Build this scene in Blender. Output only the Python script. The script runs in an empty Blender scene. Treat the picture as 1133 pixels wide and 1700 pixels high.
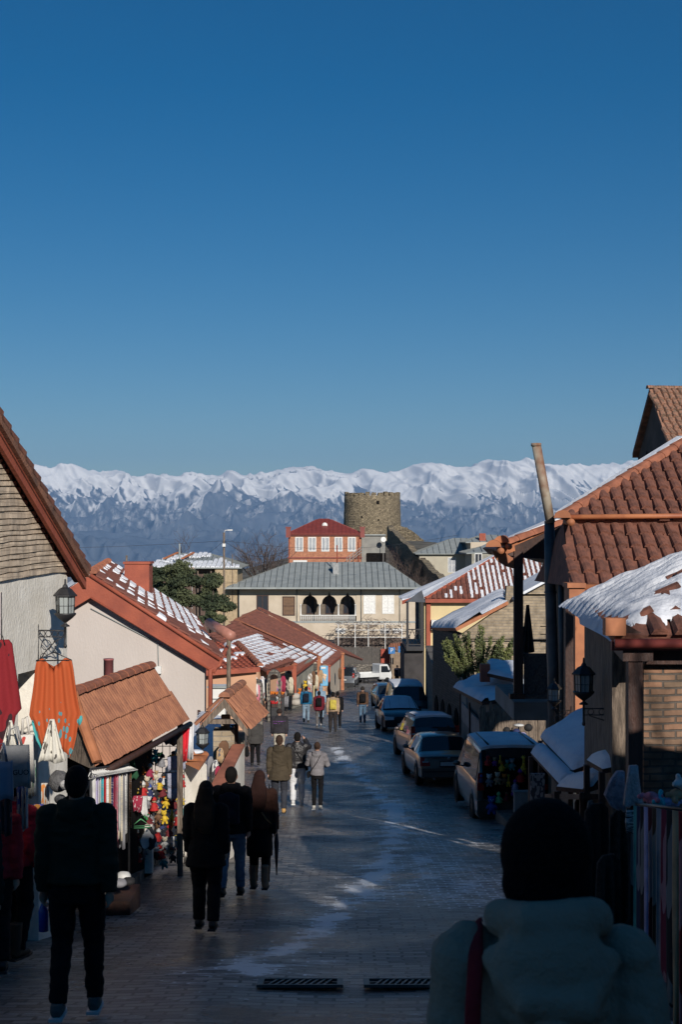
import bpy, bmesh, math, random
import numpy as np
from mathutils import Vector, Matrix, Euler, noise
C = bpy.context.scene.collection
SC = bpy.context.scene
F = 2361.0                      # focal length in pixels of the photograph
HZ = 890.0                      # row of the eye level

# ---------------------------------------------------------------- camera
cd = bpy.data.cameras.new('camera'); cam = bpy.data.objects.new('camera', cd); C.objects.link(cam)
cd.sensor_fit = 'VERTICAL'; cd.sensor_height = 36; cd.sensor_width = 24; cd.lens = 36*F/1700.0
cd.shift_y = (HZ-850)/1700.0
cam.location = (0, 0, 0); cam.rotation_euler = (math.radians(90), 0, 0)
cd.dof.use_dof = True; cd.dof.focus_distance = 38.0; cd.dof.aperture_fstop = 9.0
cd.clip_start = 0.2; cd.clip_end = 200000
SC.camera = cam
# ---------------------------------------------------------------- world, sun, exposure
SKY_SAT = 1.46
SUN_EL = 24.0; SUN_AZ = 162.3   # azimuth of the sun, clockwise from +Y
w = bpy.data.worlds.new("World"); SC.world = w; w.use_nodes = True
nt = w.node_tree; nt.nodes.clear()
sky = nt.nodes.new('ShaderNodeTexSky'); sky.sky_type = 'NISHITA'; sky.sun_disc = False
sky.sun_elevation = math.radians(SUN_EL); sky.sun_rotation = math.radians(SUN_AZ)
sky.altitude = 800; sky.air_density = 1.0; sky.dust_density = 0.0; sky.ozone_density = 3.0
bg = nt.nodes.new('ShaderNodeBackground'); bg.inputs['Strength'].default_value = 0.054
out = nt.nodes.new('ShaderNodeOutputWorld')
hs = nt.nodes.new('ShaderNodeHueSaturation'); hs.inputs['Saturation'].default_value = SKY_SAT; nt.links.new(sky.outputs[0], hs.inputs['Color']); nt.links.new(hs.outputs[0], bg.inputs[0]); nt.links.new(bg.outputs[0], out.inputs[0])
ld = bpy.data.lights.new('sun', 'SUN'); sun = bpy.data.objects.new('sun', ld); C.objects.link(sun)
ld.energy = 5.0; ld.angle = math.radians(0.5); ld.color = (1.0, 0.93, 0.84)
az = math.radians(SUN_AZ); el = math.radians(SUN_EL)
to_sun = Vector((math.sin(az)*math.cos(el), math.cos(az)*math.cos(el), math.sin(el)))
sun.rotation_euler = to_sun.to_track_quat('Z', 'Y').to_euler()
SC.view_settings.view_transform = 'Standard'; SC.view_settings.look = 'None'
SC.view_settings.exposure = 0.0; SC.view_settings.gamma = 1.0
try: SC.view_settings.use_curve_mapping = False
except Exception: pass
SC.cycles.volume_bounces = 0
SC.cycles.max_bounces = 6; SC.cycles.diffuse_bounces = 3; SC.cycles.glossy_bounces = 3; SC.cycles.transparent_max_bounces = 12
SC.cycles.use_denoising = True

# ---------------------------------------------------------------- helpers
def P(px, py, Y): return Vector(((px-566.5)/F*Y, Y, -(py-HZ)/F*Y))
ZK = [(-60,6),(-30,1.6),(-10,-.5),(0,-1.7),(3,-2.2),(10,-3.45),(16,-4.5),(20,-5.05),(28,-6.0),(35,-6.85),(42,-7.4),(50,-7.85),(59,-8.3),(70,-9.15),(86,-10.4),(110,-12.0),(133,-13.7),(160,-15),(400,-15.5)]
def zr(Y):
    if Y <= ZK[0][0]: return ZK[0][1]
    for (a, za), (b, zb) in zip(ZK, ZK[1:]):
        if Y <= b: return za+(zb-za)*(Y-a)/(b-a)
    return ZK[-1][1]
def G(px, py):                  # point of the street seen at a pixel
    lo, hi = 2.0, 160.0
    for _ in range(40):
        m = (lo+hi)/2
        if HZ-F*zr(m)/m > py: lo = m
        else: hi = m
    return Vector(((px-566.5)/F*lo, lo, zr(lo)))
class MB:
    def __init__(s): s.v = []; s.f = []; s.mi = []; s.sm = []; s.st = []
    def add(s, vs, fs, mi=0, smooth=False):
        n = len(s.v); s.st.append((n, len(s.f))); s.v += [tuple(v) for v in vs]
        for f in fs: s.f.append([i+n for i in f]); s.mi.append(mi); s.sm.append(smooth)
        return s
    def hexa(s, p, mi=0):       # 8 points: bottom ring, top ring
        return s.add(p, [(3,2,1,0),(4,5,6,7),(0,1,5,4),(1,2,6,5),(2,3,7,6),(3,0,4,7)], mi)
    def box(s, c, d, mi=0, M=None):
        x, y, z = d[0]/2, d[1]/2, d[2]/2
        p = [Vector(q) for q in ((-x,-y,-z),(x,-y,-z),(x,y,-z),(-x,y,-z),(-x,-y,z),(x,-y,z),(x,y,z),(-x,y,z))]
        if M is not None: p = [M @ q for q in p]
        return s.hexa([q+Vector(c) for q in p], mi)
    def bb(s, x0, x1, y0, y1, z0, z1, mi=0):
        return s.box(((x0+x1)/2,(y0+y1)/2,(z0+z1)/2), (x1-x0,y1-y0,z1-z0), mi)
    def prism(s, poly, vec, mi=0):
        poly = [Vector(p) for p in poly]; vec = Vector(vec); n = len(poly)
        fs = [tuple(range(n))[::-1], tuple(range(n, 2*n))]+[(i,(i+1)%n,n+(i+1)%n,n+i) for i in range(n)]
        return s.add(poly+[p+vec for p in poly], fs, mi)
    def tube(s, pts, r, n=6, mi=0, smooth=True, flat=1.0):
        pts = [Vector(p) for p in pts]; m = len(pts)
        rs = r if isinstance(r, (list, tuple)) else [r]*m
        vs = []; u = None
        for i in range(m):
            d = (pts[min(i+1,m-1)]-pts[max(i-1,0)])
            if d.length < 1e-9: d = Vector((0,0,1))
            d.normalize()
            if u is None: u = d.orthogonal().normalized() if abs(d.z) > .95 or True else u
            u = (u-d*u.dot(d));
            if u.length < 1e-6: u = d.orthogonal()
            u.normalize(); w_ = d.cross(u)
            for k in range(n):
                a = 2*math.pi*k/n
                vs.append(pts[i]+u*math.cos(a)*rs[i]+w_*math.sin(a)*rs[i]*flat)
        fs = [(i*n+k, i*n+(k+1)%n, (i+1)*n+(k+1)%n, (i+1)*n+k) for i in range(m-1) for k in range(n)]
        fs += [tuple(range(n))[::-1], tuple((m-1)*n+k for k in range(n))]
        return s.add(vs, fs, mi, smooth)
    def loft(s, rings, mi=0, smooth=True):   # rings: (center, rx, ry) horizontal ellipses, n = 14
        n = 14; vs = []
        for c, rx, ry in rings:
            for k in range(n):
                a = 2*math.pi*k/n; vs.append((c[0]+rx*math.cos(a), c[1]+ry*math.sin(a), c[2]))
        m = len(rings)
        fs = [(i*n+k, i*n+(k+1)%n, (i+1)*n+(k+1)%n, (i+1)*n+k) for i in range(m-1) for k in range(n)]
        fs += [tuple(range(n))[::-1], tuple((m-1)*n+k for k in range(n))]
        return s.add(vs, fs, mi, smooth)
    def ell(s, c, r, M=None, nu=12, nv=8, mi=0):
        if not isinstance(r, (list, tuple)): r = (r, r, r)
        c = Vector(c); vs = []
        for j in range(1, nv):
            t = math.pi*j/nv
            for k in range(nu):
                a = 2*math.pi*k/nu
                q = Vector((r[0]*math.sin(t)*math.cos(a), r[1]*math.sin(t)*math.sin(a), r[2]*math.cos(t)))
                if M is not None: q = M @ q
                vs.append(c+q)
        q = Vector((0,0,r[2])); q2 = -q
        if M is not None: q = M @ q; q2 = M @ q2
        vs += [c+q, c+q2]; t, b = len(vs)-2, len(vs)-1
        fs = [(j*nu+k,(j+1)*nu+k,(j+1)*nu+(k+1)%nu,j*nu+(k+1)%nu) for j in range(nv-2) for k in range(nu)]
        fs += [(t,k,(k+1)%nu) for k in range(nu)]+[(b,(nv-2)*nu+(k+1)%nu,(nv-2)*nu+k) for k in range(nu)]
        return s.add(vs, fs, mi, True)
    def lathe(s, prof, c=(0,0,0), n=16, mi=0, smooth=True, a0=0):
        vs = []
        for r, z in prof:
            for k in range(n):
                a = a0+2*math.pi*k/n; vs.append((c[0]+r*math.cos(a), c[1]+r*math.sin(a), c[2]+z))
        m = len(prof)
        fs = [(i*n+k, i*n+(k+1)%n, (i+1)*n+(k+1)%n, (i+1)*n+k) for i in range(m-1) for k in range(n)]
        fs += [tuple(range(n))[::-1], tuple((m-1)*n+k for k in range(n))]
        return s.add(vs, fs, mi, smooth)
    def move(s, M):
        s.v = [tuple(M @ Vector(v)) for v in s.v]; return s
    def build(s, name, mats, parent=None, world=True):
        me = bpy.data.meshes.new(name)
        off = Vector((0,0,0))
        if parent is not None and world:
            off = WL(parent)
        me.from_pydata([(v[0]-off.x, v[1]-off.y, v[2]-off.z) for v in s.v], [], s.f)
        if not isinstance(mats, (list, tuple)): mats = [mats]
        for m in mats: me.materials.append(m)
        me.polygons.foreach_set('material_index', s.mi); me.polygons.foreach_set('use_smooth', s.sm)
        me.update()
        o = bpy.data.objects.new(name, me); C.objects.link(o)
        if parent is not None: o.parent = parent
        return o
def build_each(s, name, mats, parent=None, world=True):
    """one object for every piece that was added"""
    ends = s.st[1:]+[(len(s.v), len(s.f))]
    for (v0, f0), (v1, f1) in zip(s.st, ends):
        m = MB(); m.add(s.v[v0:v1], [[i-v0 for i in f] for f in s.f[f0:f1]], s.mi[f0], s.sm[f0]); m.build(name, mats, parent, world)
MB.build_each = build_each
def WL(o):
    v = Vector(o.location)
    while o.parent is not None: o = o.parent; v = v+Vector(o.location)
    return v
def tag(o, label=None, cat=None, group=None, kind=None):
    if label: o['label'] = label
    if cat: o['category'] = cat
    if group: o['group'] = group
    if kind: o['kind'] = kind
    return o
def thing(name, label, cat, loc=(0,0,0), group=None, rz=0):
    o = bpy.data.objects.new(name, None); o.empty_display_size = .2; C.objects.link(o)
    o.location = loc; o.rotation_euler = (0,0,rz)
    return tag(o, label, cat, group)
def copy_tree(o, parent=None):
    c = o.copy(); C.objects.link(c)
    if parent is not None: c.parent = parent
    for ch in list(o.children): copy_tree(ch, c)
    return c
def remesh(o, voxel, smooth=2, wr=0, seed=0):
    """fuse the overlapping volumes of a mesh into one continuous skin"""
    m = o.modifiers.new('r', 'REMESH'); m.mode = 'VOXEL'; m.voxel_size = voxel; m.use_smooth_shade = True
    if smooth:
        m2 = o.modifiers.new('s', 'SMOOTH'); m2.factor = .5; m2.iterations = smooth
    dg = bpy.context.evaluated_depsgraph_get(); dg.update()
    me = bpy.data.meshes.new_from_object(o.evaluated_get(dg), depsgraph=dg)
    old = o.data; o.modifiers.clear(); o.data = me; me.name = old.name
    if len(me.materials) == 0:
        for mm in old.materials: me.materials.append(mm)
    me.polygons.foreach_set('use_smooth', [True]*len(me.polygons))
    if wr:                      # creases in cloth
        n = len(me.vertices); co = np.empty(n*3); me.vertices.foreach_get('co', co); co = co.reshape(-1,3); no = np.empty(n*3); me.vertices.foreach_get('normal', no); no = no.reshape(-1,3)
        a = co[:,0]+.7*co[:,1]; z = co[:,2]; d = np.zeros(n)
        for f, g, w_ in ((7,16,1.),(13,30,.6),(22,9,.5)):
            q = vnoise2(a*f+seed*3.1, z*g+a*f*.8, seed)+vnoise2(co[:,1]*f+7, z*g-a*f*.6, seed+5); d += (np.abs(q-1)*-2+.8)*w_
        co = co+no*(d*wr)[:,None]; me.vertices.foreach_set('co', co.ravel()); me.update()
    return o
def vnoise2(x, y, seed=0):
    return vnoise(np.asarray(x), np.asarray(y), seed)
rnd = random.Random(7)

# ---------------------------------------------------------------- materials
MATS = {}
def mat(name, col, rough=.8, col2=None, scale=4, bump=0., bscale=20, metal=0, spec=.5, stretch=(1,1,1), detail=5, thr=None, sheen=0, coat=0):
    """colour varied by noise between col and col2; optional bump"""
    if name in MATS: return MATS[name]
    m = bpy.data.materials.new(name); m.use_nodes = True; n = m.node_tree.nodes; L = m.node_tree.links
    b = n['Principled BSDF']; b.inputs['Roughness'].default_value = rough; b.inputs['Metallic'].default_value = metal
    b.inputs['Specular IOR Level'].default_value = spec
    if coat: b.inputs['Coat Weight'].default_value = coat
    tc = n.new('ShaderNodeTexCoord'); mp = n.new('ShaderNodeMapping'); L.new(tc.outputs['Object'], mp.inputs[0])
    mp.inputs['Scale'].default_value = stretch
    if col2 is None: col2 = tuple(c*.72 for c in col)
    nz = n.new('ShaderNodeTexNoise'); nz.inputs['Scale'].default_value = scale; nz.inputs['Detail'].default_value = detail
    L.new(mp.outputs[0], nz.inputs['Vector'])
    rp = n.new('ShaderNodeValToRGB'); rp.color_ramp.elements[0].color = (*col2, 1); rp.color_ramp.elements[1].color = (*col, 1)
    a, c = thr if thr else (.35, .62)
    rp.color_ramp.elements[0].position = a; rp.color_ramp.elements[1].position = c
    L.new(nz.outputs[0], rp.inputs[0]); L.new(rp.outputs[0], b.inputs['Base Color'])
    if bump:
        nb = n.new('ShaderNodeTexNoise'); nb.inputs['Scale'].default_value = bscale; nb.inputs['Detail'].default_value = 6
        L.new(mp.outputs[0], nb.inputs['Vector'])
        bp = n.new('ShaderNodeBump'); bp.inputs['Strength'].default_value = bump; bp.inputs['Distance'].default_value = .05
        L.new(nb.outputs[0], bp.inputs['Height']); L.new(bp.outputs[0], b.inputs['Normal'])
    MATS[name] = m; return m
def brickmat(name, c1, c2, mortar, bw=.25, bh=.07, ms=.01, rough=.9, dist=.0, bump=.6, axis='wall', nscale=3, vary=.5):
    """brick courses in the object's own coordinates; axis wall: (x+y, z); floor: (x, y)"""
    if name in MATS: return MATS[name]
    m = bpy.data.materials.new(name); m.use_nodes = True; n = m.node_tree.nodes; L = m.node_tree.links
    b = n['Principled BSDF']; b.inputs['Roughness'].default_value = rough
    tc = n.new('ShaderNodeTexCoord'); sp = n.new('ShaderNodeSeparateXYZ'); L.new(tc.outputs['Object'], sp.inputs[0])
    cb = n.new('ShaderNodeCombineXYZ')
    if axis == 'wall':
        ad = n.new('ShaderNodeMath'); ad.operation = 'ADD'; L.new(sp.outputs[0], ad.inputs[0]); L.new(sp.outputs[1], ad.inputs[1])
        L.new(ad.outputs[0], cb.inputs[0]); L.new(sp.outputs[2], cb.inputs[1])
    else:
        L.new(sp.outputs[0], cb.inputs[0]); L.new(sp.outputs[1], cb.inputs[1])
    nz = n.new('ShaderNodeTexNoise'); nz.inputs['Scale'].default_value = nscale; nz.inputs['Detail'].default_value = 4
    L.new(tc.outputs['Object'], nz.inputs['Vector'])
    mx = n.new('ShaderNodeVectorMath'); mx.operation = 'MULTIPLY_ADD'
    L.new(nz.outputs['Color'], mx.inputs[0]); mx.inputs[1].default_value = (dist, dist, dist); L.new(cb.outputs[0], mx.inputs[2])
    bt = n.new('ShaderNodeTexBrick'); bt.inputs['Scale'].default_value = 1; bt.inputs['Brick Width'].default_value = bw
    bt.inputs['Row Height'].default_value = bh; bt.inputs['Mortar Size'].default_value = ms; bt.inputs['Mortar Smooth'].default_value = .3
    bt.inputs['Color1'].default_value = (*c1,1); bt.inputs['Color2'].default_value = (*c2,1); bt.inputs['Mortar'].default_value = (*mortar,1)
    L.new(mx.outputs[0], bt.inputs['Vector'])
    n2 = n.new('ShaderNodeTexNoise'); n2.inputs['Scale'].default_value = nscale*1.7; n2.inputs['Detail'].default_value = 8
    L.new(tc.outputs['Object'], n2.inputs['Vector'])
    rp = n.new('ShaderNodeValToRGB'); rp.color_ramp.elements[0].position = .3; rp.color_ramp.elements[1].position = .7
    v0 = 1-vary; rp.color_ramp.elements[0].color = (v0,v0,v0,1); rp.color_ramp.elements[1].color = (1.1,1.1,1.1,1)
    L.new(n2.outputs[0], rp.inputs[0])
    mm = n.new('ShaderNodeMix'); mm.data_type = 'RGBA'; mm.blend_type = 'MULTIPLY'; mm.inputs[0].default_value = 1
    L.new(bt.outputs[0], mm.inputs[6]); L.new(rp.outputs[0], mm.inputs[7]); L.new(mm.outputs[2], b.inputs['Base Color'])
    bp = n.new('ShaderNodeBump'); bp.inputs['Strength'].default_value = bump; bp.inputs['Distance'].default_value = .03
    iv = n.new('ShaderNodeMath'); iv.operation = 'SUBTRACT'; L.new(n2.outputs[0], iv.inputs[0]); L.new(bt.outputs['Fac'], iv.inputs[1])
    L.new(iv.outputs[0], bp.inputs['Height']); L.new(bp.outputs[0], b.inputs['Normal'])
    MATS[name] = m; return m
def glassmat(name, col, rough=.08, spec=.6):
    if name in MATS: return MATS[name]
    m = bpy.data.materials.new(name); m.use_nodes = True; b = m.node_tree.nodes['Principled BSDF']
    b.inputs['Base Color'].default_value = (*col,1); b.inputs['Roughness'].default_value = rough; b.inputs['Specular IOR Level'].default_value = spec
    MATS[name] = m; return m

m_white = mat('white_stucco', (.54,.485,.45), .9, (.46,.41,.375), .9, .2, 25, thr=(.28,.7), stretch=(1,1,.4))
m_cream = mat('aged_white_stucco', (.84,.80,.72), .9, (.70,.66,.58), 2.2, .25, 18)
m_beige = mat('beige_render', (.53,.455,.36), .9, (.46,.39,.30), 1.0, .1, 20)
m_yellow = mat('yellow_render', (.62,.50,.28), .9, (.56,.45,.25), 1.0)
m_peach = mat('peach_render', (.55,.32,.20), .9, (.47,.27,.17), 1.0)
m_greenish = mat('grey_green_render', (.34,.33,.27), .9, (.22,.21,.18), 1.5, .2)
m_grey = mat('grey_render', (.22,.22,.21), .9, (.15,.15,.145), 1.5, .2)
m_tile = mat('terracotta_tile', (.215,.085,.055), .85, (.12,.05,.035), 6, .3, 40)
m_tile2 = mat('old_tile', (.27,.12,.07), .9, (.10,.055,.04), 2.5, .4, 30)
m_tilew = mat('worn_tile', (.36,.155,.085), .85, (.24,.10,.06), 5, .3, 30)
m_tiled = mat('brown_red_tile', (.20,.072,.05), .85, (.125,.048,.036), 3, .3, 30)
m_ridge = mat('ridge_tile', (.34,.125,.07), .85, (.22,.08,.045), 5, .3, 30)
m_lichen = mat('lichened_tile', (.34,.17,.11), .95, (.15,.10,.07), 5, .5, 25)
m_redroof = mat('red_metal_roof', (.22,.045,.035), .55, (.17,.035,.028), 2)
m_redpaint = mat('red_brown_paint', (.34,.085,.045), .75, (.25,.06,.035), 2, .2)
m_greyroof = mat('grey_metal_roof', (.30,.325,.32), .6, (.24,.265,.265), 1.2)
m_darkwood = mat('dark_brown_wood', (.055,.022,.014), .6, (.03,.013,.01), 6, .3, 30, stretch=(3,3,.5))
m_oldwood = mat('weathered_grey_wood', (.22,.17,.13), .9, (.09,.07,.055), 8, .5, 20, stretch=(4,4,.6))
m_orange = mat('orange_paint', (.42,.16,.07), .7, (.30,.11,.05), 4)
m_iron = mat('black_iron', (.025,.025,.028), .5, (.015,.015,.017), 10)
m_zinc = mat('zinc_pipe', (.30,.29,.26), .5, (.20,.13,.08), 3, metal=.3, thr=(.3,.7))
m_darkpipe = mat('dark_pipe', (.10,.11,.12), .5, (.06,.065,.07), 3)
m_snow = mat('snow', (.74,.76,.80), .8, (.62,.65,.71), 2.2, .5, 14, spec=.3)
m_metalw = mat('white_metal', (.70,.70,.68), .5, (.62,.62,.60), 3)
m_black = mat('black_cloth', (.005,.005,.006), .95, (.003,.003,.004), 6, .2, 30, spec=.2)
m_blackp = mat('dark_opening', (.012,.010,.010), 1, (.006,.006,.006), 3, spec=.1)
m_glass = glassmat('window_glass', (.03,.035,.045))
m_curtain = mat('pale_curtain', (.40,.42,.44), .7, (.22,.24,.27), 3, stretch=(6,6,.5))
m_stone = brickmat('rough_stone_course', (.74,.60,.45), (.55,.44,.33), (.50,.40,.30), .62, .055, .005, dist=.035, bump=.6, nscale=2.5, vary=.32)
m_brick = brickmat('pale_brick', (.31,.165,.10), (.20,.135,.09), (.11,.09,.075), .26, .072, .012, dist=.035, vary=.6, bump=.9)
m_brickl = brickmat('tan_brick', (.40,.32,.22), (.27,.215,.15), (.30,.255,.20), .36, .10, .014, dist=.05, vary=.4)
m_redbrick = brickmat('red_brick', (.52,.23,.125), (.42,.175,.10), (.40,.20,.14), .26, .08, .010, vary=.25)
m_fort = brickmat('fortress_stone', (.42,.34,.22), (.26,.21,.135), (.16,.13,.09), .42, .2, .05, dist=.35, bump=1, nscale=1.6, vary=.6)
m_rubble = brickmat('rubble_wall', (.28,.25,.21), (.14,.125,.105), (.10,.09,.08), .38, .2, .04, dist=.3, bump=1, nscale=2)

# ---------------------------------------------------------------- roof builders
def inside(poly, x, y):
    c = False; n = len(poly)
    for i in range(n):
        x0, y0 = poly[i]; x1, y1 = poly[(i+1)%n]
        if (y0 > y) != (y1 > y) and x < (x1-x0)*(y-y0)/(y1-y0)+x0: c = not c
    return c
class Plane:
    """roof plane through 3-D corner points; first edge is the eave"""
    def __init__(s, pts, udir=None):
        s.p = [Vector(p) for p in pts]; s.o = s.p[0]
        nrm = Vector((0,0,0))
        for i in range(len(s.p)):
            a, b = s.p[i], s.p[(i+1)%len(s.p)]; nrm += (a-s.o).cross(b-s.o)
        nrm.normalize()
        if nrm.z < 0: nrm = -nrm
        s.n = nrm
        u = (s.p[1]-s.p[0]) if udir is None else Vector(udir)
        s.u = (u-nrm*u.dot(nrm)).normalized(); s.v = nrm.cross(s.u)
        s.q = [((p-s.o).dot(s.u), (p-s.o).dot(s.v)) for p in s.p]
        if sum(q[1] for q in s.q) < 0:
            s.u = -s.u; s.v = -s.v; s.q = [(-a,-b) for a,b in s.q]
        s.x0 = min(q[0] for q in s.q); s.x1 = max(q[0] for q in s.q); s.y0 = min(q[1] for q in s.q); s.y1 = max(q[1] for q in s.q)
    def at(s, x, y, h=0): return s.o+s.u*x+s.v*y+s.n*h
    def slab(s, mb, t=.07, mi=0):
        flat = [s.at(x, y, 0) for x, y in s.q]
        return mb.prism(flat, s.n*-t, mi)
    def tiles(s, mb, pitch=.22, course=.36, r=None, seed=1, seg=4, jit=.012, mi=0):
        R = random.Random(seed); r = r or pitch*.36
        nx = max(1, int((s.x1-s.x0)/pitch)); dx = (s.x1-s.x0)/nx; ny = max(1, int((s.y1-s.y0)/course)); dy = (s.y1-s.y0)/ny
        for i in range(nx):
            cx = s.x0+dx*(i+.5)
            for j in range(ny):
                cy = s.y0+dy*j
                if not inside(s.q, cx, cy+dy*.5): continue
                a = cx+R.uniform(-jit,jit); b = cx+R.uniform(-jit,jit); h = R.uniform(0,jit)
                vs = []
                for (xx, yy, rr, hh) in ((a, cy-.05+R.uniform(-jit,jit), r*1.08, .025+h), (b, cy+dy, r*.9, .0)):
                    for k in range(seg+1):
                        t = math.pi*k/seg
                        vs.append(s.at(xx-rr*math.cos(t), yy, rr*.8*math.sin(t)+hh))
                fs = [(k, k+1, seg+2+k, seg+1+k) for k in range(seg)]
                fs.append(tuple(range(seg+1))[::-1])
                mb.add(vs, fs, mi, False)
        return mb
    def snow_cells(s, mb, fn, pitch=.22, course=.36, h=.03, frac=.55, mi=0, seed=3, run=(.6,1.02)):
        """snow lying in the channels between the ribs where fn(x,y) says so"""
        R = random.Random(seed)
        nx = max(1, int((s.x1-s.x0)/pitch)); dx = (s.x1-s.x0)/nx; ny = max(1, int((s.y1-s.y0)/course)); dy = (s.y1-s.y0)/ny
        for i in range(nx+1):
            for j in range(ny):
                cx, cy = s.x0+dx*i, s.y0+dy*(j+.5)
                if not inside(s.q, cx, cy): continue
                k = fn(cx, cy)
                if k <= 0 or R.random() > k: continue
                wx = dx*frac*.5*R.uniform(.8,1.15); wy = dy*.5*R.uniform(*run)
                p = [s.at(cx-wx,cy-wy,.0), s.at(cx+wx,cy-wy,.0), s.at(cx+wx,cy+wy,.0), s.at(cx-wx,cy+wy,.0)]
                t = [s.at(cx-wx*.8,cy-wy*.85,h+.02), s.at(cx+wx*.8,cy-wy*.85,h+.02), s.at(cx+wx*.8,cy+wy*.85,h+.03), s.at(cx-wx*.8,cy+wy*.85,h+.03)]
                mb.hexa(p+t, mi)
        return mb
    def snow(s, mb, t=.1, step=.15, lump=.03, seed=0, over=.05, ribs=0, hole=None, mi=0, skip=()):
        """a blanket of snow over the polygon with soft edges"""
        nx = max(2, int((s.x1-s.x0)/step)); ny = max(2, int((s.y1-s.y0)/step)); idx = {}; vs = []; fs = []
        def edge(x, y):
            d = 9
            for i in range(len(s.q)):
                if i in skip: continue
                ax, ay = s.q[i]; bx, by = s.q[(i+1)%len(s.q)]
                L2 = (bx-ax)**2+(by-ay)**2
                k = max(0, min(1, ((x-ax)*(bx-ax)+(y-ay)*(by-ay))/L2)) if L2 else 0
                d = min(d, math.hypot(x-ax-k*(bx-ax), y-ay-k*(by-ay)))
            return d
        dx = (s.x1-s.x0)/nx; dy = (s.y1-s.y0)/ny
        def vert(i, j):
            if (i,j) in idx: return idx[i,j]
            x, y = s.x0+dx*i, s.y0+dy*j
            e = edge(x, y); ok = inside(s.q, x, y) or (skip and e > step)
            k = 1 if ok and e > t*1.2 else (max(0,e/(t*1.2))**.5 if ok else 0)
            h = t*k+lump*noise.noise(Vector((x*1.3+seed, y*1.3, seed)))*2*k+lump*.5*noise.noise(Vector((x*5+seed, y*5, seed)))*k
            if ribs: h += .03*k*math.cos(2*math.pi*x/ribs)
            vs.append(s.at(x, y, max(h, .004))); idx[i,j] = len(vs)-1; return idx[i,j]
        for i in range(nx):
            for j in range(ny):
                cx, cy = s.x0+dx*(i+.5), s.y0+dy*(j+.5)
                if not inside(s.q, cx, cy): continue
                if hole and hole(cx, cy): continue
                fs.append((vert(i,j), vert(i+1,j), vert(i+1,j+1), vert(i,j+1)))
        mb.add(vs, fs, mi, True); return mb
def ridge(mb, a, b, r=.13, n=None, seed=2, mi=0, step=.4):
    """a row of ridge tiles along a line"""
    a, b = Vector(a), Vector(b); L = (b-a).length; n = n or max(1, int(L/step)); d = (b-a)/n; dn = d.normalized()
    side = dn.cross(Vector((0,0,1))).normalized(); up = side.cross(dn); R = random.Random(seed); seg = 6
    for i in range(n):
        vs = []
        for (p, rr) in ((a+d*i-dn*.03, r*R.uniform(1.02,1.12)), (a+d*(i+1), r*.92)):
            for k in range(seg+1):
                t = math.pi*(k/seg); vs.append(p+side*rr*math.cos(t)+up*rr*.9*math.sin(t)-up*rr*.25)
        fs = [(k, seg+1+k, seg+2+k, k+1) for k in range(seg)]+[tuple(range(seg+1)), tuple(range(seg+1, 2*seg+2))[::-1]]
        mb.add(vs, fs, mi, False)
    return mb
# ================================================================ THE SETTING
def vnoise(x, y, seed=0):
    xi = np.floor(x).astype(np.int64); yi = np.floor(y).astype(np.int64); fx = x-xi; fy = y-yi
    fx = fx*fx*(3-2*fx); fy = fy*fy*(3-2*fy)
    def h(a, b):
        n = (a*374761393+b*668265263+seed*982451653) & 0x7fffffff
        n = ((n ^ (n >> 13))*1274126177) & 0x7fffffff
        return ((n ^ (n >> 16)) & 0xffff)/65535.0
    return (h(xi,yi)*(1-fx)+h(xi+1,yi)*fx)*(1-fy)+(h(xi,yi+1)*(1-fx)+h(xi+1,yi+1)*fx)*fy
def ridged(x, y, octs, seed=0):
    s = 0; a = 1; tot = 0; wgt = 1
    for o in range(octs):
        n = 1-np.abs(2*vnoise(x, y, seed+o)-1); n = n**2*wgt
        wgt = np.clip(n*1.8, 0, 1); s = s+n*a; tot += a; a *= .5; x = x*2.07+17.3; y = y*2.07+9.1
    return s/tot
def grid_obj(name, xs, ys, z, mats, smooth=True):
    nx, ny = len(xs), len(ys); XX, YY = np.meshgrid(xs, ys)
    v = np.stack([XX.ravel(), YY.ravel(), z.ravel()], 1)
    i, j = np.meshgrid(np.arange(nx-1), np.arange(ny-1)); a = (j*nx+i).ravel()
    f = np.stack([a, a+1, a+nx+1, a+nx], 1)
    me = bpy.data.meshes.new(name); me.from_pydata(v.tolist(), [], f.tolist()); me.materials.append(mats)
    me.polygons.foreach_set('use_smooth', [smooth]*len(f)); o = bpy.data.objects.new(name, me); C.objects.link(o); return o

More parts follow.
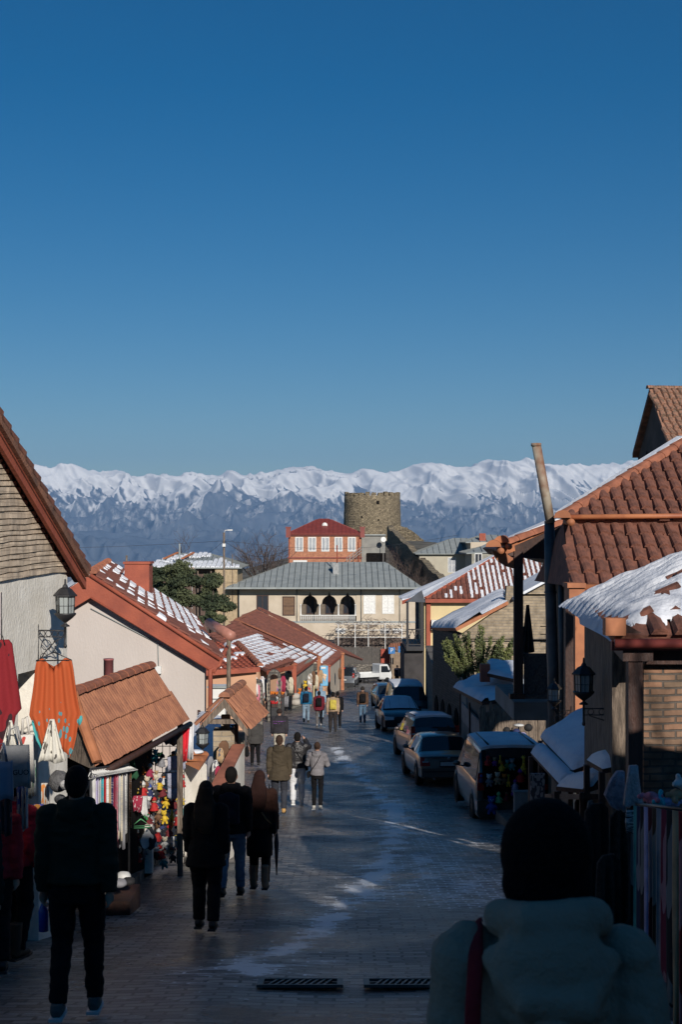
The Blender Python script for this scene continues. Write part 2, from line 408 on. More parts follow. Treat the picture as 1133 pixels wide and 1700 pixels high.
# --- mountains
VZ = -400.0
def mountains():
    xs = np.linspace(-11000, 11000, 900); ys = np.concatenate([np.linspace(22000, 31500, 300), np.linspace(31100, 36500, 50)])
    X, Y = np.meshgrid(xs, ys)
    kx = np.array([-400,60,105,170,240,300,330,380,480,560,640,700,800,870,960,1040,1500]); ky = np.array([772,768,766,779,783,777,785,777,771,771,777,768,762,758,765,757,762])
    crest_y = 31000+700*np.sin(X/2900.)+500*np.sin(X/1300.+1)
    target = (HZ-np.interp(X/crest_y*F+566.5, kx, ky))/F*31000
    t = np.clip((Y-22400)/(crest_y-22400), 0, 1); back = np.clip((Y-crest_y)/6000, 0, 1)
    def rid1(x, seed, o=5):
        return ridged(x, x*0+seed*3.7, o, seed)
    wob = 500*(vnoise(X/1500., Y/1500., 11)-.5)+180*(vnoise(X/420., Y/420., 12)-.5)
    fine = ridged((X+wob)/620.+Y/1900., Y/900., 6, 20)
    h = np.full_like(X, VZ-50.)
    rr = [(31000,0,0,2600.,.45,.42,40),(29700,846,780,2300.,.55,.50,51),(28600,862,800,1900.,-.6,.48,62),(27300,872,822,1700.,.5,.44,73),(26000,886,846,1500.,-.55,.38,84),(24700,900,872,1300.,.5,.30,95)]
    for (Yk, py0, py1, wl, sk, sf, seed) in rr:
        Yc = Yk+600*np.sin(X/2100.+seed)+wob; dy = Y-Yc; xx = X+sk*dy; pk = rid1(xx/wl+seed*.37, seed, 6)
        Hk = (target/31000.*Yk-60+190*(rid1(xx/900., 33, 6)-.35)+95*(rid1(xx/240., 35, 4)-.4)) if py0 == 0 else (HZ-(py0+(py1-py0)*pk))/F*Yk
        ad = np.clip(np.abs(dy)/900., 0, 1)
        lat = ridged((xx+.5*dy)/760.+.3*vnoise(X/500.,Y/500.,7), dy/2600.+seed, 6, seed+3); lat2 = ridged((xx-.7*dy)/520., dy/1900.+seed, 5, seed+9)
        hk = Hk-np.where(dy < 0, -dy*sf, dy*.45)+((lat-.40)*620+(lat2-.4)*300)*ad*(.62 if py0 == 0 else 1)+(fine-.42)*70
        h = np.maximum(h, hk)
        cap = (target/31000.0)*Y; over = h-cap
    h = np.where((t > .6) & (over > -60), cap-60+90*np.tanh((over+60)/150.), h)
    h = np.where(t <= 0, VZ-3, np.maximum(h, VZ-3))
    m = bpy.data.materials.new('mountain_rock_and_snow'); m.use_nodes = True; n = m.node_tree.nodes; L = m.node_tree.links; b = n['Principled BSDF']
    b.inputs['Roughness'].default_value = .95; b.inputs['Specular IOR Level'].default_value = .1
    ge = n.new('ShaderNodeNewGeometry'); sp = n.new('ShaderNodeSeparateXYZ'); L.new(ge.outputs['Position'], sp.inputs[0])
    sn = n.new('ShaderNodeSeparateXYZ'); L.new(ge.outputs['Normal'], sn.inputs[0])
    nz = n.new('ShaderNodeTexNoise'); nz.inputs['Scale'].default_value = .0016; nz.inputs['Detail'].default_value = 10; nz.inputs['Roughness'].default_value = .65
    L.new(ge.outputs['Position'], nz.inputs['Vector'])
    def M(op, a, b_):
        q = n.new('ShaderNodeMath'); q.operation = op
        for k, v in enumerate((a, b_)):
            if isinstance(v, (int,float)): q.inputs[k].default_value = v
            else: L.new(v, q.inputs[k])
        return q.outputs[0]
    zz = M('MULTIPLY_ADD', nz.outputs[0], 420); q = zz.node; L.new(sp.outputs[2], q.inputs[2])
    nl = n.new('ShaderNodeTexNoise'); nl.inputs['Scale'].default_value = .0007; nl.inputs['Detail'].default_value = 3; L.new(ge.outputs['Position'], nl.inputs['Vector'])
    z2 = M('MULTIPLY_ADD', nl.outputs[0], 1100); L.new(zz, z2.node.inputs[2]); z3 = M('MULTIPLY_ADD', sn.outputs[0], -420); L.new(z2, z3.node.inputs[2]); zz = z3
    r1 = n.new('ShaderNodeMapRange'); r1.inputs[1].default_value = 1530; r1.inputs[2].default_value = 1650; L.new(zz, r1.inputs[0])
    # thin snow between the trees of the lower slopes, less where it is steep
    mp = n.new('ShaderNodeMapping'); mp.inputs['Scale'].default_value = (.009,.0022,.0035); L.new(ge.outputs['Position'], mp.inputs[0])
    n2 = n.new('ShaderNodeTexNoise'); n2.inputs['Scale'].default_value = 1; n2.inputs['Detail'].default_value = 8; n2.inputs['Roughness'].default_value = .75; L.new(mp.outputs[0], n2.inputs['Vector'])
    r2 = n.new('ShaderNodeMapRange'); r2.inputs[1].default_value = .47; r2.inputs[2].default_value = .63; L.new(n2.outputs[0], r2.inputs[0])
    r3 = n.new('ShaderNodeMapRange'); r3.inputs[1].default_value = -100; r3.inputs[2].default_value = 700; r3.inputs[3].default_value = .0; r3.inputs[4].default_value = .75; L.new(sp.outputs[2], r3.inputs[0])
    asp = n.new('ShaderNodeMapRange'); asp.inputs[1].default_value = .22; asp.inputs[2].default_value = -.22; asp.inputs[3].default_value = .15; asp.inputs[4].default_value = 1.25; L.new(sn.outputs[0], asp.inputs[0])
    thin = M('MULTIPLY', M('MULTIPLY', r2.outputs[0], r3.outputs[0]), asp.outputs[0])
    st = n.new('ShaderNodeMapRange'); st.inputs[1].default_value = .68; st.inputs[2].default_value = .88; L.new(sn.outputs[2], st.inputs[0])
    rock = M('MULTIPLY_ADD', st.outputs[0], .35); L.new(M('MULTIPLY', r1.outputs[0], 1), rock.node.inputs[2])
    st2 = n.new('ShaderNodeMapRange'); st2.inputs[1].default_value = .60; st2.inputs[2].default_value = .80; st2.inputs[3].default_value = .62; st2.inputs[4].default_value = 1; L.new(sn.outputs[2], st2.inputs[0])
    full = M('MULTIPLY', r1.outputs[0], st2.outputs[0])
    fac = M('MAXIMUM', full, thin)
    mx = n.new('ShaderNodeMix'); mx.data_type = 'RGBA'; L.new(fac, mx.inputs[0]); mx.inputs[6].default_value = (.10,.115,.14,1); mx.inputs[7].default_value = (.86,.85,.83,1)
    L.new(mx.outputs[2], b.inputs['Base Color'])
    o = grid_obj('mountains', xs, ys, h, m, True); tag(o, kind='structure')
mountains()

# --- terrain: the hill the town stands on and the valley floor
def mounds(X, Y):
    return 14.5*np.exp(-((X-9)**2/(2*26**2)+(Y-228)**2/(2*33**2)))+8*np.exp(-((X+26)**2/(2*9**2)+(Y-150)**2/(2*40**2)))+7*np.exp(-((X-34)**2/(2*9**2)+(Y-150)**2/(2*40**2)))
def terrain():
    ys = np.concatenate([np.linspace(-1500,-60,12), np.linspace(-50,170,111), np.linspace(174,300,40), np.linspace(320,1500,50), np.linspace(1700,24000,50)])
    xs = np.concatenate([-np.geomspace(16000,70,30), np.linspace(-64,-12,27), np.linspace(-10,10,21), np.linspace(12,64,27), np.geomspace(70,16000,30)])
    X, Y = np.meshgrid(xs, ys); zb = np.vectorize(zr, otypes=[float])(Y)
    z = zb+mounds(X, Y)-.06
    z = np.where((np.abs(X)<9.5)&(Y<141), zb-.4, z)
    d = np.clip((Y-262)/1300., 0, 1); d = d*d*(3-2*d)
    side = np.clip((np.abs(X)-120)/1500., 0, 1); side = side*side*(3-2*side)
    k = np.maximum(d, np.where(Y>-60, side, 0)); z = z*(1-k)+VZ*k
    z = z+np.where(k>.02, (vnoise(X/90.,Y/90.,5)-.5)*12*(1-k), 0)
    m = mat('winter_ground', (.13,.12,.10), .95, (.06,.06,.05), .6, .4, 4)
    tag(grid_obj('terrain', xs, ys, z, m), kind='structure')
terrain()
# --- the valley fields are one sheet on the valley floor
def valley():
    m = bpy.data.materials.new('valley_fields'); m.use_nodes = True; n = m.node_tree.nodes; L = m.node_tree.links; b = n['Principled BSDF']; b.inputs['Roughness'].default_value = 1
    tc = n.new('ShaderNodeTexCoord'); mp = n.new('ShaderNodeMapping'); mp.inputs['Scale'].default_value = (.0012,.0005,1); L.new(tc.outputs['Object'], mp.inputs[0])
    vo = n.new('ShaderNodeTexVoronoi'); L.new(mp.outputs[0], vo.inputs['Vector']); rp = n.new('ShaderNodeValToRGB'); L.new(vo.outputs['Color'], rp.inputs[0])
    rp.color_ramp.elements[0].color = (.10,.09,.07,1); rp.color_ramp.elements[1].color = (.30,.27,.24,1); L.new(rp.outputs[0], b.inputs['Base Color'])
    xs = np.linspace(-16000,16000,9); ys = np.linspace(1700,24500,9); tag(grid_obj('valley_floor', xs, ys, np.full((9,9), VZ+2.0), m, False), kind='structure')
valley()

# --- street: brick setts with frost and wet ice; the frost attribute says where people and cars have not cleared it
ice_line = [G(px,py) for px,py in ((556,1240),(585,1275),(615,1305),(648,1335),(660,1362),(650,1400),(628,1445),(590,1490),(540,1530),(470,1580),(400,1620))]
ice2 = [G(px,py) for px,py in ((760,1400),(790,1450),(770,1500),(680,1480),(720,1420))]
def seg_d(x, y, pl):
    d = 99
    for a, b in zip(pl, pl[1:]):
        L2 = (b.x-a.x)**2+(b.y-a.y)**2; k = max(0, min(1, ((x-a.x)*(b.x-a.x)+(y-a.y)*(b.y-a.y))/L2)); d = min(d, math.hypot(x-a.x-k*(b.x-a.x), y-a.y-k*(b.y-a.y)))
    return d
def street():
    ys = np.concatenate([np.arange(-30,4,.8), np.arange(4,50,.16), np.arange(50,142,.7)]); xs = np.arange(-7.5,8.6,.16)
    X, Y = np.meshgrid(xs, ys); z = np.vectorize(zr, otypes=[float])(Y)+.02*(vnoise(X*1.1,Y*.7,4)-.5)*2-.012*np.cos(X*2.1)
    m = bpy.data.materials.new('frosty_brick_setts'); m.use_nodes = True; n = m.node_tree.nodes; L = m.node_tree.links; b = n['Principled BSDF']
    tc = n.new('ShaderNodeTexCoord'); sp = n.new('ShaderNodeSeparateXYZ'); L.new(tc.outputs['Object'], sp.inputs[0]); cb = n.new('ShaderNodeCombineXYZ'); L.new(sp.outputs[0], cb.inputs[0]); L.new(sp.outputs[1], cb.inputs[1])
    nz = n.new('ShaderNodeTexNoise'); nz.inputs['Scale'].default_value = 1.3; nz.inputs['Detail'].default_value = 5; L.new(cb.outputs[0], nz.inputs['Vector'])
    vm = n.new('ShaderNodeVectorMath'); vm.operation = 'MULTIPLY_ADD'; L.new(nz.outputs['Color'], vm.inputs[0]); vm.inputs[1].default_value = (.14,.14,0); L.new(cb.outputs[0], vm.inputs[2])
    bt = n.new('ShaderNodeTexBrick'); bt.inputs['Scale'].default_value = 1; bt.inputs['Brick Width'].default_value = .27; bt.inputs['Row Height'].default_value = .15; bt.inputs['Mortar Size'].default_value = .016
    bt.inputs['Color1'].default_value = (.31,.29,.27,1); bt.inputs['Color2'].default_value = (.075,.070,.066,1); bt.inputs['Mortar'].default_value = (.045,.04,.037,1); L.new(vm.outputs[0], bt.inputs['Vector'])
    n1 = n.new('ShaderNodeTexNoise'); n1.inputs['Scale'].default_value = .55; n1.inputs['Detail'].default_value = 6; L.new(cb.outputs[0], n1.inputs['Vector'])
    rp = n.new('ShaderNodeValToRGB'); rp.color_ramp.elements[0].position = .35; rp.color_ramp.elements[1].position = .65; rp.color_ramp.elements[0].color = (.5,.5,.5,1); rp.color_ramp.elements[1].color = (1.25,1.2,1.15,1); L.new(n1.outputs[0], rp.inputs[0])
    mm = n.new('ShaderNodeMix'); mm.data_type = 'RGBA'; mm.blend_type = 'MULTIPLY'; mm.inputs[0].default_value = 1; L.new(bt.outputs[0], mm.inputs[6]); L.new(rp.outputs[0], mm.inputs[7])
    at = n.new('ShaderNodeAttribute'); at.attribute_name = 'frost'
    mp = n.new('ShaderNodeMapping'); mp.inputs['Scale'].default_value = (2.4,5.5,1); L.new(cb.outputs[0], mp.inputs[0])
    n3 = n.new('ShaderNodeTexNoise'); n3.inputs['Scale'].default_value = 1; n3.inputs['Detail'].default_value = 9; n3.inputs['Roughness'].default_value = .75; L.new(mp.outputs[0], n3.inputs['Vector'])
    ad = n.new('ShaderNodeMath'); ad.operation = 'ADD'; L.new(n3.outputs[0], ad.inputs[0]); L.new(at.outputs['Fac'], ad.inputs[1])
    sb = n.new('ShaderNodeMath'); sb.operation = 'MULTIPLY_ADD'; L.new(bt.outputs['Fac'], sb.inputs[0]); sb.inputs[1].default_value = .10; L.new(ad.outputs[0], sb.inputs[2])
    r2 = n.new('ShaderNodeMapRange'); r2.inputs[1].default_value = .63; r2.inputs[2].default_value = .72; L.new(sb.outputs[0], r2.inputs[0])
    mx = n.new('ShaderNodeMix'); mx.data_type = 'RGBA'; L.new(r2.outputs[0], mx.inputs[0]); L.new(mm.outputs[2], mx.inputs[6]); mx.inputs[7].default_value = (.80,.82,.85,1); L.new(mx.outputs[2], b.inputs['Base Color'])
    r3 = n.new('ShaderNodeMapRange'); r3.inputs[1].default_value = .35; r3.inputs[2].default_value = .65; r3.inputs[3].default_value = .20; r3.inputs[4].default_value = .52; L.new(n1.outputs[0], r3.inputs[0]); L.new(r3.outputs[0], b.inputs['Roughness'])
    bp = n.new('ShaderNodeBump'); bp.inputs['Strength'].default_value = 1; bp.inputs['Distance'].default_value = .035
    iv = n.new('ShaderNodeMath'); iv.operation = 'SUBTRACT'; L.new(n3.outputs[0], iv.inputs[0]); L.new(bt.outputs['Fac'], iv.inputs[1]); L.new(iv.outputs[0], bp.inputs['Height']); L.new(bp.outputs[0], b.inputs['Normal'])
    o = grid_obj('street', xs, ys, z, m); me = o.data
    fr = me.attributes.new('frost', 'FLOAT', 'POINT'); vals = []
    for v in me.vertices:
        x, y = v.co.x, v.co.y; k = -.05
        if 4 < y < 62:
            d = seg_d(x, y, ice_line); br = noise.noise(Vector((x*2.6,y*1.5,7)))+.6*noise.noise(Vector((x*6,y*3.4,9))); k += (.22+.34*br)*math.exp(-(d/.21)**2)+(.07+.16*br)*math.exp(-(d/.9)**2)
            k += .12*math.exp(-(seg_d(x, y, ice2)/.8)**2)
            if x > 1.2: k += .05
        k += .10*(noise.noise(Vector((x*.35, y*.22, 3)))); vals.append(k)
    fr.data.foreach_set('value', vals); tag(o, kind='structure')
street()
def strip(name, left, m, h=.12):
    """raised pavement between two lines of x over Y"""
    mb = MB(); pr = None
    for (Y, xa, xb) in left:
        z = zr(Y)+h; z0 = zr(Y)-.3
        cur = [Vector((xa,Y,z0)), Vector((xa,Y,z)), Vector((xb,Y,z)), Vector((xb,Y,z0))]
        if pr:
            for k in range(3): mb.add([pr[k], cur[k], cur[k+1], pr[k+1]], [(0,1,2,3)])
        pr = cur
    return tag(mb.build(name, m), kind='structure')
m_pave = brickmat('pavement_stone', (.20,.18,.155), (.13,.12,.105), (.07,.065,.06), .5, .3, .02, axis='floor', dist=.1, rough=.8)
strip('pavement', [(Y, xa, xb) for Y, xa, xb in ((19,-4.8,-3.0),(34,-5.5,-3.3),(50,-6.5,-3.5),(60,-7.5,-3.9),(75,-8,-4.2),(86,-8,-3.5),(100,-6,-2.3),(118,-6,.4),(126,-6,1.4))], m_pave)
strip('pavement.001', [(30,3.6,5),(45,3.75,6),(60,3.9,6),(80,4.1,6.5),(110,4.5,7)], m_pave)
# ================================================================ BUILDINGS
def vwall(mb, A, B, z0, z1, th=.3, z1b=None, back=None):
    """upright wall between two plan points; th goes away from the street side given by back"""
    A = Vector((A[0],A[1],0)); B = Vector((B[0],B[1],0)); d = (B-A).normalized(); nr = Vector((-d.y,d.x,0))*th
    if z1b is None: z1b = z1
    pts = [A, B, B+nr, A+nr]; zt = [z1, z1b, z1b, z1]
    return mb.hexa([Vector((p.x,p.y,z0)) for p in pts]+[Vector((p.x,p.y,z)) for p,z in zip(pts,zt)])
def rect_on(mb, c, d, wd, ht, dep=.05, out=.02, nr=None, mi=0):
    """box of width wd along plan direction d, height ht, centred at c, standing out of a wall"""
    c = Vector(c); d = Vector(d).normalized(); nr = Vector(nr).normalized() if nr is not None else Vector((d.y,-d.x,0))
    a = c-d*wd/2-Vector((0,0,ht/2)); p = [a, a+d*wd, a+d*wd+nr*-dep, a-nr*dep]
    p = [q+nr*out for q in p]; return mb.hexa(p+[q+Vector((0,0,ht)) for q in p], mi)
def window(parent, c, d, wd, ht, frame, glass=None, bars=(1,0), nr=None, fw=.07, name='window', sill=False):
    f = MB(); nr_ = Vector(nr).normalized() if nr is not None else Vector((Vector(d).y,-Vector(d).x,0)).normalized(); dd = Vector(d).normalized(); up = Vector((0,0,1)); c = Vector(c)
    for s in (-1,1):
        rect_on(f, c+dd*s*(wd/2-fw/2), d, fw, ht, .06, .05, nr)
        rect_on(f, c+up*s*(ht/2-fw/2), d, wd-2*fw, fw, .06, .048, nr)
    for k in range(bars[0]): rect_on(f, c+dd*(wd*((k+1)/(bars[0]+1)-.5)), d, fw*.8, ht-2*fw, .05, .043, nr)
    for k in range(bars[1]): rect_on(f, c+up*(ht*((k+1)/(bars[1]+1)-.5)), d, wd-2*fw, fw*.6, .05, .040, nr)
    if sill: rect_on(f, c-up*(ht/2+.05), d, wd+.2, .08, .08, .12, nr)
    o = f.build(name, frame, parent)
    g = MB(); rect_on(g, c, d, wd-fw, ht-fw, .03, .015, nr); g.build('pane', glass or m_glass, o)
    return o

# ---------------- stone gable house, left foreground (its street wall is the plane x = -3.2)
def stone_house():
    t = thing('stone_gable_house', 'old stone house with steep tiled gable above white plastered wall, at the left edge', 'house', (-3.2,14,zr(14)))
    wl = MB()
    wl.bb(-3.6,-3.2,6,14.13,-5.2,-.42); wl.bb(-3.6,-3.2,15.1,16.6,-5.2,-.42); wl.bb(-3.6,-3.2,14.13,15.1,-1.46,-.42)
    wl.bb(-9,-3.6,16.2,16.6,-5.2,-.42); wl.bb(-9,-3.6,6,6.4,-5.2,-.42); wl.bb(-9,-8.6,6.4,16.2,-5.2,-.42)
    wl.build('plastered_wall', m_cream, t)
    rows = MB(); R = random.Random(5)
    sl = .367
    def zt(y): return -.36+(16.62-y)*sl if y > 9 else -.36+7.62*sl-(9-y)*.9
    # courses of rough stone, each a slightly proud strip following the gable
    z = -.44; k = 0
    while z < 2.3:
        h = R.uniform(.05,.085); y0, y1 = 5.9, 16.6
        ymax = min(16.6, 16.62-(z+h+.40)/sl+.0)
        seg = 26; ys = [6+(ymax-6)*i/seg for i in range(seg+1)]
        vs = []
        for y in ys:
            wob = .012*noise.noise(Vector((y*1.5,z*4,1)))+.025*math.sin(y*.9+z*.3); px_ = -3.17+.02*noise.noise(Vector((y*4,z*9,k)))+R.uniform(-.004,.008)
            vs += [(px_, y, z+wob), (px_, y, z+h-.012+wob), (-3.5, y, z+h-.012+wob), (-3.5, y, z+wob)]
        fs = []
        for i in range(seg):
            a = i*4; b = a+4
            fs += [(a,b,b+1,a+1),(a+1,b+1,b+2,a+2),(a+3,b+3,b,a)]
        n = len(vs); fs += [(0,1,2,3),(n-4,n-1,n-2,n-3)]
        rows.add(vs, fs); z += h; k += 1
    rows.prism([(-3.21,6,-.40),(-3.21,16.58,-.40),(-3.21,9,2.38)], (-.35,0,0))
    rows.build('stone_gable', m_stone, t)
    r = thing_part('roof', t)
    pl = Plane([(-9,16.95,-.40),(-3.0,16.95,-.40),(-3.0,9,2.52),(-9,9,2.52)])
    mb = MB(); pl.slab(mb, .09); pl.tiles(mb, .21, .36); mb.build('tiles', m_tile2, r)
    pl2 = Plane([(-3.0,4,-1.2),(-9,4,-1.2),(-9,9,2.52),(-3.0,9,2.52)]); mb = MB(); pl2.slab(mb, .09); pl2.tiles(mb, .21, .36, seed=4); mb.build('tiles', m_tile2, r)
    vb = MB(); a = Vector((-3.02,16.98,-.50)); b = Vector((-3.02,9,2.42))
    vb.prism([a, b, b+Vector((0,0,-.15)), a+Vector((0,0,-.13))], (-.045,0,0)); vb.move(Matrix.Translation((-.03,0,0))); vb.build('verge_board', m_redpaint, r)
    vt = MB(); n = 24
    for i in range(n):
        p = a+(b-a)*(i/n); q = a+(b-a)*((i+1.12)/n); up = Vector((0,.34,.94))
        vt.prism([p+up*.09, q+up*.055, q+up*.12, p+up*.165], (-.20,0,0)); 
    vt.move(Matrix.Translation((.02,0,0))); vt.build('verge_tiles', m_tile, r); sf = MB(); sf.prism([a+Vector((-.03,0,-.02)), b+Vector((-.03,0,-.02)), b+Vector((-.18,0,-.02)), a+Vector((-.18,0,-.02))], (0,0,-.03)); sf.build('soffit', m_darkwood, r)
    d = MB(); d.bb(-3.75,-3.7,14.1,15.13,-4.3,-1.44); d.build('dark_doorway', m_blackp, t)  # dark sheet set back, standing for the shade inside the doorway
    S_ = Matrix.Diagonal((1,.64,1)); R_ = Matrix.Rotation(math.radians(-8),3,'Z'); c0 = Vector((-3.2,16.6,t.location.z)); t.location = R_ @ S_ @ (t.location-c0)+c0; t.scale = (1,.64,1); t.rotation_euler = (0,0,math.radians(-8))
    return t
def thing_part(name, parent):
    o = bpy.data.objects.new(name, None); C.objects.link(o); o.parent = parent; o.empty_display_size = .1; return o
stone_house()

# ---------------- lanterns
m_lglass = glassmat('lantern_glass', (.30,.33,.33), .15)
def lantern(name, label, c, s, arm, group=None, armz=-.30):
    """c centre of the glass body; arm: horizontal vector to the wall plate"""
    t = thing(name, label, 'street lamp', c, group); c = Vector(c); n = 6
    b = MB(); b.lathe([(.0,.34*s),(.012*s,.33*s),(.015*s,.27*s),(.03*s,.25*s),(.04*s,.225*s),(.09*s,.20*s),(.15*s,.13*s),(.165*s,.12*s),(.165*s,.10*s),(.14*s,.10*s)], c, 6, smooth=False)
    b.build('lamp_cap', m_iron, t)
    g = MB(); g.lathe([(.125*s,.10*s),(.115*s,-.13*s)], c, 6, smooth=False); g.build('glass', m_lglass, t)
    f = MB()
    for k in range(6):
        a = 2*math.pi*k/6; ca, sa = math.cos(a), math.sin(a)
        f.tube([c+Vector((ca*.13*s,sa*.13*s,.10*s)), c+Vector((ca*.12*s,sa*.12*s,-.13*s))], .009*s, 4)
        a2 = a+math.pi/6; rr = .108*s
        f.tube([c+Vector((math.cos(a2)*rr,math.sin(a2)*rr,.10*s)), c+Vector((math.cos(a2)*rr*.96,math.sin(a2)*rr*.96,-.13*s))], .004*s, 4)
    for z in (.04,-.03): f.lathe([(.122*s,(z+.004)*s),(.122*s,(z-.004)*s)], c, 6, smooth=False)
    f.build('cage', m_iron, t)
    l = MB(); l.lathe([(.15*s,-.13*s),(.15*s,-.15*s),(.10*s,-.20*s),(.04*s,-.245*s),(.018*s,-.26*s),(.02*s,-.275*s),(.06*s,-.30*s),(.065*s,-.315*s),(.016*s,-.32*s),(.016*s,-.56*s),(.022*s,-.565*s),(.026*s,-.59*s),(.012*s,-.61*s),(.0,-.615*s)], c, 12)
    l.build('stem', m_iron, t)
    if arm is not None:
        arm = Vector(arm); k = MB(); p0 = c+Vector((0,0,-.37*s)); w0 = p0+arm
        k.tube([p0, w0], .009*s, 6); k.tube([p0+Vector((0,0,-.09*s)), w0+Vector((0,0,-.09*s))], .007*s, 6)
        def ring(cc, r):
            d = arm.normalized(); k.tube([cc+d*math.cos(a)*r+Vector((0,0,math.sin(a)*r)) for a in [2*math.pi*i/12 for i in range(13)]], .006*s, 4)
        for q in (.15,.38,.62,.85): ring(p0+arm*q+Vector((0,0,-.045*s)), .04*s)
        L = arm.length
        k.tube([w0+Vector((0,0,.08*s)), w0+Vector((0,0,-.50*s))], .010*s, 6)
        pts = [w0+Vector((0,0,-.46*s)), w0-arm*.25+Vector((0,0,-.30*s)), w0-arm*.6+Vector((0,0,-.16*s)), p0+arm*.12+Vector((0,0,-.10*s))]
        k.tube(pts, .008*s, 5); ring(w0-arm*.3+Vector((0,0,-.20*s)), .07*s); ring(w0-arm*.2+Vector((0,0,-.36*s)), .045*s)
        k.build('bracket', m_iron, t)
    return t
c = P(108,1002,15.6)
lantern('wall_lantern', 'black hexagonal wall lantern on scrolled bracket of the white plastered wall beside the orange tunic', c, .80, (-3.335-c.x,.04,0), 'wrought iron lanterns')

# ---------------- cloth helper: closed sheet hung from a line, outline given as rows (z, left, right)
def cloth(mb, top, u, rows, folds=6, amp=.03, th=.012, nu=24, seed=0, back=(0,1,0), mi=0):
    top = Vector(top); u = Vector(u).normalized(); bk = Vector(back).normalized(); nv = len(rows)
    fr = []; 
    for j, (z, a, b) in enumerate(rows):
        for i in range(nu+1):
            s = i/nu; x = a+(b-a)*s; k = min(1, j/2.0)
            d = amp*k*(math.sin(s*folds*2*math.pi+seed+.6*math.sin(z*3))+.5*noise.noise(Vector((x*6,z*3,seed))))
            fr.append(top+u*x+Vector((0,0,z+.015*math.sin(s*7+seed)*(j==nv-1)))+bk*d)
    n = nu+1; bkv = [p+bk*th for p in fr]; N = len(fr)
    fs = []
    for j in range(nv-1):
        for i in range(nu):
            a = j*n+i; fs += [(a,a+n,a+n+1,a+1), (N+a,N+a+1,N+a+n+1,N+a+n)]
    for i in range(nu): fs += [(i,i+1,N+i+1,N+i), ((nv-1)*n+i+1,(nv-1)*n+i,N+(nv-1)*n+i,N+(nv-1)*n+i+1)]
    for j in range(nv-1): fs += [(j*n+n,j*n,N+j*n,N+j*n+n), (j*n+nu,(j+1)*n+nu,N+(j+1)*n+nu,N+j*n+nu)]
    mb.add(fr+bkv, fs, mi, True); return mb
def printed(name, base, c2, scale=6, thr=(.56,.57), stretch=(1,1,.6), zlim=None, rough=.9):
    """cloth with a printed pattern of a second colour"""
    m = mat(name, c2, rough, base, scale, .15, 60, thr=thr, stretch=stretch, detail=1); return m
def hanger(t, top, u, w=.4):
    top = Vector(top); u = Vector(u).normalized(); h = MB()
    h.tube([top+Vector((0,0,.16)), top+u*.03+Vector((0,0,.19)), top+u*.04+Vector((0,0,.14)), top+Vector((0,0,.08)), top+Vector((0,0,.05))], .005, 5)
    h.tube([top+Vector((0,0,.06)), top-u*w/2+Vector((0,0,-.02)), top+u*w/2+Vector((0,0,-.02)), top+Vector((0,0,.06))], .007, 5); h.build('hanger', m_iron, t)
# orange tunic: wide batwing garment with a V neck, turquoise print low down
def tunic():
    top = P(89,1093,13.6); t = thing('orange_tunic', 'wide orange tunic with turquoise print hanging on a hanger beside the wall lantern', 'tunic', top)
    mo = bpy.data.materials.new('orange_printed_cloth'); mo.use_nodes = True; n = mo.node_tree.nodes; L = mo.node_tree.links; b = n['Principled BSDF']; b.inputs['Roughness'].default_value = .85
    tc = n.new('ShaderNodeTexCoord'); mp = n.new('ShaderNodeMapping'); mp.inputs['Scale'].default_value = (19,19,11); L.new(tc.outputs['Object'], mp.inputs[0])
    vo = n.new('ShaderNodeTexVoronoi'); vo.inputs['Scale'].default_value = 1; vo.inputs['Randomness'].default_value = 1; L.new(mp.outputs[0], vo.inputs['Vector'])
    sp = n.new('ShaderNodeSeparateXYZ'); L.new(tc.outputs['Object'], sp.inputs[0])
    r = n.new('ShaderNodeMapRange'); r.inputs[1].default_value = -.38; r.inputs[2].default_value = -.66; r.inputs[3].default_value = 0; r.inputs[4].default_value = .40; L.new(sp.outputs[2], r.inputs[0])
    lt = n.new('ShaderNodeMath'); lt.operation = 'LESS_THAN'; L.new(vo.outputs['Distance'], lt.inputs[0]); L.new(r.outputs[0], lt.inputs[1])
    mx = n.new('ShaderNodeMix'); mx.data_type = 'RGBA'; L.new(lt.outputs[0], mx.inputs[0]); mx.inputs[6].default_value = (.40,.075,.018,1); mx.inputs[7].default_value = (.08,.26,.30,1); L.new(mx.outputs[2], b.inputs['Base Color'])
    u = Vector((1,.25,0)).normalized(); body = MB(); s = 1.0
    nu = 40; rows = []
    prof = [(0,-.12,.13),(-.03,-.165,.17),(-.10,-.18,.185),(-.22,-.19,.20),(-.34,-.205,.215),(-.46,-.225,.235),(-.55,-.235,.255),(-.60,-.215,.235),(-.70,-.19,.215),(-.80,-.15,.19),(-.88,-.10,.165),(-.95,-.05,.15)]
    cloth(body, top, u, [(z*.98,a,b_) for z,a,b_ in prof], 4.5, .017, .02, nu, 2)
    # V neck: pull the middle of the top edge down
    vv = []
    for v in body.v:
        v = Vector(v); x = (v-top).dot(u); z = v.z-top.z
        if z > -.02 and abs(x) < .10: v.z -= .10*(1-abs(x)/.10)
        elif z > -.20 and abs(x) < .08: v.z -= .05*(1-abs(x)/.08)
        if z < -.62: v.z += .10*math.sin(x*26)*abs(x)/.2*.8
        vv.append(tuple(v))
    body.v = vv; body.build('cloth', mo, t)
    li = MB(); cloth(li, top+Vector((0,.03,0)), u, [(-.60,-.215,-.17),(-.68,-.20,-.13),(-.78,-.17,-.09),(-.90,-.11,-.05)], 2, .01, .01, 8); cloth(li, top+Vector((0,.03,0)), u, [(-.56,.20,.262),(-.60,.17,.265),(-.64,.20,.255)], 1, .01, .01, 6)
    li.build('turquoise_lining', mat('turquoise_cloth', (.06,.38,.40), .8), t)
    hanger(t, top, u, .34)
tunic()
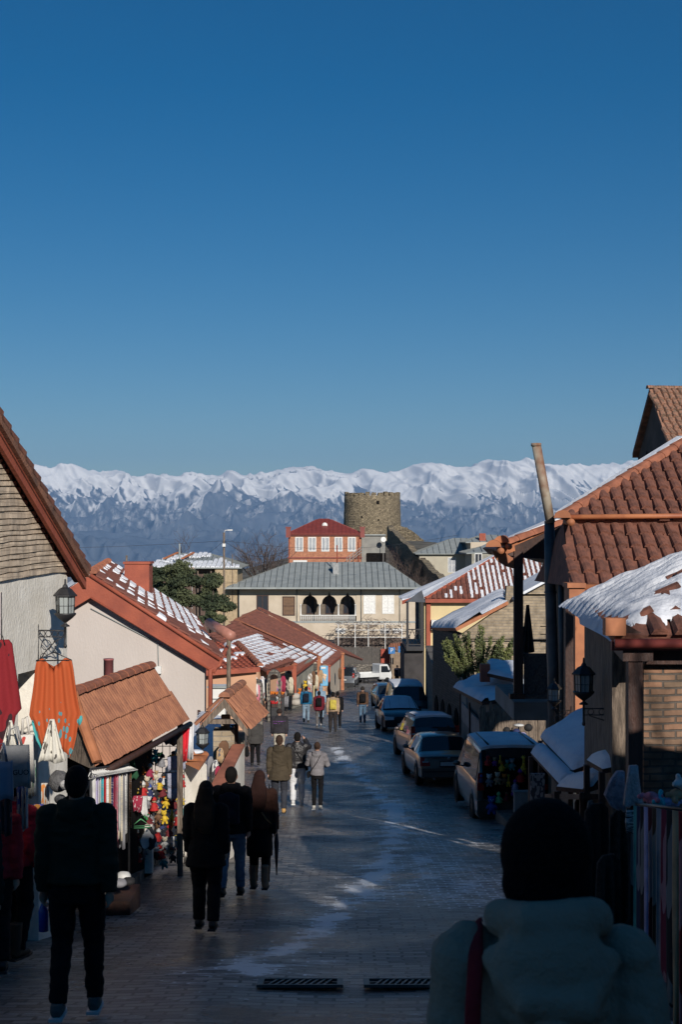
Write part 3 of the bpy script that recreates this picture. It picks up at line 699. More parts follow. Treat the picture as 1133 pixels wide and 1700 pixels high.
def red_tunic():
    top = P(2,1062,12.6); t = thing('red_tunic', 'dark red tunic with black print hanging from a chain at the left edge', 'tunic', top); u = Vector((1,.3,0)).normalized()
    b = MB(); cloth(b, top, u, [(0,-.12,.06),(-.04,-.15,.09),(-.2,-.18,.11),(-.4,-.2,.14),(-.62,-.2,.17),(-.68,-.2,.12),(-.85,-.15,.09),(-.98,-.1,.04)], 3, .012, .02, 24, 1)
    b.build('cloth', printed('red_printed_cloth', (.20,.008,.014), (.03,.008,.012), 11, (.60,.61)), t)
    h = MB(); h.tube([top+Vector((0,0,.0)), top+Vector((0,0,.42))], .005); h.tube([top+u*.03+Vector((0,0,-.05)), top+u*.0+Vector((0,0,.06)), top-u*.05], .006); h.build('chain_hanger', m_iron, t)
red_tunic()
# hanging patterned cloths and bags below them
m_wprint = printed('white_flowered_cloth', (.60,.58,.52), (.10,.09,.08), 22, (.60,.62))
m_wprint2 = printed('white_red_flowered_cloth', (.60,.57,.52), (.40,.05,.04), 16, (.60,.62))
m_bagw = mat('off_white_canvas', (.34,.34,.34), .9, (.20,.21,.22), 5, .2)
def simple_cloth(name, label, cat, px, py, Y, w, h, m, u=(1,.2,0), folds=3, amp=.02, taper=(1,1), group=None, seed=0):
    top = P(px,py,Y); t = MB(); n = 6
    cloth(t, top, u, [(-h*j/n, -w/2*(taper[0]+(taper[1]-taper[0])*j/n), w/2*(taper[0]+(taper[1]-taper[0])*j/n)) for j in range(n+1)], folds, amp, .012, 16, seed)
    t.move(Matrix.Translation(-top)); o = t.build(name, m); o.location = top; return tag(o, label, cat, group)
simple_cloth('headscarf', 'white flowered headscarf hanging in two points below the orange tunic', 'headscarf', 86,1194,13.3,.08,.40,m_wprint,taper=(.5,3.2))
simple_cloth('headscarf.001', 'white headscarf with red flowers hanging in a point near the dark doorway', 'headscarf', 17,1196,12.2,.07,.34,m_wprint,taper=(.3,3.0))
def tote(name, label, px, py, Y, w, h, m, text=None):
    top = P(px,py,Y); t = thing(name, label, 'bag', top); b = MB(); cloth(b, top, (1,.15,0), [(-h*j/5, -w/2*(1+.1*j/5), w/2*(1+.1*j/5)) for j in range(6)], 1, .012, .05, 12, 3); b.build('bag_body', m, t)
    k = MB(); k.tube([top+Vector((-w*.25,0,0)), top+Vector((-w*.18,0,.14)), top+Vector((w*.1,0,.16)), top+Vector((w*.25,.02,0))], .012, 5); k.build_each('handle', m, t)
    if text:
        cu = bpy.data.curves.new('lettering','FONT'); cu.body = text; cu.size = .060; cu.extrude = .001; cu.align_x = 'CENTER'; o = bpy.data.objects.new('lettering', cu); C.objects.link(o); dg = bpy.context.evaluated_depsgraph_get()
        me = bpy.data.meshes.new_from_object(o.evaluated_get(dg)); bpy.data.objects.remove(o); me.materials.clear(); me.materials.append(m_black); o = bpy.data.objects.new('lettering', me); C.objects.link(o); o.parent = t
        o.location = (0.02,-.035,-.24); o.rotation_euler = (math.radians(90),0,math.radians(8))
tote('tote_bag', 'pale grey canvas bag with dark lettering hanging by the doorway', 24,1238,12.0,.22,.36,m_bagw,'RAGUO')
tote('tote_bag.001', 'white bag with red and green flowers hanging right of the lettered canvas bag', 42,1220,12.4,.12,.42,m_wprint2)
tote('tote_bag.002', 'small blue grey bag hanging at the very left edge above the red sweater', 2,1265,11.8,.16,.32,mat('blue_grey_canvas',(.20,.26,.36),.9))
def fur_hat(name, label, px, py, Y, r, m, flat=.8):
    c = P(px,py,Y); mb = MB(); mb.ell((0,0,0), (r,r,r*flat), nu=18, nv=12)
    mb.v = [tuple(Vector(v)*(1+.12*noise.noise(Vector(v)*22))) for v in mb.v]; o = mb.build(name, m); o.location = c; tag(o, label, 'hat')
m_greyfur = mat('grey_wool', (.12,.12,.125), 1, (.06,.06,.065), 30, .6, 60); m_whitefur = mat('white_wool', (.55,.55,.54), 1, (.4,.4,.4), 30, .6, 60)
fur_hat('wool_hat', 'large dark grey wool hat hanging under the white headscarf', 97,1297,13.6,.095,m_greyfur,1.1)
fur_hat('wool_hat.001', 'smaller white wool hat hanging beside the large grey wool hat', 109,1303,13.4,.058,m_whitefur)
fur_hat('wool_hat.002', 'grey and black wool hat hanging lowest under the white wool hat', 100,1327,13.6,.06,m_greyfur)
for k_,(px,py,Y,w,h,m_,lb) in enumerate(((6,1290,12.3,.14,.5,printed('dark_floral',(.05,.04,.05),(.4,.1,.08),14,(.58,.6)),'dark floral shawl at the left edge below the flowered headscarf'),(36,1300,12.7,.10,.42,printed('pale_floral',(.42,.40,.38),(.08,.12,.3),16,(.55,.57)),'pale shawl with blue flowers below the lettered bag'),(52,1262,13.0,.07,.34,printed('green_floral',(.35,.36,.33),(.04,.16,.07),15,(.55,.57)),'narrow pale cloth with green leaves right of the canvas bags'),(74,1300,13.9,.07,.3,printed('pale_orange',(.45,.42,.38),(.5,.2,.05),15,(.57,.6)),'cream cloth with orange specks under the tunic'))):
    simple_cloth('patterned_cloth', lb, 'cloth', px,py,Y,w,h,m_,seed=k_)
simple_cloth('patterned_shawl', 'blue and orange patterned shawl hanging behind the woman in red', 'shawl', 64,1335,13.8,.09,.35,printed('blue_orange_shawl',(.10,.10,.36),(.50,.22,.05),12,(.5,.51)))

# ---------------- stall with tiled lean-to roof
def tiled_stall():
    t = thing('market_stall', 'souvenir stall with steep worn tile roof and wooden end board before the white house', 'market stall', (-3.1,19.5,zr(19.5)))
    e0, e1, r1, r0 = Vector((-3.02,17.7,-2.84)), Vector((-2.44,22.4,-2.86)), Vector((-2.96,22.1,-2.02)), Vector((-3.46,18.2,-2.02))
    pl = Plane([e0,e1,r1,r0]); r = thing_part('roof', t); mb = MB(); pl.slab(mb, .07); pl.tiles(mb, .105, .36, r=.046, seed=8, seg=4, jit=.006); mb.build('tiles', m_tilew, r)
    mb = MB(); ridge(mb, r0+Vector((0,0,.02)), r1+Vector((0,0,.02)), .10, 10); mb.build('ridge_tiles', m_ridge, r)
    pb = Plane([r0+Vector((-.9,.1,-.9)), r1+Vector((-.9,.1,-.9)), r1, r0]); mb = MB(); pb.slab(mb,.06); pb.tiles(mb,.105,.36,r=.046); mb.build('back_tiles', m_tile2, r)
    mb = MB(); ridge(mb, r0+Vector((.04,-.06,-.02)), e0+Vector((-.0,-.06,.04)), .075, 3, step=.5); mb.build('verge_roll', m_orange, r)
    mb = MB(); mb.prism([e0+Vector((-.02,-.05,-.08)), r0+Vector((0,-.05,-.1)), r0+Vector((-.05,-.05,-.80))], (.0,.04,0)); mb.build('end_board', m_oldwood, t)
    mb = MB(); mb.bb(-3.05,-2.97,17.75,17.85,zr(17.8),-2.9); mb.bb(-2.56,-2.48,22.2,22.3,zr(22.3),-2.92); mb.build_each('post', m_oldwood, t)
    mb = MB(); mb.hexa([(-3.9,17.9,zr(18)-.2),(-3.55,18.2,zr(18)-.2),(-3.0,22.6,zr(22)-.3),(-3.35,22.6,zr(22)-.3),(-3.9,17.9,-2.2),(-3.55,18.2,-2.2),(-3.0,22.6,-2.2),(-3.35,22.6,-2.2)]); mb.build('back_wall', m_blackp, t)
    mb = MB(); mb.tube([e0+Vector((.06,0,-.1)), e1+Vector((.06,0,-.1))], .045, 8); mb.build('eave_beam', m_darkwood, t)
tiled_stall()
mb = MB(); c = P(180,1128,24.5); mb.lathe([(.05,-.25),(.05,0),(.085,0),(.085,.33),(.09,.33),(.09,.36),(.0,.36)], c, 14); mb.move(Matrix.Translation(-c)); o = mb.build('vent_pipe', mat('pink_pipe',(.40,.13,.13),.6)); o.location = c
tag(o, 'short pink vent pipe standing up behind the worn tile stall roof', 'vent pipe')

# ---------------- white house with red verge
def white_house():
    t = thing('white_gable_house', 'white plastered house with broad red painted verge and snow streaked brown tile roof', 'house', P(230,1300,34))
    A = P(150,952,34); E = P(366,1092,34); W0 = P(20,990,34); dep = Vector((-2.35,17,0)); z0 = -9.5
    lx = A.x-(E.x-A.x); 
    wt = lambda x: A.z-.50-(x-A.x)*(A.z-E.z)/(E.x-A.x) if x > A.x else A.z-.50-(A.x-x)*(A.z-E.z)/(E.x-A.x)
    xr_ = P(338,1100,34).x; xl_ = 2*A.x-xr_
    w = MB(); poly = [(xl_,34.25,z0),(xr_,34.25,z0),(xr_,34.25,wt(xr_)),(A.x,34.25,wt(A.x)),(xl_,34.25,wt(xl_))]
    w.prism(poly, (0,.4,0)); w.build('gable_wall', m_white, t)
    w = MB(); vwall(w, (xr_-.002,34.65), (xr_+dep.x,34.25+dep.y), z0, wt(xr_), .35); vwall(w, (xl_+dep.x,34.25+dep.y), (xl_+.002,34.65), z0, wt(xl_), .35); w.build('side_wall', m_white, t)
    r = thing_part('roof', t); far = lambda p: p+dep
    pr = Plane([E, far(E), far(A), A]); mb = MB(); pr.slab(mb,.1); pr.tiles(mb,.24,.30,r=.06,seed=3); mb.build('tiles', m_tiled, r)
    L_ = Vector((2*A.x-E.x, E.y, E.z)); pL = Plane([far(L_), L_, A, far(A)]); mb = MB(); pL.slab(mb,.1); pL.snow(mb,.10,.4,.02); mb.build('snowy_slope', m_snow, r)
    mb = MB()
    def f(x,y):
        yy = (y-pr.y0)/(pr.y1-pr.y0); xx = (x-pr.x0)/(pr.x1-pr.x0)
        xx = xx if pr.u.y > 0 else 1-xx
        return (0.97 if (xx > .25) else .0)*(1 if yy < .80 else .25)*(1 if yy > .10 else .3) if xx > .25+.5*(yy-.35) else (.18 if yy<.8 else .05)
    pr.snow_cells(mb, f, .40, .30, .06, .92, run=(.62,.95)); mb.build('snow', m_snow, r)
    mb = MB(); ridge(mb, A+Vector((0,0,.03)), far(A)+Vector((0,0,.03)), .13, 30); mb.build('ridge_tiles', m_ridge, r)
    # broad red verge band under the tiles
    mb = MB()
    for s in (1,-1):
        e = E if s > 0 else L_
        mb.prism([A+Vector((0,0,-.02)), e+Vector((0,0,-.02)), e+Vector((-.12*s,0,-.34)), A+Vector((0,0,-.58))], (0,.22,0))
    mb.build('verge_band', m_redpaint, r)
    mb = MB(); 
    mb.tube([A+Vector((0,-.02,-.04)), E+Vector((0,-.02,-.04))], .05, 8); mb.tube([A+Vector((0,-.01,-.57)), E+Vector((-.12,-.01,-.36))], .03, 6); mb.build('verge_moulding', m_redpaint, r)
    mb = MB(); c = P(230,952,44); mb.bb(c.x-.38,c.x+.38,43.6,44.4,c.z-.9,c.z+.30); mb.bb(c.x-.42,c.x+.42,43.56,44.44,c.z+.30,c.z+.37); mb.build('chimney', m_redpaint, r)
    mb = MB(); a = P(366,1096,34.1); b = P(341,1112,34); mb.tube([P(388,1052,47), a, a+Vector((-.02,0,-.12)), b+Vector((.12,0,0)), b+Vector((.12,0,-1.3))], .055, 8); mb.build('downpipe', m_redpaint, t)
    return t
white_house()
def wall_fittings():
    t = thing('wall_cable', 'thin grey cable with junction box on the white house wall', 'cable', P(250,1080,34.2)); m = MB(); Y = 34.22
    m.tube([P(150,1010,Y),P(200,1036,Y),P(262,1068,Y),P(322,1103,Y)], .014, 5); m.tube([P(262,1068,Y),P(263,1108,Y)], .012, 5); m.build('cable', m_greyroof, t)
    m = MB(); c = P(263,1112,34.2); m.bb(c.x-.07,c.x+.07,34.14,34.25,c.z-.09,c.z+.09); m.build('junction_box', m_metalw, t)
wall_fittings()
# roller and posts by the white house corner
mb = MB(); a, b = P(347,1034,40), P(384,1056,38); mb.tube([a,b], .14, 12); mb.move(Matrix.Translation(-a)); o = mb.build('rolled_awning', mat('salmon_metal',(.45,.20,.15),.5)); o.location = a; tag(o, 'salmon pink rolled awning at the corner of the snow streaked brown roof', 'awning')
t = thing('wooden_pole', 'weathered wooden pole rising beside the white house corner', 'pole', P(379,1190,40)); mb = MB(); mb.tube([P(379,1230,39.5), P(380,1060,39.5)], .06, 8); mb.build('pole', m_oldwood, t); mb = MB(); mb.bb(P(379,1060,39.5).x-.12,P(379,1060,39.5).x+.12,39.4,39.6,P(379,1060,39.5).z,P(379,1060,39.5).z+.08); mb.build('pole_cap', m_redpaint, t)

# ---------------- row of houses down the left side
def slope_house(name, label, quads, walls, wm, tm, snows=(), ridges=(), pitch=.26, course=.36, eaves=()):
    q0 = quads[0][0]; t = thing(name, label, 'house', (q0[0], q0[1], zr(q0[1]))); r = thing_part('roof', t)
    for i, q in enumerate(quads):
        pl = Plane(q); mb = MB(); pl.slab(mb,.12); pl.tiles(mb,pitch,course,r=pitch*.22,seed=i); mb.build('tiles', tm, r)
        for k, f in snows:
            if k == i: mb = MB(); pl.snow_cells(mb, f(pl), pitch*2, course, .055, .84, run=(.90,1.03)); mb.build('snow', m_snow, r)
    if ridges:
        mb = MB(); [ridge(mb, a, b, .14, step=.42) for a,b in ridges]; mb.build('ridge_tiles', m_ridge, r)
    if eaves:
        mb = MB()
        for a, b in eaves: mb.prism([a+Vector((0,-.03,-.02)), b+Vector((0,-.03,-.02)), b+Vector((0,-.03,-.24)), a+Vector((0,-.03,-.24))], (0,.08,0))
        mb.build('eave_board', m_redpaint, r)
    for (A, B, z0, z1, mm) in walls:
        mb = MB(); vwall(mb, A, B, z0, z1, .3); mb.build('wall', mm or wm, t)
    return t
def lower(frac, dens=.97, side=None):
    def mk(pl):
        def f(x, y):
            yy = (y-pl.y0)/(pl.y1-pl.y0); xx = (x-pl.x0)/(pl.x1-pl.x0)
            wob = .06*noise.noise(Vector((x*.9,y*.9,2)))
            if side is not None and not (side[0] < xx < side[1]): return 0
            return dens if yy < frac+wob and yy > .05 else 0
        return f
    return mk
# A: small house with red ribbed hip roof
Ya = 60
slope_house('peach_house', 'low peach house under dark red tiled hip roof behind the wooden pole', 
    [[P(322,1114,Ya), P(432,1106,Ya+1), P(395,1068,Ya+6), P(345,1062,Ya+6)]],
    [((P(330,1,Ya+.5).x,Ya+.6),(P(425,1,Ya+.9).x,Ya+1.2),-11,P(0,1112,Ya).z,None)], m_peach, m_redpaint, [(0, lower(.9,.35))], [(P(432,1104,Ya+1),P(395,1066,Ya+6))], eaves=[(P(322,1114,Ya),P(432,1106,Ya+1))])
# white panelled kiosk front below
t = thing('white_kiosk', 'white panelled kiosk front between the white house and the gate canopy', 'kiosk', P(358,1190,56)); mb = MB(); a = P(346,1140,56); b = P(374,1200,56); mb.bb(a.x,b.x,56,57,b.z,a.z); mb.build('wall', m_metalw, t); mb = MB(); mb.bb(a.x-.05,b.x+.05,55.9,55.98,a.z-.05,a.z+.03); mb.bb(a.x,b.x,55.95,55.99,a.z-.5,a.z-.46); mb.build('trim', m_greyroof, t)
# B
B = [P(443,1113,78), P(487,1104,82), P(392,1030,90), P(345,1060,84)]
B2 = [P(487,1119,84), P(528,1089,95), P(440,1034,101), P(392,1029,90)]
slope_house('snow_striped_house', 'long brown tiled house with stripes of snow on its lower roof and peach wall', [B], 
    [((B[0].x-.5,78.6),(B[1].x-.5,82.6),-11.5,B[0].z,None), ((B[0].x-5,79.6),(B[0].x-.5,78.6),-11.5,B[0].z-.1,None)], m_peach, m_tiled, [(0, lower(.62))], [(B[2],B[1])], .32, .4, [(B[0],B[1])])
slope_house('grey_green_house', 'brown tiled house with grey green stucco front hung with goods, left of the poster', [B2],
    [((B2[0].x-.25,84.5),(B2[1].x-.3,94.5),-12.5,B2[0].z,None)], m_greenish, m_tiled, [(0, lower(.42,.97,(.3,1)))], [(B2[3],B2[1]),], .32, .4, [(B2[0],B2[1])])
Cc = [P(544,1106,103), P(570,1084,114), P(426,1013,118), P(390,1030,106)]
slope_house('brown_roof_house', 'farthest brown tiled house of the left row with ice cream poster on its front', [Cc, [P(570,1084,114),P(600,1100,125),P(480,1030,128),P(426,1013,118)]],
    [((P(528,1,97).x,97),(P(546,1,104).x,104),-13.5,Cc[0].z+.1,m_yellow), ((P(546,1,104).x,104),(P(570,1,116).x,116),-14,Cc[0].z-.1,None)], m_beige, m_tiled, [(0, lower(.30,.97,(.0,.75)))], [(Cc[2],Cc[1]),(Cc[2],Cc[3])], .34, .42, [(Cc[0],Cc[1])])
# rust posts and ice-cream poster
for k, (px, Y, y0, y1, where) in enumerate(((489,83,1104,1168,'at the peach wall corner'),(530,96.5,1092,1160,'left of the ice cream poster'),(546,103,1106,1152,'right of the ice cream poster'),(569,113,1086,1146,'at the far end of the left row'))):
    a, b = P(px,y0,Y), P(px,y1,Y); mb = MB(); mb.bb(-.12,.12,-.12,.12,0,a.z-b.z); mb.bb(-.17,.17,-.17,.17,a.z-b.z,a.z-b.z+.12); o = mb.build('rust_post', m_orange if k%2 else m_redpaint); o.location = b; tag(o, 'square rust red post '+where, 'post', 'rust red posts of the left row')
def poster():
    A = P(532,1105,96.3); Bp = P(545,1152,96.3); w = Bp.x-A.x; h = 1.35; c = Vector((A.x+w/2,96.2,A.z-h/2))
    t = thing('poster', 'blue ice cream poster on the yellowish house front of the left row', 'poster', c)
    mb = MB(); mb.bb(c.x-w/2,c.x+w/2,96.15,96.25,c.z-h/2,c.z+h/2); mb.build('board', mat('blue_poster',(.10,.30,.52),.5,(.16,.42,.62),2), t)
    mb = MB(); mb.ell((c.x+.08,96.13,c.z+.02),(.10,.03,.10)); mb.ell((c.x-.02,96.13,c.z+.08),(.08,.03,.08)); mb.add([(c.x-.1,96.12,c.z-.02),(c.x+.16,96.12,c.z-.02),(c.x+.06,96.12,c.z-.40)],[(0,1,2)]); mb.build('ice_cream', mat('ice_cream',(.7,.5,.33),.6), t)
    mb = MB(); mb.bb(c.x-w/2+.03,c.x+w/2-.03,96.15,96.25,c.z-h/2-.62,c.z-h/2-.03); mb.build('lower_poster', mat('tan_poster',(.52,.34,.20),.6,(.25,.10,.05),4), t)
    mb = MB(); mb.bb(c.x-w*.4,c.x+w*.2,96.13,96.149,c.z+.48,c.z+.60); mb.build('headline', m_metalw, t)
poster()
# ================================================================ RIGHT SIDE
# ---- nearest building: brick wall towards us, plank wall to the street, thick snow on tiles
def near_right():
    t = thing('brick_corner_shop', 'brick corner shop with thick snow on its tile roof at the right edge', 'shop', (3.4,15,zr(15)))
    mb = MB(); mb.bb(3.06,5.6,14.35,14.7,-5,-1.05); mb.build('brick_wall', m_brick, t)
    mb = MB(); vwall(mb, (3.2,17.2),(3.06,14.702),-5.6,-1.0,-.25); mb.bb(3.22,5.6,16.9,17.2,-5.8,-1.0); mb.build('plank_wall', m_oldwood, t)
    mb = MB()
    for i in range(5):
        y = 14.8+i*.48; x = 3.06+(y-14.7)*.056; mb.bb(x-.03,x+.02,y,y+.30,-5,-1.0)
    mb.build('wall_battens', m_oldwood, t)
    r = thing_part('roof', t)
    a = P(1035,1054,14); b = P(970,992,17.6); c_ = Vector((4.3,15.9,-.05)); d_ = c_; e = Vector((5.9,14,a.z)); r2 = Vector((5.0,15.9,-.05)); e2 = Vector((5.9,17.6,a.z+.1))
    p1 = Plane([b, a, c_]); p2 = Plane([a, e, r2, c_]); p3 = Plane([e2, b, c_, r2])
    mb = MB()
    for p in (p1,p2,p3): p.slab(mb,.1)
    p2.tiles(mb,.235,.38,r=.085,seed=9); p1.tiles(mb,.235,.38,r=.085,seed=10); mb.build('tiles', m_tile, r)
    mb = MB(); st_ = .035; xs_ = [2.70+st_*i for i in range(int(3.2/st_)+1)]; ys_ = [13.92+st_*j for j in range(int(3.8/st_)+1)]; idx = {}; vs = []; fs = []
    def zp(p, x, y): return p.o.z-(p.n.x*(x-p.o.x)+p.n.y*(y-p.o.y))/p.n.z
    def nn(x, y, s_): return noise.noise(Vector((x, y, s_)))
    def vt(i, j):
        if (i,j) in idx: return idx[i,j]
        x, y = xs_[i], ys_[j]; hs_ = [zp(p,x,y) for p in (p1,p2,p3)]; m_ = min(hs_); k = 9.; z = -math.log(sum(math.exp(-k*(q-m_)) for q in hs_))/k+m_
        e_ = min((m_-(a.z))/.12+.35, 1); d = .11+.05*nn(x*1.4,y*1.4,3)+.03*nn(x*4,y*4,7)+.018*math.cos(2*math.pi*(y/.235))*(1 if hs_[0] < hs_[1] else 0)
        edge = .10+.05*nn(x*3.5,1,2)+.03*nn(x*9,4,2) if hs_[1] < hs_[0] else .0
        t_ = max(0, min(1, ((m_-a.z)-edge*.8)/.10)); r0 = math.hypot((x-3.62)*1.1, (y-14.62)); t_ = min(t_, max(0, (r0-.07-.02*nn(x*9,y*9,1))/.09)) if r0 < .3 else t_
        vs.append((x, y, z+max(-.02, d*t_**.55-.02 if t_ > 0 else -.03)+.05*(t_ > 0))); idx[i,j] = len(vs)-1; return idx[i,j]
    for i in range(len(xs_)-1):
        for j in range(len(ys_)-1):
            x, y = xs_[i]+st_/2, ys_[j]+st_/2; m_ = min(zp(p,x,y) for p in (p1,p2,p3)); hs2 = zp(p2,x,y) <= zp(p1,x,y)
            lim = a.z+(.08+.04*nn(x*3.5,1,2)+.025*nn(x*9,4,2) if hs2 else -.03)
            if m_ < lim or math.hypot((x-3.62)*1.1, y-14.62) < .09+.03*nn(x*9,y*9,1): continue
            fs.append((vt(i,j), vt(i+1,j), vt(i+1,j+1), vt(i,j+1)))
    mb.add(vs, fs, 0, True); mb.build('snow', m_snow, r)
    mb = MB(); mb.prism([a+Vector((-.12,-.06,-.06)), e+Vector((0,-.06,-.06)), e+Vector((0,-.06,-.15)), a+Vector((-.12,-.06,-.15))], (0,.06,0)); mb.tube([a+Vector((-.1,-.1,-.08)), e+Vector((0,-.1,-.08))], .05, 8); mb.build('gutter', m_redroof, r)
    mb = MB(); mb.prism([a+Vector((0,0,-.10)), b+Vector((0,0,-.10)), b+Vector((0,0,-.26)), a+Vector((0,0,-.26))], (.3,0,0)); mb.build('eave_box', m_darkwood, r)
    mb = MB(); mb.tube([a+Vector((-.03,-.02,-.06)), b+Vector((-.05,0,-.06))], .06, 8); mb.build('street_gutter', m_orange, r)
    for (px, Y, y0, y1) in ((1054,14.1,1078,1560),(993,17.1,1020,1330)):
        p, q = P(px,y0,Y), P(px,y1,Y); mb = MB(); mb.bb(p.x-.07,p.x+.07,Y-.07,Y+.07,q.z,p.z)
        k = P(px-32 if Y < 15 else px-20, 1043 if Y < 15 else 1003, Y); mb.prism([p+Vector((-.07,-.07,0)), p+Vector((.07,-.07,.0)), p+Vector((.07,-.07,.16)), k+Vector((.0,-.07,.1)), k+Vector((-.04,-.07,-.02))], (0,.14,0)); mb.build('post', m_darkwood, t)
    mb = MB(); k = P(1021,1040,13.95); mb.box(k, (.20,.16,.17)); mb.build('gutter_hopper', m_orange, t)
    mb = MB(); mb.bb(3.04,5.6,14.2,14.36,-1.28,-1.07); mb.build('lintel', m_darkwood, t)
def shade_block():  # block added out of view to throw shade on the balcony
    t = thing('unseen_shade_block', 'brick block added outside the right edge to shade the balcony house', 'building', (5.4,16.3,-1)); mb = MB(); mb.bb(4.75,5.6,15.2,17.4,-1,1.35); mb.build('wall', m_brick, t)
    for q in ([Vector((4.6,17.6,1.3)),Vector((4.6,15.0,1.3)),Vector((5.2,15.0,1.65)),Vector((5.2,17.6,1.65))],[Vector((5.8,15.0,1.3)),Vector((5.8,17.6,1.3)),Vector((5.2,17.6,1.65)),Vector((5.2,15.0,1.65))]): pl = Plane(q); mb = MB(); pl.slab(mb,.08); pl.tiles(mb,.235,.38,r=.085); mb.build('tiles', m_tile, t)
near_right(); shade_block()
c = P(970,1132,15.4); lantern('wall_lantern.001', 'black domed wall lantern on scrolled bracket beside the right hand brown post', c, .78, (3.15-c.x,0,0), 'wrought iron lanterns')
c = P(921,1152,22.6); lantern('wall_lantern.002', 'smaller dark lantern in shade below the grey flue pipe', c, .76, (.3,.2,0), 'wrought iron lanterns')
c = P(336,1224,25.3); lantern('wall_lantern.003', 'small lantern standing on the stone wall between red jersey and gate canopy', c, .8, None, 'wrought iron lanterns')

# ---- balcony house with large tile roof
def zpl(Y): return -.83+.555*(Y-24)
def onpl(px, py):
    s = (HZ-py)/F; Y = (-.83-.555*24)/(s-.555); return P(px,py,Y)
def balcony_house():
    t = thing('balcony_house', 'large house with curved tile roof, orange columns and wooden street balcony on the right', 'house', (4.5,26,zr(26)))
    r = thing_part('roof', t)
    up = Plane([onpl(940,872), onpl(1300,872), onpl(1300,640), onpl(1140,744), onpl(940,862)])
    lo = Plane([P(947,974,24), P(1300,974,24), onpl(1300,868), onpl(938,868)])
    up.o = up.o+up.n*.10; mb = MB(); up.slab(mb,.10); up.tiles(mb,.235,.40,r=.09,seed=21,seg=5,jit=.015); mb.build('upper_tiles', m_tile, r)
    mb = MB(); lo.slab(mb,.10); lo.tiles(mb,.235,.40,r=.09,seed=22,seg=5,jit=.015); mb.build('lower_tiles', m_tile, r)
    h0 = onpl(936,864)+Vector((0,0,.10)); h1 = onpl(1140,742)+Vector((0,0,.14)); mb = MB(); ridge(mb, h0, h1, .13, 9); mb.build('hip_tiles', m_ridge, r)
    # snowy slope behind the hip, falling to the street side
    b = Vector((h0.x-.05, h0.y+9, h0.z-.02)); b2 = Vector((3.1,33,-.35)); ps = Plane([P(838,904,24.0), h0+Vector((0,.05,0)), h1+Vector((0,.1,0)), h1+Vector((0,4,0)), P(838,904,24.0)+Vector((0,8,0))])
    mb = MB(); mb.prism([h0+Vector((-.03,.05,.05)), h1+Vector((-.03,.05,.09)), h1+Vector((-.12,.25,.10)), h0+Vector((-.12,.25,.06))], (0,0,-.12)); mb.build('snow', m_snow, r)
    # small rear wing whose eave reaches the street: verge, soffit, eave tiles
    g0, g1 = P(936,866,29.6), P(835,903,29.0)
    mb = MB(); ridge(mb, g1, g0, .12, 4); mb.build('verge_tiles', m_ridge, r)
    mb = MB(); mb.prism([g0+Vector((0,.05,.05)), g1+Vector((.1,.1,.05)), g1+Vector((.2,.6,.10)), g0+Vector((0,.6,.10))], (0,0,.06)); mb.build('verge_snow', m_snow, r)
    mb = MB(); mb.prism([g0+Vector((0,0,-.06)), g1+Vector((0,0,-.06)), g1+Vector((0,0,-.24)), g0+Vector((0,0,-.24))], (0,.06,0)); mb.build('verge_board', m_orange, r)
    mb = MB(); mb.prism([P(838,913,29.1), P(938,872,29.2), P(945,940,29.2), P(905,928,29.2), P(850,925,29.1)], (0,4.5,0)); mb.build('soffit', m_darkwood, r)
    mb = MB(); mb.tube([onpl(930,868)+Vector((0,-.25,.10)), onpl(1300,866)+Vector((0,-.25,.12))], .048, 10); mb.build('gutter_pipe', mat('rusty_orange_pipe',(.46,.17,.07),.6,(.30,.09,.04),3), r)
    for (px,py,Y,l) in ((822,906,28.6,.35),(835,899,28.8,.3),(936,858,25.6,.3)):
        mb = MB(); p = P(px,py,Y); ridge(mb, p+Vector((-.05,-.25,.02)), p+Vector((.05,l,.05)), .14, 1); mb.tube([p+Vector((.1,-.3,-.10)), p+Vector((.1,l,-.08))], .065, 10); mb.build('ridge_end_tiles', m_orange, r)
    mb = MB(); mb.prism([P(818,915,28.8), P(836,915,28.8), P(864,935,28.8), P(864,947,28.8), P(840,940,28.8), P(826,930,28.8)], (0,.14,0)); mb.build('eave_bracket', m_orange, r)
    # gutter of the lower roof and column capital
    mb = MB(); mb.tube([P(945,976,23.8), P(1300,976,23.8)], .07, 8); mb.build('lower_gutter', m_orange, r)
    for (x0,x1,y0,y1,Y) in ((943,974,968,976,23.4),(946,972,976,1006,23.45),(974,1000,984,1010,23.6)):
        a, b_ = P(x0,y0,Y), P(x1,y1,Y); mb = MB(); mb.bb(a.x,b_.x,Y,Y+.5,b_.z,a.z); mb.build('capital', m_orange, t)
    a, b_ = P(956,1006,23.7), P(984,1300,23.7); mb = MB(); mb.hexa([(a.x,23.7,b_.z),(b_.x,23.7,b_.z),(b_.x,24.1,b_.z),(a.x,24.1,b_.z),(a.x,23.7,a.z),(b_.x-.02,23.7,a.z),(b_.x-.02,24.1,a.z),(a.x,24.1,a.z)]); mb.build('column', m_orange, t)
    a, b_ = P(940,1000,23.4), P(953,1300,23.4); mb = MB(); mb.bb(a.x,b_.x,23.4,23.6,b_.z,a.z); mb.build('column', m_darkwood, t)
    mb = MB(); mb.bb(4.0,9.5,24.2,24.5,-7,-.86); mb.build('wall', mat('warm_white_wall',(.60,.52,.40),.9), t); mb = MB(); mb.bb(4.12,4.4,24.5,27.8,-7.5,-.9); mb.bb(4.4,9.5,27.5,27.8,-7.5,-.9); mb.bb(4.9,5.2,28,34,-7.5,-.5); mb.build('side_wall', mat('shadow_brown_side_wall',(.16,.12,.09),.9,(.09,.07,.055),2), t)  # side wall's shadow is put into its dark brown colour
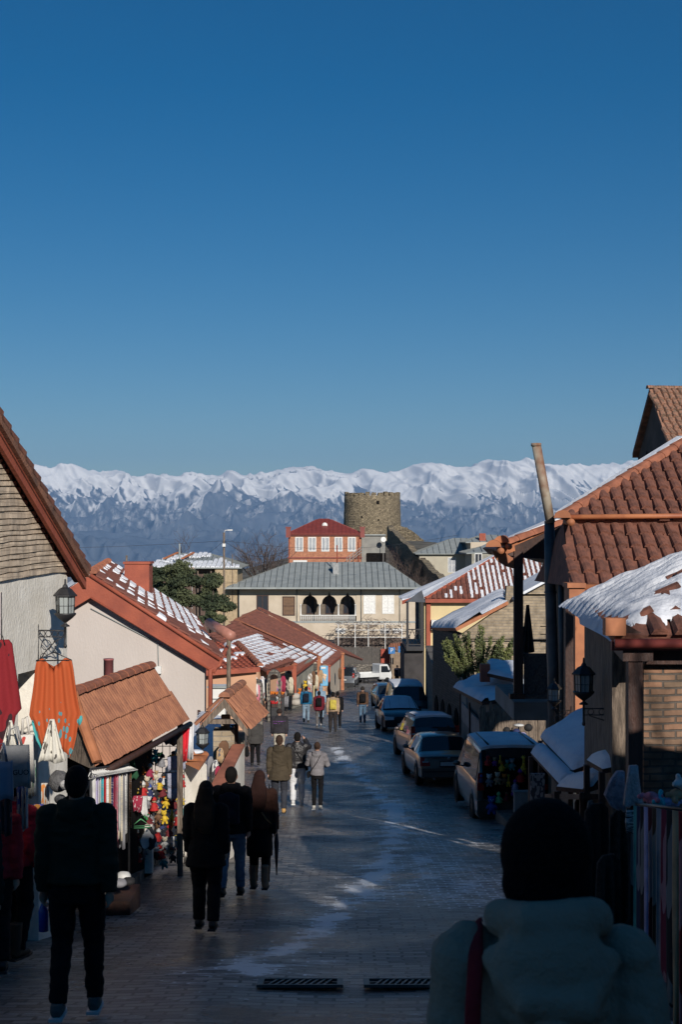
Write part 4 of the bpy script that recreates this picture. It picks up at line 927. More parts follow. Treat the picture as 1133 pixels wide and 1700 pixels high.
    # far street-side roof plane closes the house
    q = Plane([Vector((3.3,31.5,-.75)), P(947,974,24), h0+Vector((0,0,-.1)), Vector((6.9,29.5,1.9)), Vector((6.9,30.5,1.9))]); mb = MB(); mb.add([P(947,974,24), h0+Vector((0,0,-.12)), Vector((6.9,28.6,1.7)), Vector((3.9,28.6,-.9))], [(0,1,2,3)]); mb.add([Vector((3.9,28.7,-.9)), Vector((6.9,28.6,1.7)), Vector((10,28.6,1.7)), Vector((10,31,-.9))], [(0,1,2,3)]); mb.build('rear_slopes', m_tile, r)
    # balcony
    bl = thing_part('balcony', t); Yb = 28.9
    a, b_ = P(854,1166,Yb), P(922,1196,Yb); mb = MB(); mb.bb(a.x,5.2,Yb,Yb+3.5,b_.z,a.z); mb.build('floor', m_grey, bl)
    mb = MB(); p, q_ = P(853,915,Yb), P(868,1150,Yb); mb.bb(p.x,q_.x,Yb-.15,Yb,q_.z,p.z); mb.bb(p.x-.09,q_.x+.03,Yb-.2,Yb+.03,q_.z-.11,q_.z); mb.build('post', m_darkwood, bl)
    p, q_ = P(871,1090,Yb), P(914,1160,Yb); mb = MB(); mb.bb(p.x,q_.x,Yb,Yb+.06,q_.z,p.z); mb.bb(p.x-.03,q_.x+.03,Yb-.03,Yb+.09,p.z,p.z+.06); mb.bb(p.x-.03,q_.x+.03,Yb-.05,Yb-.001,q_.z,q_.z+.07)
    for i in range(2):
        for j in range(2):
            cx, cz = p.x+.14+i*.21, q_.z+.24+j*.33; mb.tube([(cx+.09*math.cos(k*math.pi/6), Yb-.01, cz+.12*math.sin(k*math.pi/6)) for k in range(13)], .015, 4)
    mb.build('carved_panel', mat('carved_grey_wood',(.13,.115,.11),.8,(.07,.065,.065),20), bl)
    mb = MB(); mb.bb(P(862,1,Yb).x,P(912,1,Yb).x,Yb+.5,Yb+.55,P(0,991,Yb).z,P(0,988,Yb).z); mb.tube([P(862,1063,Yb+.5), P(914,1063,Yb+.5)], .015, 5); mb.tube([P(909,1045,Yb+.5), P(909,1095,Yb+.5)], .025, 5)
    for k in (0,1,2): mb.tube([P(898,1040+k*13,Yb+.6), P(907,1040+k*13,Yb+.6)], .012, 4)
    mb.build('rails', m_iron, bl)
    # flue pipe against the side wall
    Yf = 26.8; fl = thing_part('flue', t); mb = MB(); mb.tube([P(891,737,Yf), P(915,868,Yf)], [.088,.090], 16); mb.lathe([(.098,0),(.098,.06)], P(891,741,Yf)); mb.build('upper_pipe', mat('rusty_zinc_pipe',(.36,.31,.24),.7,(.17,.075,.04),2.6,metal=.0,thr=(.38,.60)), fl)
    mb = MB(); mb.tube([P(913,865,Yf+.05), P(914,960,Yf+.05), P(919,1120,Yf+.05), P(921,1230,Yf+.05)], [.095,.105,.108,.11], 16); mb.lathe([(.12,0),(.12,.035)], P(915,985,Yf+.05)); mb.build('lower_pipe', m_darkpipe, fl)
    mb = MB(); mb.tube([P(932,925,26.0), P(934,1240,26.0)], .05, 8); mb.build('drain_pipe', m_darkpipe, fl)
    return t
balcony_house()
simple_cloth('folded_parasol', 'dark folded parasol cloth hanging on the balcony next to the brown post', 'parasol', 877,1004,29.3,.125,.98,mat('dark_grey_cloth',(.045,.045,.05),.9),taper=(.5,2.4),folds=3,amp=.03)
simple_cloth('hanging_towel', 'pale grey towel hanging below the folded parasol on the balcony', 'towel', 871,1040,29.5,.20,.78,mat('light_grey_cloth',(.14,.135,.14),.9))

# ---- tall stone church gable
def church():
    t = thing('stone_church', 'tall shaded stone gable with steep lichened tile roof above the right hand roofs', 'church', (18,84,-8))
    a, f_, n_ = P(1079,645,84), P(1051,752,89), P(1112,742,79); lo = lambda p, z=-9: Vector((p.x,p.y,z)); mb = MB(); ins = Vector((.35,0,-.25))
    mb.prism([lo(f_)+ins, lo(n_)+ins, n_+ins, a+ins, f_+ins], (1.2,0,0)); mb.build('gable_wall', mat('shaded_church_stone',(.10,.08,.07),.95,(.055,.045,.04),.8,.6,3), t)  # gable turned from the sun; that shade is in the stone colour
    r = thing_part('roof', t); d = Vector((2.8,.35,0)); pr = Plane([n_, n_+d, a+d, a]); mb = MB(); pr.slab(mb,.15); pr.tiles(mb,.38,.60,r=.165,seed=5,jit=.05); mb.build('tiles', m_lichen, r)
    mb = MB(); mb.prism([a, f_, f_+Vector((0,0,-.3)), a+Vector((0,0,-.35))], (1,0,0)); mb.build('far_verge', m_tile2, r)
    mb = MB(); ridge(mb, a+Vector((-.1,0,.06)), a+d+Vector((0,0,.06)), .2, 18); mb.build('ridge_tiles', m_lichen, r)
    mb = MB(); mb.prism([lo(n_)+Vector((.4,.2,0)), lo(n_)+d+Vector((0,.2,0)), n_+d+Vector((0,.2,-.2)), n_+Vector((.4,.2,-.2))], (0,.6,0)); mb.build('side_wall', m_rubble, t)
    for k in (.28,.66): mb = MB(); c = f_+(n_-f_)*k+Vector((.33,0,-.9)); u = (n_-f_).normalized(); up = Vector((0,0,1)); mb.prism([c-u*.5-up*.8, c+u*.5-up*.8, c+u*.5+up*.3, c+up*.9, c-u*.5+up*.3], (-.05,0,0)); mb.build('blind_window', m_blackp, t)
church()

# ---- brick house with snowy lean-to roof
def brick_house():
    Y = 50; t = thing('pale_brick_house', 'pale brick house with snow covered sloping roof and arched side doors behind the evergreen bush', 'house', (5,52,zr(52)))
    z0 = -9; mb = MB(); pts = [(764,1056),(840,1004),(842,973),(853,973),(854,992),(912,962),(1010,915)]
    poly = [Vector((P(764,0,Y).x,Y,z0))]+[P(a,b,Y) for a,b in pts]; poly.append(Vector((poly[-1].x,Y,z0))); mb.prism(poly[::-1], (0,.4,0)); mb.build('brick_wall', m_brickl, t)
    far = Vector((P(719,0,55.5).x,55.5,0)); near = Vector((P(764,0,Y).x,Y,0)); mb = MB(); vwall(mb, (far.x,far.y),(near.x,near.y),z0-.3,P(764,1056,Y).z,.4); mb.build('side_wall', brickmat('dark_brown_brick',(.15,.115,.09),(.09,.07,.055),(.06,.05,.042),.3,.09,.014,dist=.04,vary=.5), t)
    d = (near-far).normalized()
    for k in range(4):
        c = far+d*(.9+k*1.35); c.z = -7.05-.0*k; mb = MB(); nr = Vector((d.y,-d.x,0)) if d.y*-1 < 0 else Vector((-d.y,d.x,0)); nr = Vector((-abs(d.y),-abs(d.x)*0,0)).normalized()
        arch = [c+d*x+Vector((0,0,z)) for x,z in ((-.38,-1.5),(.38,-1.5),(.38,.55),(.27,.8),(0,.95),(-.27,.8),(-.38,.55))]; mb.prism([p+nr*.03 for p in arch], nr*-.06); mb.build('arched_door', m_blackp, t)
    r = thing_part('roof', t)
    q = [P(716,1042,55.8), P(761,1051,49.8), P(843,998,49.8), P(843,985,56)]; pl = Plane([q[0],q[1],q[2],q[3]])
    mb = MB(); pl.slab(mb,.12); mb.build('slab', m_orange, r); mb = MB(); pl.snow(mb,.14,.2,.03,ribs=.9); mb.build('snow', m_snow, r)
    mb = MB(); a, b = P(853,996,49.7), P(1010,912,49.7); mb.prism([a,b,b+Vector((0,3,.1)),a+Vector((0,3,.1))], (0,0,.1)); mb.build('snow', m_snow, r)
    mb = MB(); mb.tube([P(762,1061,49.8), P(980,1061,49.8)], .02); mb.build('cable', m_iron, t)
brick_house()

# ---- yellow house with balcony
def yellow_house():
    Y = 82; t = thing('yellow_house', 'yellow house with snow dotted hip roof and dark wooden balcony above the parked cars', 'house', (6,85,zr(85)))
    mb = MB(); a, b = P(705,996,Y+.4), P(835,1100,Y+.4); mb.bb(a.x,12,Y+.4,Y+.8,-11,a.z); mb.build('wall', m_yellow, t)
    mb = MB(); mb.bb(a.x,a.x+.3,Y+.8,Y+6,-11,a.z); mb.bb(11.6,11.9,Y+.8,Y+6,-11,a.z); mb.build('side_wall', m_yellow, t)
    mb = MB(); q = P(712,992,Y+.3); mb.bb(q.x-.12,q.x+.12,Y+.2,Y+.39,-6.4,q.z); mb.build('corner_post', m_redpaint, t)
    r = thing_part('roof', t); e0, e1 = P(707,993,Y), P(830,997,Y); rdg = P(824,924,86.5); rdg2 = P(915,922,89)
    pf = Plane([e0, Vector((12.4,Y,e0.z)), Vector((12,86.5,rdg.z)), rdg]); mb = MB(); pf.slab(mb,.12); pf.tiles(mb,.30,.42,r=.085,seed=2); mb.build('tiles', m_tiled, r)
    mb = MB(); pf.snow_cells(mb, lambda x,y: .0 if x < 1.2-0*y else (.35 if x < 2.6 else .93), .30, .42, .10, .60, run=(.62,.80)); mb.build('snow_dots', m_snow, r)
    s0 = P(668,997,Y+.2); far = Vector((4.6,93,s0.z)); ps = Plane([Vector((s0.x,93,s0.z)), s0, e0, rdg, Vector((rdg.x,90,rdg.z))], udir=(0,1,0))
    mb = MB(); mb.add([s0, e0+Vector((0,0,.1)), rdg+Vector((0,0,.12)), Vector((rdg.x,88,rdg.z)), Vector((s0.x,88,s0.z))], [(0,1,2,3,4)]); mb.prism([s0+Vector((0,0,-.02)), e0+Vector((0,0,-.02)), rdg+Vector((0,0,.0)), rdg+Vector((0,.5,.05)), Vector((s0.x,84,s0.z))], (0,0,.12)); mb.build('snowy_slope', m_snow, r)
    mb = MB(); ridge(mb, e0, rdg, .13, 16); mb.prism([e0+Vector((0,-.05,-.05)), Vector((12.4,Y-.05,e0.z-.05)), Vector((12.4,Y-.05,e0.z-.26)), e0+Vector((0,-.05,-.26))], (0,.1,0)); mb.prism([s0+Vector((0,-.1,0)), e0+Vector((-.3,-.1,.2)), e0+Vector((-.3,-.1,-.0)), s0+Vector((0,-.1,-.22))], (0,.1,0)); mb.build('eave_board', m_redpaint, r)
    mb = MB(); c = P(701,985,Y-.1); mb.prism([P(674,999,Y-.1), P(701,980,Y-.1), P(707,1000,Y-.1)], (0,.2,0)); mb.build('balcony_gable', mat('blue_grey_wood',(.07,.08,.10),.7), r)
    bl = thing_part('balcony', t)
    bm = mat('black_wood', (.02,.02,.024), .6); mb = MB(); x0, x1 = P(675,0,Y).x, P(705,0,Y).x; zf = P(0,1073,Y).z
    mb.bb(x0,x1,Y-.1,Y+6,zf-.25,zf); mb.build('floor', bm, bl)
    for px in (677,701):
        mb = MB(); x = P(px,0,Y).x; mb.bb(x-.07,x+.07,Y-.08,Y+.06,zf,P(0,1000,Y).z); mb.build('post', bm, bl)
    mb = MB(); zt = P(0,1044,Y).z; mb.bb(x0,x1,Y-.09,Y-.03,zt-.06,zt); mb.bb(x0,x1,Y-.09,Y-.03,zf+.08,zf+.14)
    for k in range(3):
        xa = x0+(x1-x0)*k/3; xb = x0+(x1-x0)*(k+1)/3
        mb.tube([(xa,Y-.06,zf+.1),(xb,Y-.06,zt)], .03, 4); mb.tube([(xb,Y-.05,zf+.1),(xa,Y-.05,zt)], .03, 4)
    mb.build('cross_railing', bm, bl)
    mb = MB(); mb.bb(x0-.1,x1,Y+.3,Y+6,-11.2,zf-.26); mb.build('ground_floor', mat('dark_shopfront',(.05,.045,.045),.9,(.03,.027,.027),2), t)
    ac = thing_part('air_conditioner', t); c = P(727,1037,Y+.2); mb = MB(); mb.bb(c.x-.36,c.x+.36,Y-.05,Y+.39,c.z-.28,c.z+.28); mb.build('casing', m_metalw, ac); mb = MB(); mb.lathe([(.22,0),(.2,.02),(.0,.02)], (0,0,0), 20); mb.move(Matrix.Translation((c.x-.08,Y-.06,c.z)) @ Matrix.Rotation(math.radians(90),4,'X')); mb.build('fan_grille', m_greyroof, ac)
yellow_house()
def rough_wall():
    t = MB(); A = (P(721,0,57).x,57); B_ = (P(707,0,78).x,78); vwall(t, B_, A, -10, -6.0, .4, -5.3); o = t.build('stacked_stone_wall', m_rubble); tag(o, 'narrow stacked stone wall between the yellow house and the pale brick house', 'wall')
rough_wall()

# ---- shed with deep snow below the bush
def shed():
    t = thing('snowy_shed', 'wooden shed with deep snow on its crooked roof beside the parked estate car', 'shed', (4,36,zr(36)))
    q = [P(753,1141,44), P(802,1174,40), P(885,1150,40), P(868,1128,44), P(806,1122,46)]
    r = thing_part('roof', t); pl = Plane([q[0],q[1],q[2],q[3],q[4]]); mb = MB(); pl.slab(mb,.1); mb.build('boards', m_darkwood, r); mb = MB(); pl.snow(mb,.16,.10,.04,seed=4); mb.build('snow', m_snow, r)
    u = [P(806,1117,42), P(862,1135,40.5), P(866,1102,43), P(812,1102,44)]; pl = Plane(u); mb = MB(); pl.slab(mb,.1); mb.build('upper_boards', m_darkwood, r); mb = MB(); pl.snow(mb,.12,.1,.03); mb.build('upper_snow', m_snow, r)
    mb = MB(); c = P(806,1112,42); mb.bb(c.x-.14,c.x+.14,41.9,42.2,c.z-.35,c.z+.17); mb.build('ridge_block', m_redpaint, r)
    mb = MB(); mb.hexa([(4.3,40.2,-7.6),(7,40.2,-7.6),(7,44.8,-8),(4.0,44.8,-8),(4.3,40.2,-4.75),(7,40.2,-4.5),(7,44.8,-4.5),(4.0,44.8,-4.7)]); mb.build('wall', m_grey, t)
shed()
def paling():
    t = thing('paling_fence', 'dark paling fence of uneven split boards below the snowy shed', 'fence', P(860,1230,39)); R = random.Random(3); mb = MB()
    for i in range(26):
        x = P(800,0,39).x+i*.085; Y = 39+R.uniform(-.03,.03); top = -4.62+R.uniform(-.2,.14); w = .052; mb.prism([(x-w,Y,-7.6),(x+w,Y,-7.6),(x+w*.8,Y,top-.06),(x,Y,top),(x-w,Y,top-.08)], (0,.025,0))
    mb.build('boards', m_oldwood, t)
paling()
def side_rail():
    t = thing('white_balustrade', 'pale boarded stair balustrade sloping down behind the parked estate car', 'balustrade', P(790,1260,36))
    a, b = P(766,1165,45), P(818,1222,39.6); dz = Vector((0,0,-.55)); mb = MB(); mb.prism([a,b,b+dz,a+dz], (.06,0,0)); mb.build('panel', mat('dull_white_board',(.34,.33,.33),.8,(.24,.23,.23),3), t)
    mb = MB()
    for k in range(4): p = a+(b-a)*(k/3); mb.bb(p.x-.05,p.x-.0,p.y-.03,p.y+.03,p.z-1.0,p.z+.3)
    mb.build_each('post', m_iron, t)
    mb = MB(); mb.prism([a+dz+Vector((.02,0,0)), b+dz+Vector((.02,0,0)), b+Vector((.02,0,-3.2)), a+Vector((.02,0,-3.6))], (.3,0,0)); mb.build('base_wall', m_grey, t)
side_rail()

# ---- snow covered stall awnings on the right
def awnings():
    data = [('snowy_awning','largest snow covered awning sloping down behind the right hand lantern',[P(898,1224,20.2),P(948,1272,17.6),P(990,1262,17.6),P(986,1172,20.6),P(960,1182,20.6)]),
            ('snowy_awning.001','narrow snow covered board lying along the left edge of the largest awning',[P(882,1250,19.6),P(928,1296,17.2),P(962,1292,17.2),P(906,1232,19.8)]),
            ('snowy_awning.002','small snow covered awning beside the foot of the right hand brown post',[P(975,1262,15.4),P(1000,1274,14.8),P(1045,1268,14.8),P(1033,1248,15.4)]),
            ('snowy_awning.003','lowest snow covered awning above the hanging fur rugs',[P(925,1306,16.0),P(968,1308,15.4),P(1012,1296,15.4),P(1003,1276,16.0)])]
    for nm, lb, q in data:
        c = q[0]; t = thing(nm, lb, 'awning', c); pl = Plane(q); mb = MB(); pl.slab(mb,.05); mb.build('boards', m_darkwood, t); mb = MB(); pl.snow(mb,.10,.05,.025,seed=len(lb)); mb.build('snow', m_snow, t)
        mb = MB()
        for p in q[:3]: mb.bb(p.x-.03,p.x+.03,p.y-.03,p.y+.03,zr(p.y)-.1,p.z-.05)
        mb.build_each('leg', m_darkwood, t)
awnings()

# ---- the houses behind the camera that throw the near shade, and a bare tree
def behind():
    t = thing('tall_stone_house', 'tall stone house with tiled roof standing uphill behind the viewer', 'house', (8,-14,zr(-14)))
    mb = MB(); mb.bb(-2,24,-18,-10.5,-1.5,8.0); mb.build('wall', m_brickl, t)
    r = thing_part('roof', t)
    for q in ([Vector((-2.6,-9.9,7.8)),Vector((24.6,-9.9,7.8)),Vector((24.6,-14.2,10.4)),Vector((-2.6,-14.2,10.4))], [Vector((24.6,-18.6,7.8)),Vector((-2.6,-18.6,7.8)),Vector((-2.6,-14.2,10.4)),Vector((24.6,-14.2,10.4))]):
        pl = Plane(q); mb = MB(); pl.slab(mb,.15); pl.tiles(mb,.3,.45); mb.build('tiles', m_tile, r)
    mb = MB(); mb.bb(8.0,10.3,-14.8,-13.9,9.5,12.0); mb.bb(7.85,10.45,-14.95,-13.75,12.0,12.15); mb.build('chimney', m_brick, r)  # stack added to the roof, sized to throw shade on the walkers
    for k in range(6): window(t, (.5+k*4,-10.45,4.6), (-1,0,0), 1.1, 1.6, m_darkwood, None, (1,1), nr=(0,1,0))
    for k in range(6): window(t, (.5+k*4,-10.45,1.2), (-1,0,0), 1.1, 1.6, m_darkwood, None, (1,1), nr=(0,1,0))
    t = thing('unseen_shade_house', 'low house added out of view on the right to shade the street', 'house', (4.7,6,zr(6)))  # unseen house, added and sized to shade the middle of the street
    mb = MB(); mb.bb(3.9,5.6,3,8.5,-4.2,.3); mb.build('wall', m_brickl, t); r = thing_part('roof', t)
    for q in ([Vector((3.7,8.6,.3)),Vector((3.7,2.8,.3)),Vector((4.75,2.8,.62)),Vector((4.75,8.6,.62))], [Vector((5.8,2.8,.3)),Vector((5.8,8.6,.3)),Vector((4.75,8.6,.62)),Vector((4.75,2.8,.62))]):
        pl = Plane(q); mb = MB(); pl.slab(mb,.12); pl.tiles(mb,.25,.4); mb.build('tiles', m_tile, r)
    window(t, (3.9,5,-1.6), (0,1,0), .9, 1.2, m_darkwood, None, (1,0), nr=(-1,0,0)); window(t, (3.9,7.6,-1.8), (0,1,0), .9, 1.2, m_darkwood, None, (1,0), nr=(-1,0,0))
behind()
# ================================================================ MIDDLE DISTANCE
def hip(mb, r, eL, eR, rL, rR, back, seams=0, name='roof', m=None, sn=None):
    pass
def seam_roof(t, planes, m, step=.6, mseam=None):
    r = thing_part('roof', t); mb = MB(); sm = MB()
    for q in planes:
        pl = Plane(q); pl.slab(mb, .12); n = int((pl.x1-pl.x0)/step)
        for i in range(1, n):
            x = pl.x0+(pl.x1-pl.x0)*i/n; ys = [pl.y0+(pl.y1-pl.y0)*k/40 for k in range(41) if inside(pl.q, x, pl.y0+(pl.y1-pl.y0)*k/40)]
            if len(ys) > 2: a, b = pl.at(x,min(ys),.0), pl.at(x,max(ys),.0); s = pl.u*.03; sm.hexa([a-s,a+s,b+s,b-s,a-s+pl.n*.07,a+s+pl.n*.07,b+s+pl.n*.07,b-s+pl.n*.07])
    mb.build('sheets', m, r); sm.build('seams', mseam or m_greyroof2, r); return r
m_greyroof2 = mat('roof_seam', (.14,.155,.155), .6)
def arcade_house():
    Y = 150; t = thing('arcade_house', 'long beige house with grey seamed hip roof and three pointed arches over a white balustrade', 'house', (-1.5,155,-15))
    X = lambda px: P(px,0,Y).x; Z = lambda py: P(0,py,Y).z
    za = Z(970); zb = -15
    ax0, ax1, az0, az1 = X(498), X(592), Z(1033), Z(981)
    w = MB()
    w.bb(X(396),ax0,Y,Y+.4,zb,za); w.bb(ax1,X(690),Y,Y+.4,zb,za); w.bb(ax0,ax1,Y,Y+.4,zb,az0); w.bb(ax0,ax1,Y+.0,Y+.4,az1+.55,za)
    w.bb(X(396),X(396)+.4,Y+.4,Y+14,zb,za); w.bb(X(690)-.4,X(690),Y+.4,Y+14,zb,za)
    w.build('wall', m_beige, t)
    # arcade: three ogee arches
    a = MB(); cs = [X(515),X(547),X(577.5)]; hw = .80; zs = Z(1003); n = 20
    def zarch(x, c):
        s = abs(x-c)/hw
        if s >= 1: return zs
        h = math.sqrt(max(0,1-s**2))*.92+.0
        return zs+h*.98+(.42*max(0,1-s/.22)**1.5)
    edges = [ax0]+[q for c in cs for q in (c-hw,c+hw)]+[ax1]
    for i in range(0,8,2):
        a.bb(edges[i],edges[i+1],Y+.05,Y+.35,zs-.0,az1+.549)
    for c in cs:
        for k in range(n):
            x0, x1 = c-hw+2*hw*k/n, c-hw+2*hw*(k+1)/n; za0, za1 = zarch(x0,c), zarch(x1,c)
            a.hexa([(x0,Y+.05,za0),(x1,Y+.05,za1),(x1,Y+.35,za1),(x0,Y+.35,za0),(x0,Y+.05,az1+.549),(x1,Y+.05,az1+.549),(x1,Y+.35,az1+.549),(x0,Y+.35,az1+.549)])
    a.build('arcade', m_beige, t)
    for i in range(0,8,2):
        c = (edges[i]+edges[i+1])/2; c = ax0+.09 if i == 0 else (ax1-.09 if i == 6 else c); k = MB(); k.lathe([(.11,0),(.11,.1),(.075,.14),(.07,1.02),(.12,1.1),(.13,1.16)], (c,Y+.18,zs-1.16), 12); k.build('column', m_metalw, t)
    b = MB(); b.bb(ax0,ax1,Y-.03,Y+.12,zs-1.22,zs-1.14); b.bb(ax0,ax1,Y-.03,Y+.12,az0-.02,az0+.10)
    x = ax0+.1
    while x < ax1-.05: b.lathe([(.05,0),(.035,.15),(.065,.35),(.035,.62)], (x,Y+.05,az0+.08), 6); x += .21
    b.build('balustrade', m_metalw, t)
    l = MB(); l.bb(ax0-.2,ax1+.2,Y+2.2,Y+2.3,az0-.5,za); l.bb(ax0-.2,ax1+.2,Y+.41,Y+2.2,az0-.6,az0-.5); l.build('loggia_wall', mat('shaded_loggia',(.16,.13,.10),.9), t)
    for c in cs: window(t, (c,Y+2.19,zs-.2), (1,0,0), .9, 1.9, m_darkwood, m_glass, (1,0), nr=(0,-1,0), name='balcony_door')
    for x0,x1,y0,y1,k in ((426,446,988,1022,0),(469,490,990,1022,1)):
        c = ((X(x0)+X(x1))/2, Y, (Z(y0)+Z(y1))/2); window(t, c, (1,0,0), X(x1)-X(x0), Z(y0)-Z(y1), m_darkwood, m_glass if k == 0 else mat('brown_blind',(.16,.09,.05),.7), (1,0) if k==0 else (0,1), nr=(0,-1,0), fw=.1)
    for x0,x1 in ((604,624),(635,655)):
        c = ((X(x0)+X(x1))/2, Y, (Z(988)+Z(1019))/2); window(t, c, (1,0,0), X(x1)-X(x0), Z(988)-Z(1019), m_metalw, mat('white_shutter',(.78,.78,.76),.4,(.6,.6,.6),5), (1,2), nr=(0,-1,0), fw=.08)
    f = MB()
    for px in (397,493,600,664): f.tube([(X(px),Y-.06,Z(974)),(X(px),Y-.06,Z(1032))], .05, 6)
    for px in (397,493,600,664): pass
    f.build_each('downpipe', m_greyroof2, t)
    f = MB(); f.bb(X(396)-.02,X(690)+.02,Y-.05,Y+.0,Z(1034),Z(1031)); f.bb(X(376),X(700),Y-1.56,Y-1.45,Z(977)-.0,Z(974.5)); f.build('cornice', m_greyroof, t)
    ez = Z(975)*.99; eL, eR = Vector((P(376,0,148.5).x,148.5,ez)), Vector((P(701,0,148.5).x,148.5,ez)); rz = P(0,933,157).z
    rL, rR = Vector((P(487,0,157).x,157,rz)), Vector((P(640,0,157).x,157,rz)); bL, bR = Vector((eL.x,165.5,ez)), Vector((eR.x,165.5,ez))
    r = seam_roof(t, [[eL,eR,rR,rL],[bL,eL,rL],[eR,bR,rR],[bR,bL,rL,rR]], m_greyroof, .62)
    c = MB(); p = P(558,941,153); c.bb(p.x-.32,p.x+.32,152.7,153.4,p.z-.9,p.z+.42); c.build('chimney', mat('galvanised',(.3,.31,.31),.5), r)
    c = MB(); c.tube([P(560,935,153.2), P(560,905,153.2)], .07, 6); c.build('chimney_pipe', m_redpaint, r)
    s = MB(); s.bb(P(377,0,152).x, X(396)-.01, 152, 160, -15, Z(984)); s.build('shaded_end_wall', mat('shade_toned_wall',(.045,.055,.075),.9), t)  # side wall as a block, its shade put into the dark blue-grey
arcade_house()
def brick_villa():
    Y = 185; t = thing('red_brick_villa', 'red brick villa with dark red hip roof and five white framed windows below the fortress', 'house', (-2,190,-10))
    X = lambda px: P(px,0,Y).x; Z = lambda py: P(0,py,Y).z
    m = MB(); m.bb(X(479),X(600),Y,Y+9,-12,Z(888)); m.build('wall', m_redbrick, t)
    for px in (497,518.5,540.5,562.5,584.5): window(t, (X(px),Y,Z(903.5)), (1,0,0), 13.5/F*Y, 24/F*Y, m_metalw, m_curtain, (1,0), nr=(0,-1,0), fw=.13)
    for px in (500,522,545): pass
    m = MB(); m.bb(X(487),X(510),Y-.04,Y,Z(934),Z(930)); m.build('basement_window_frame', m_metalw, t)
    m = MB(); m.bb(X(478)-.05,X(601)+.05,Y-.1,Y,Z(927),Z(925)); m.bb(X(476),X(603),Y-.3,Y+.1,Z(889),Z(885)); m.build('cornice', m_redroof, t)
    e = Z(886); eL, eR = Vector((X(476),Y-.4,e)), Vector((X(604),Y-.4,e)); rl, rr_ = Vector((P(530,0,190).x,189.5,P(0,861,190).z)), Vector((P(546,0,190).x,189.5,P(0,861,190).z)); bl, br = Vector((eL.x,Y+9.4,e)), Vector((eR.x,Y+9.4,e))
    r = seam_roof(t, [[eL,eR,rr_,rl],[bl,eL,rl],[eR,br,rr_],[br,bl,rl,rr_]], m_redroof, .55, m_redroof)
    d = MB(); c = P(539.5,872,187); d.lathe([(.36,0),(.36,.9)], (0,0,0), 20); d.move(Matrix.Translation(c+Vector((0,1.0,0))) @ Matrix.Rotation(math.radians(90),4,'X')); d.build('round_dormer', m_metalw, r)
    for px in (479,602): d = MB(); d.bb(X(px)-.3,X(px)+.3,Y-.45,Y+.1,e-.5,e+.75); d.bb(X(px)-.36,X(px)+.36,Y-.5,Y+.15,e+.75,e+.9); d.build('corner_pedestal', m_redroof, r)
    d = MB(); d.tube([(X(480.5),Y-.1,e),(X(480.5),Y-.1,-8)], .06, 6); d.tube([(X(598),Y-.1,e),(X(596),Y-.15,Z(900)),(X(596),Y-.15,-8)], .06, 6); d.build('downpipe', m_redpaint, t)
    a = thing('concrete_annex', 'grey concrete annex with outside stair between the brick villa and the fortress', 'building', (X(620),188,-10)); d = MB(); d.bb(X(601)+.02,X(641),187.5,196,-12,P(0,889,187.5).z); d.build('wall', m_grey if False else mat('light_concrete',(.26,.26,.24),.9,(.20,.20,.19),1.5), a)
    d = MB(); d.bb(X(600),X(642),187.2,196,P(0,889,187.5).z,P(0,887,187.5).z); d.build('roof', m_greyroof, a)
    d = MB(); d.bb(X(610),X(642),187.2,187.45,P(0,932,187.5).z,P(0,918,187.5).z); d.build('opening', m_blackp, a)
    d = MB(); A, B_ = P(576,935,183), P(603,915,184); 
    for k in (0,.35,.7): d.tube([A+Vector((0,0,k)), B_+Vector((0,0,k))], .04, 5)
    for k in range(6): p = A+(B_-A)*k/5; d.tube([p+Vector((0,0,-.6)), p+Vector((0,0,.7))], .03, 4)
    d.build('stair_rail', m_greyroof, a)
brick_villa()
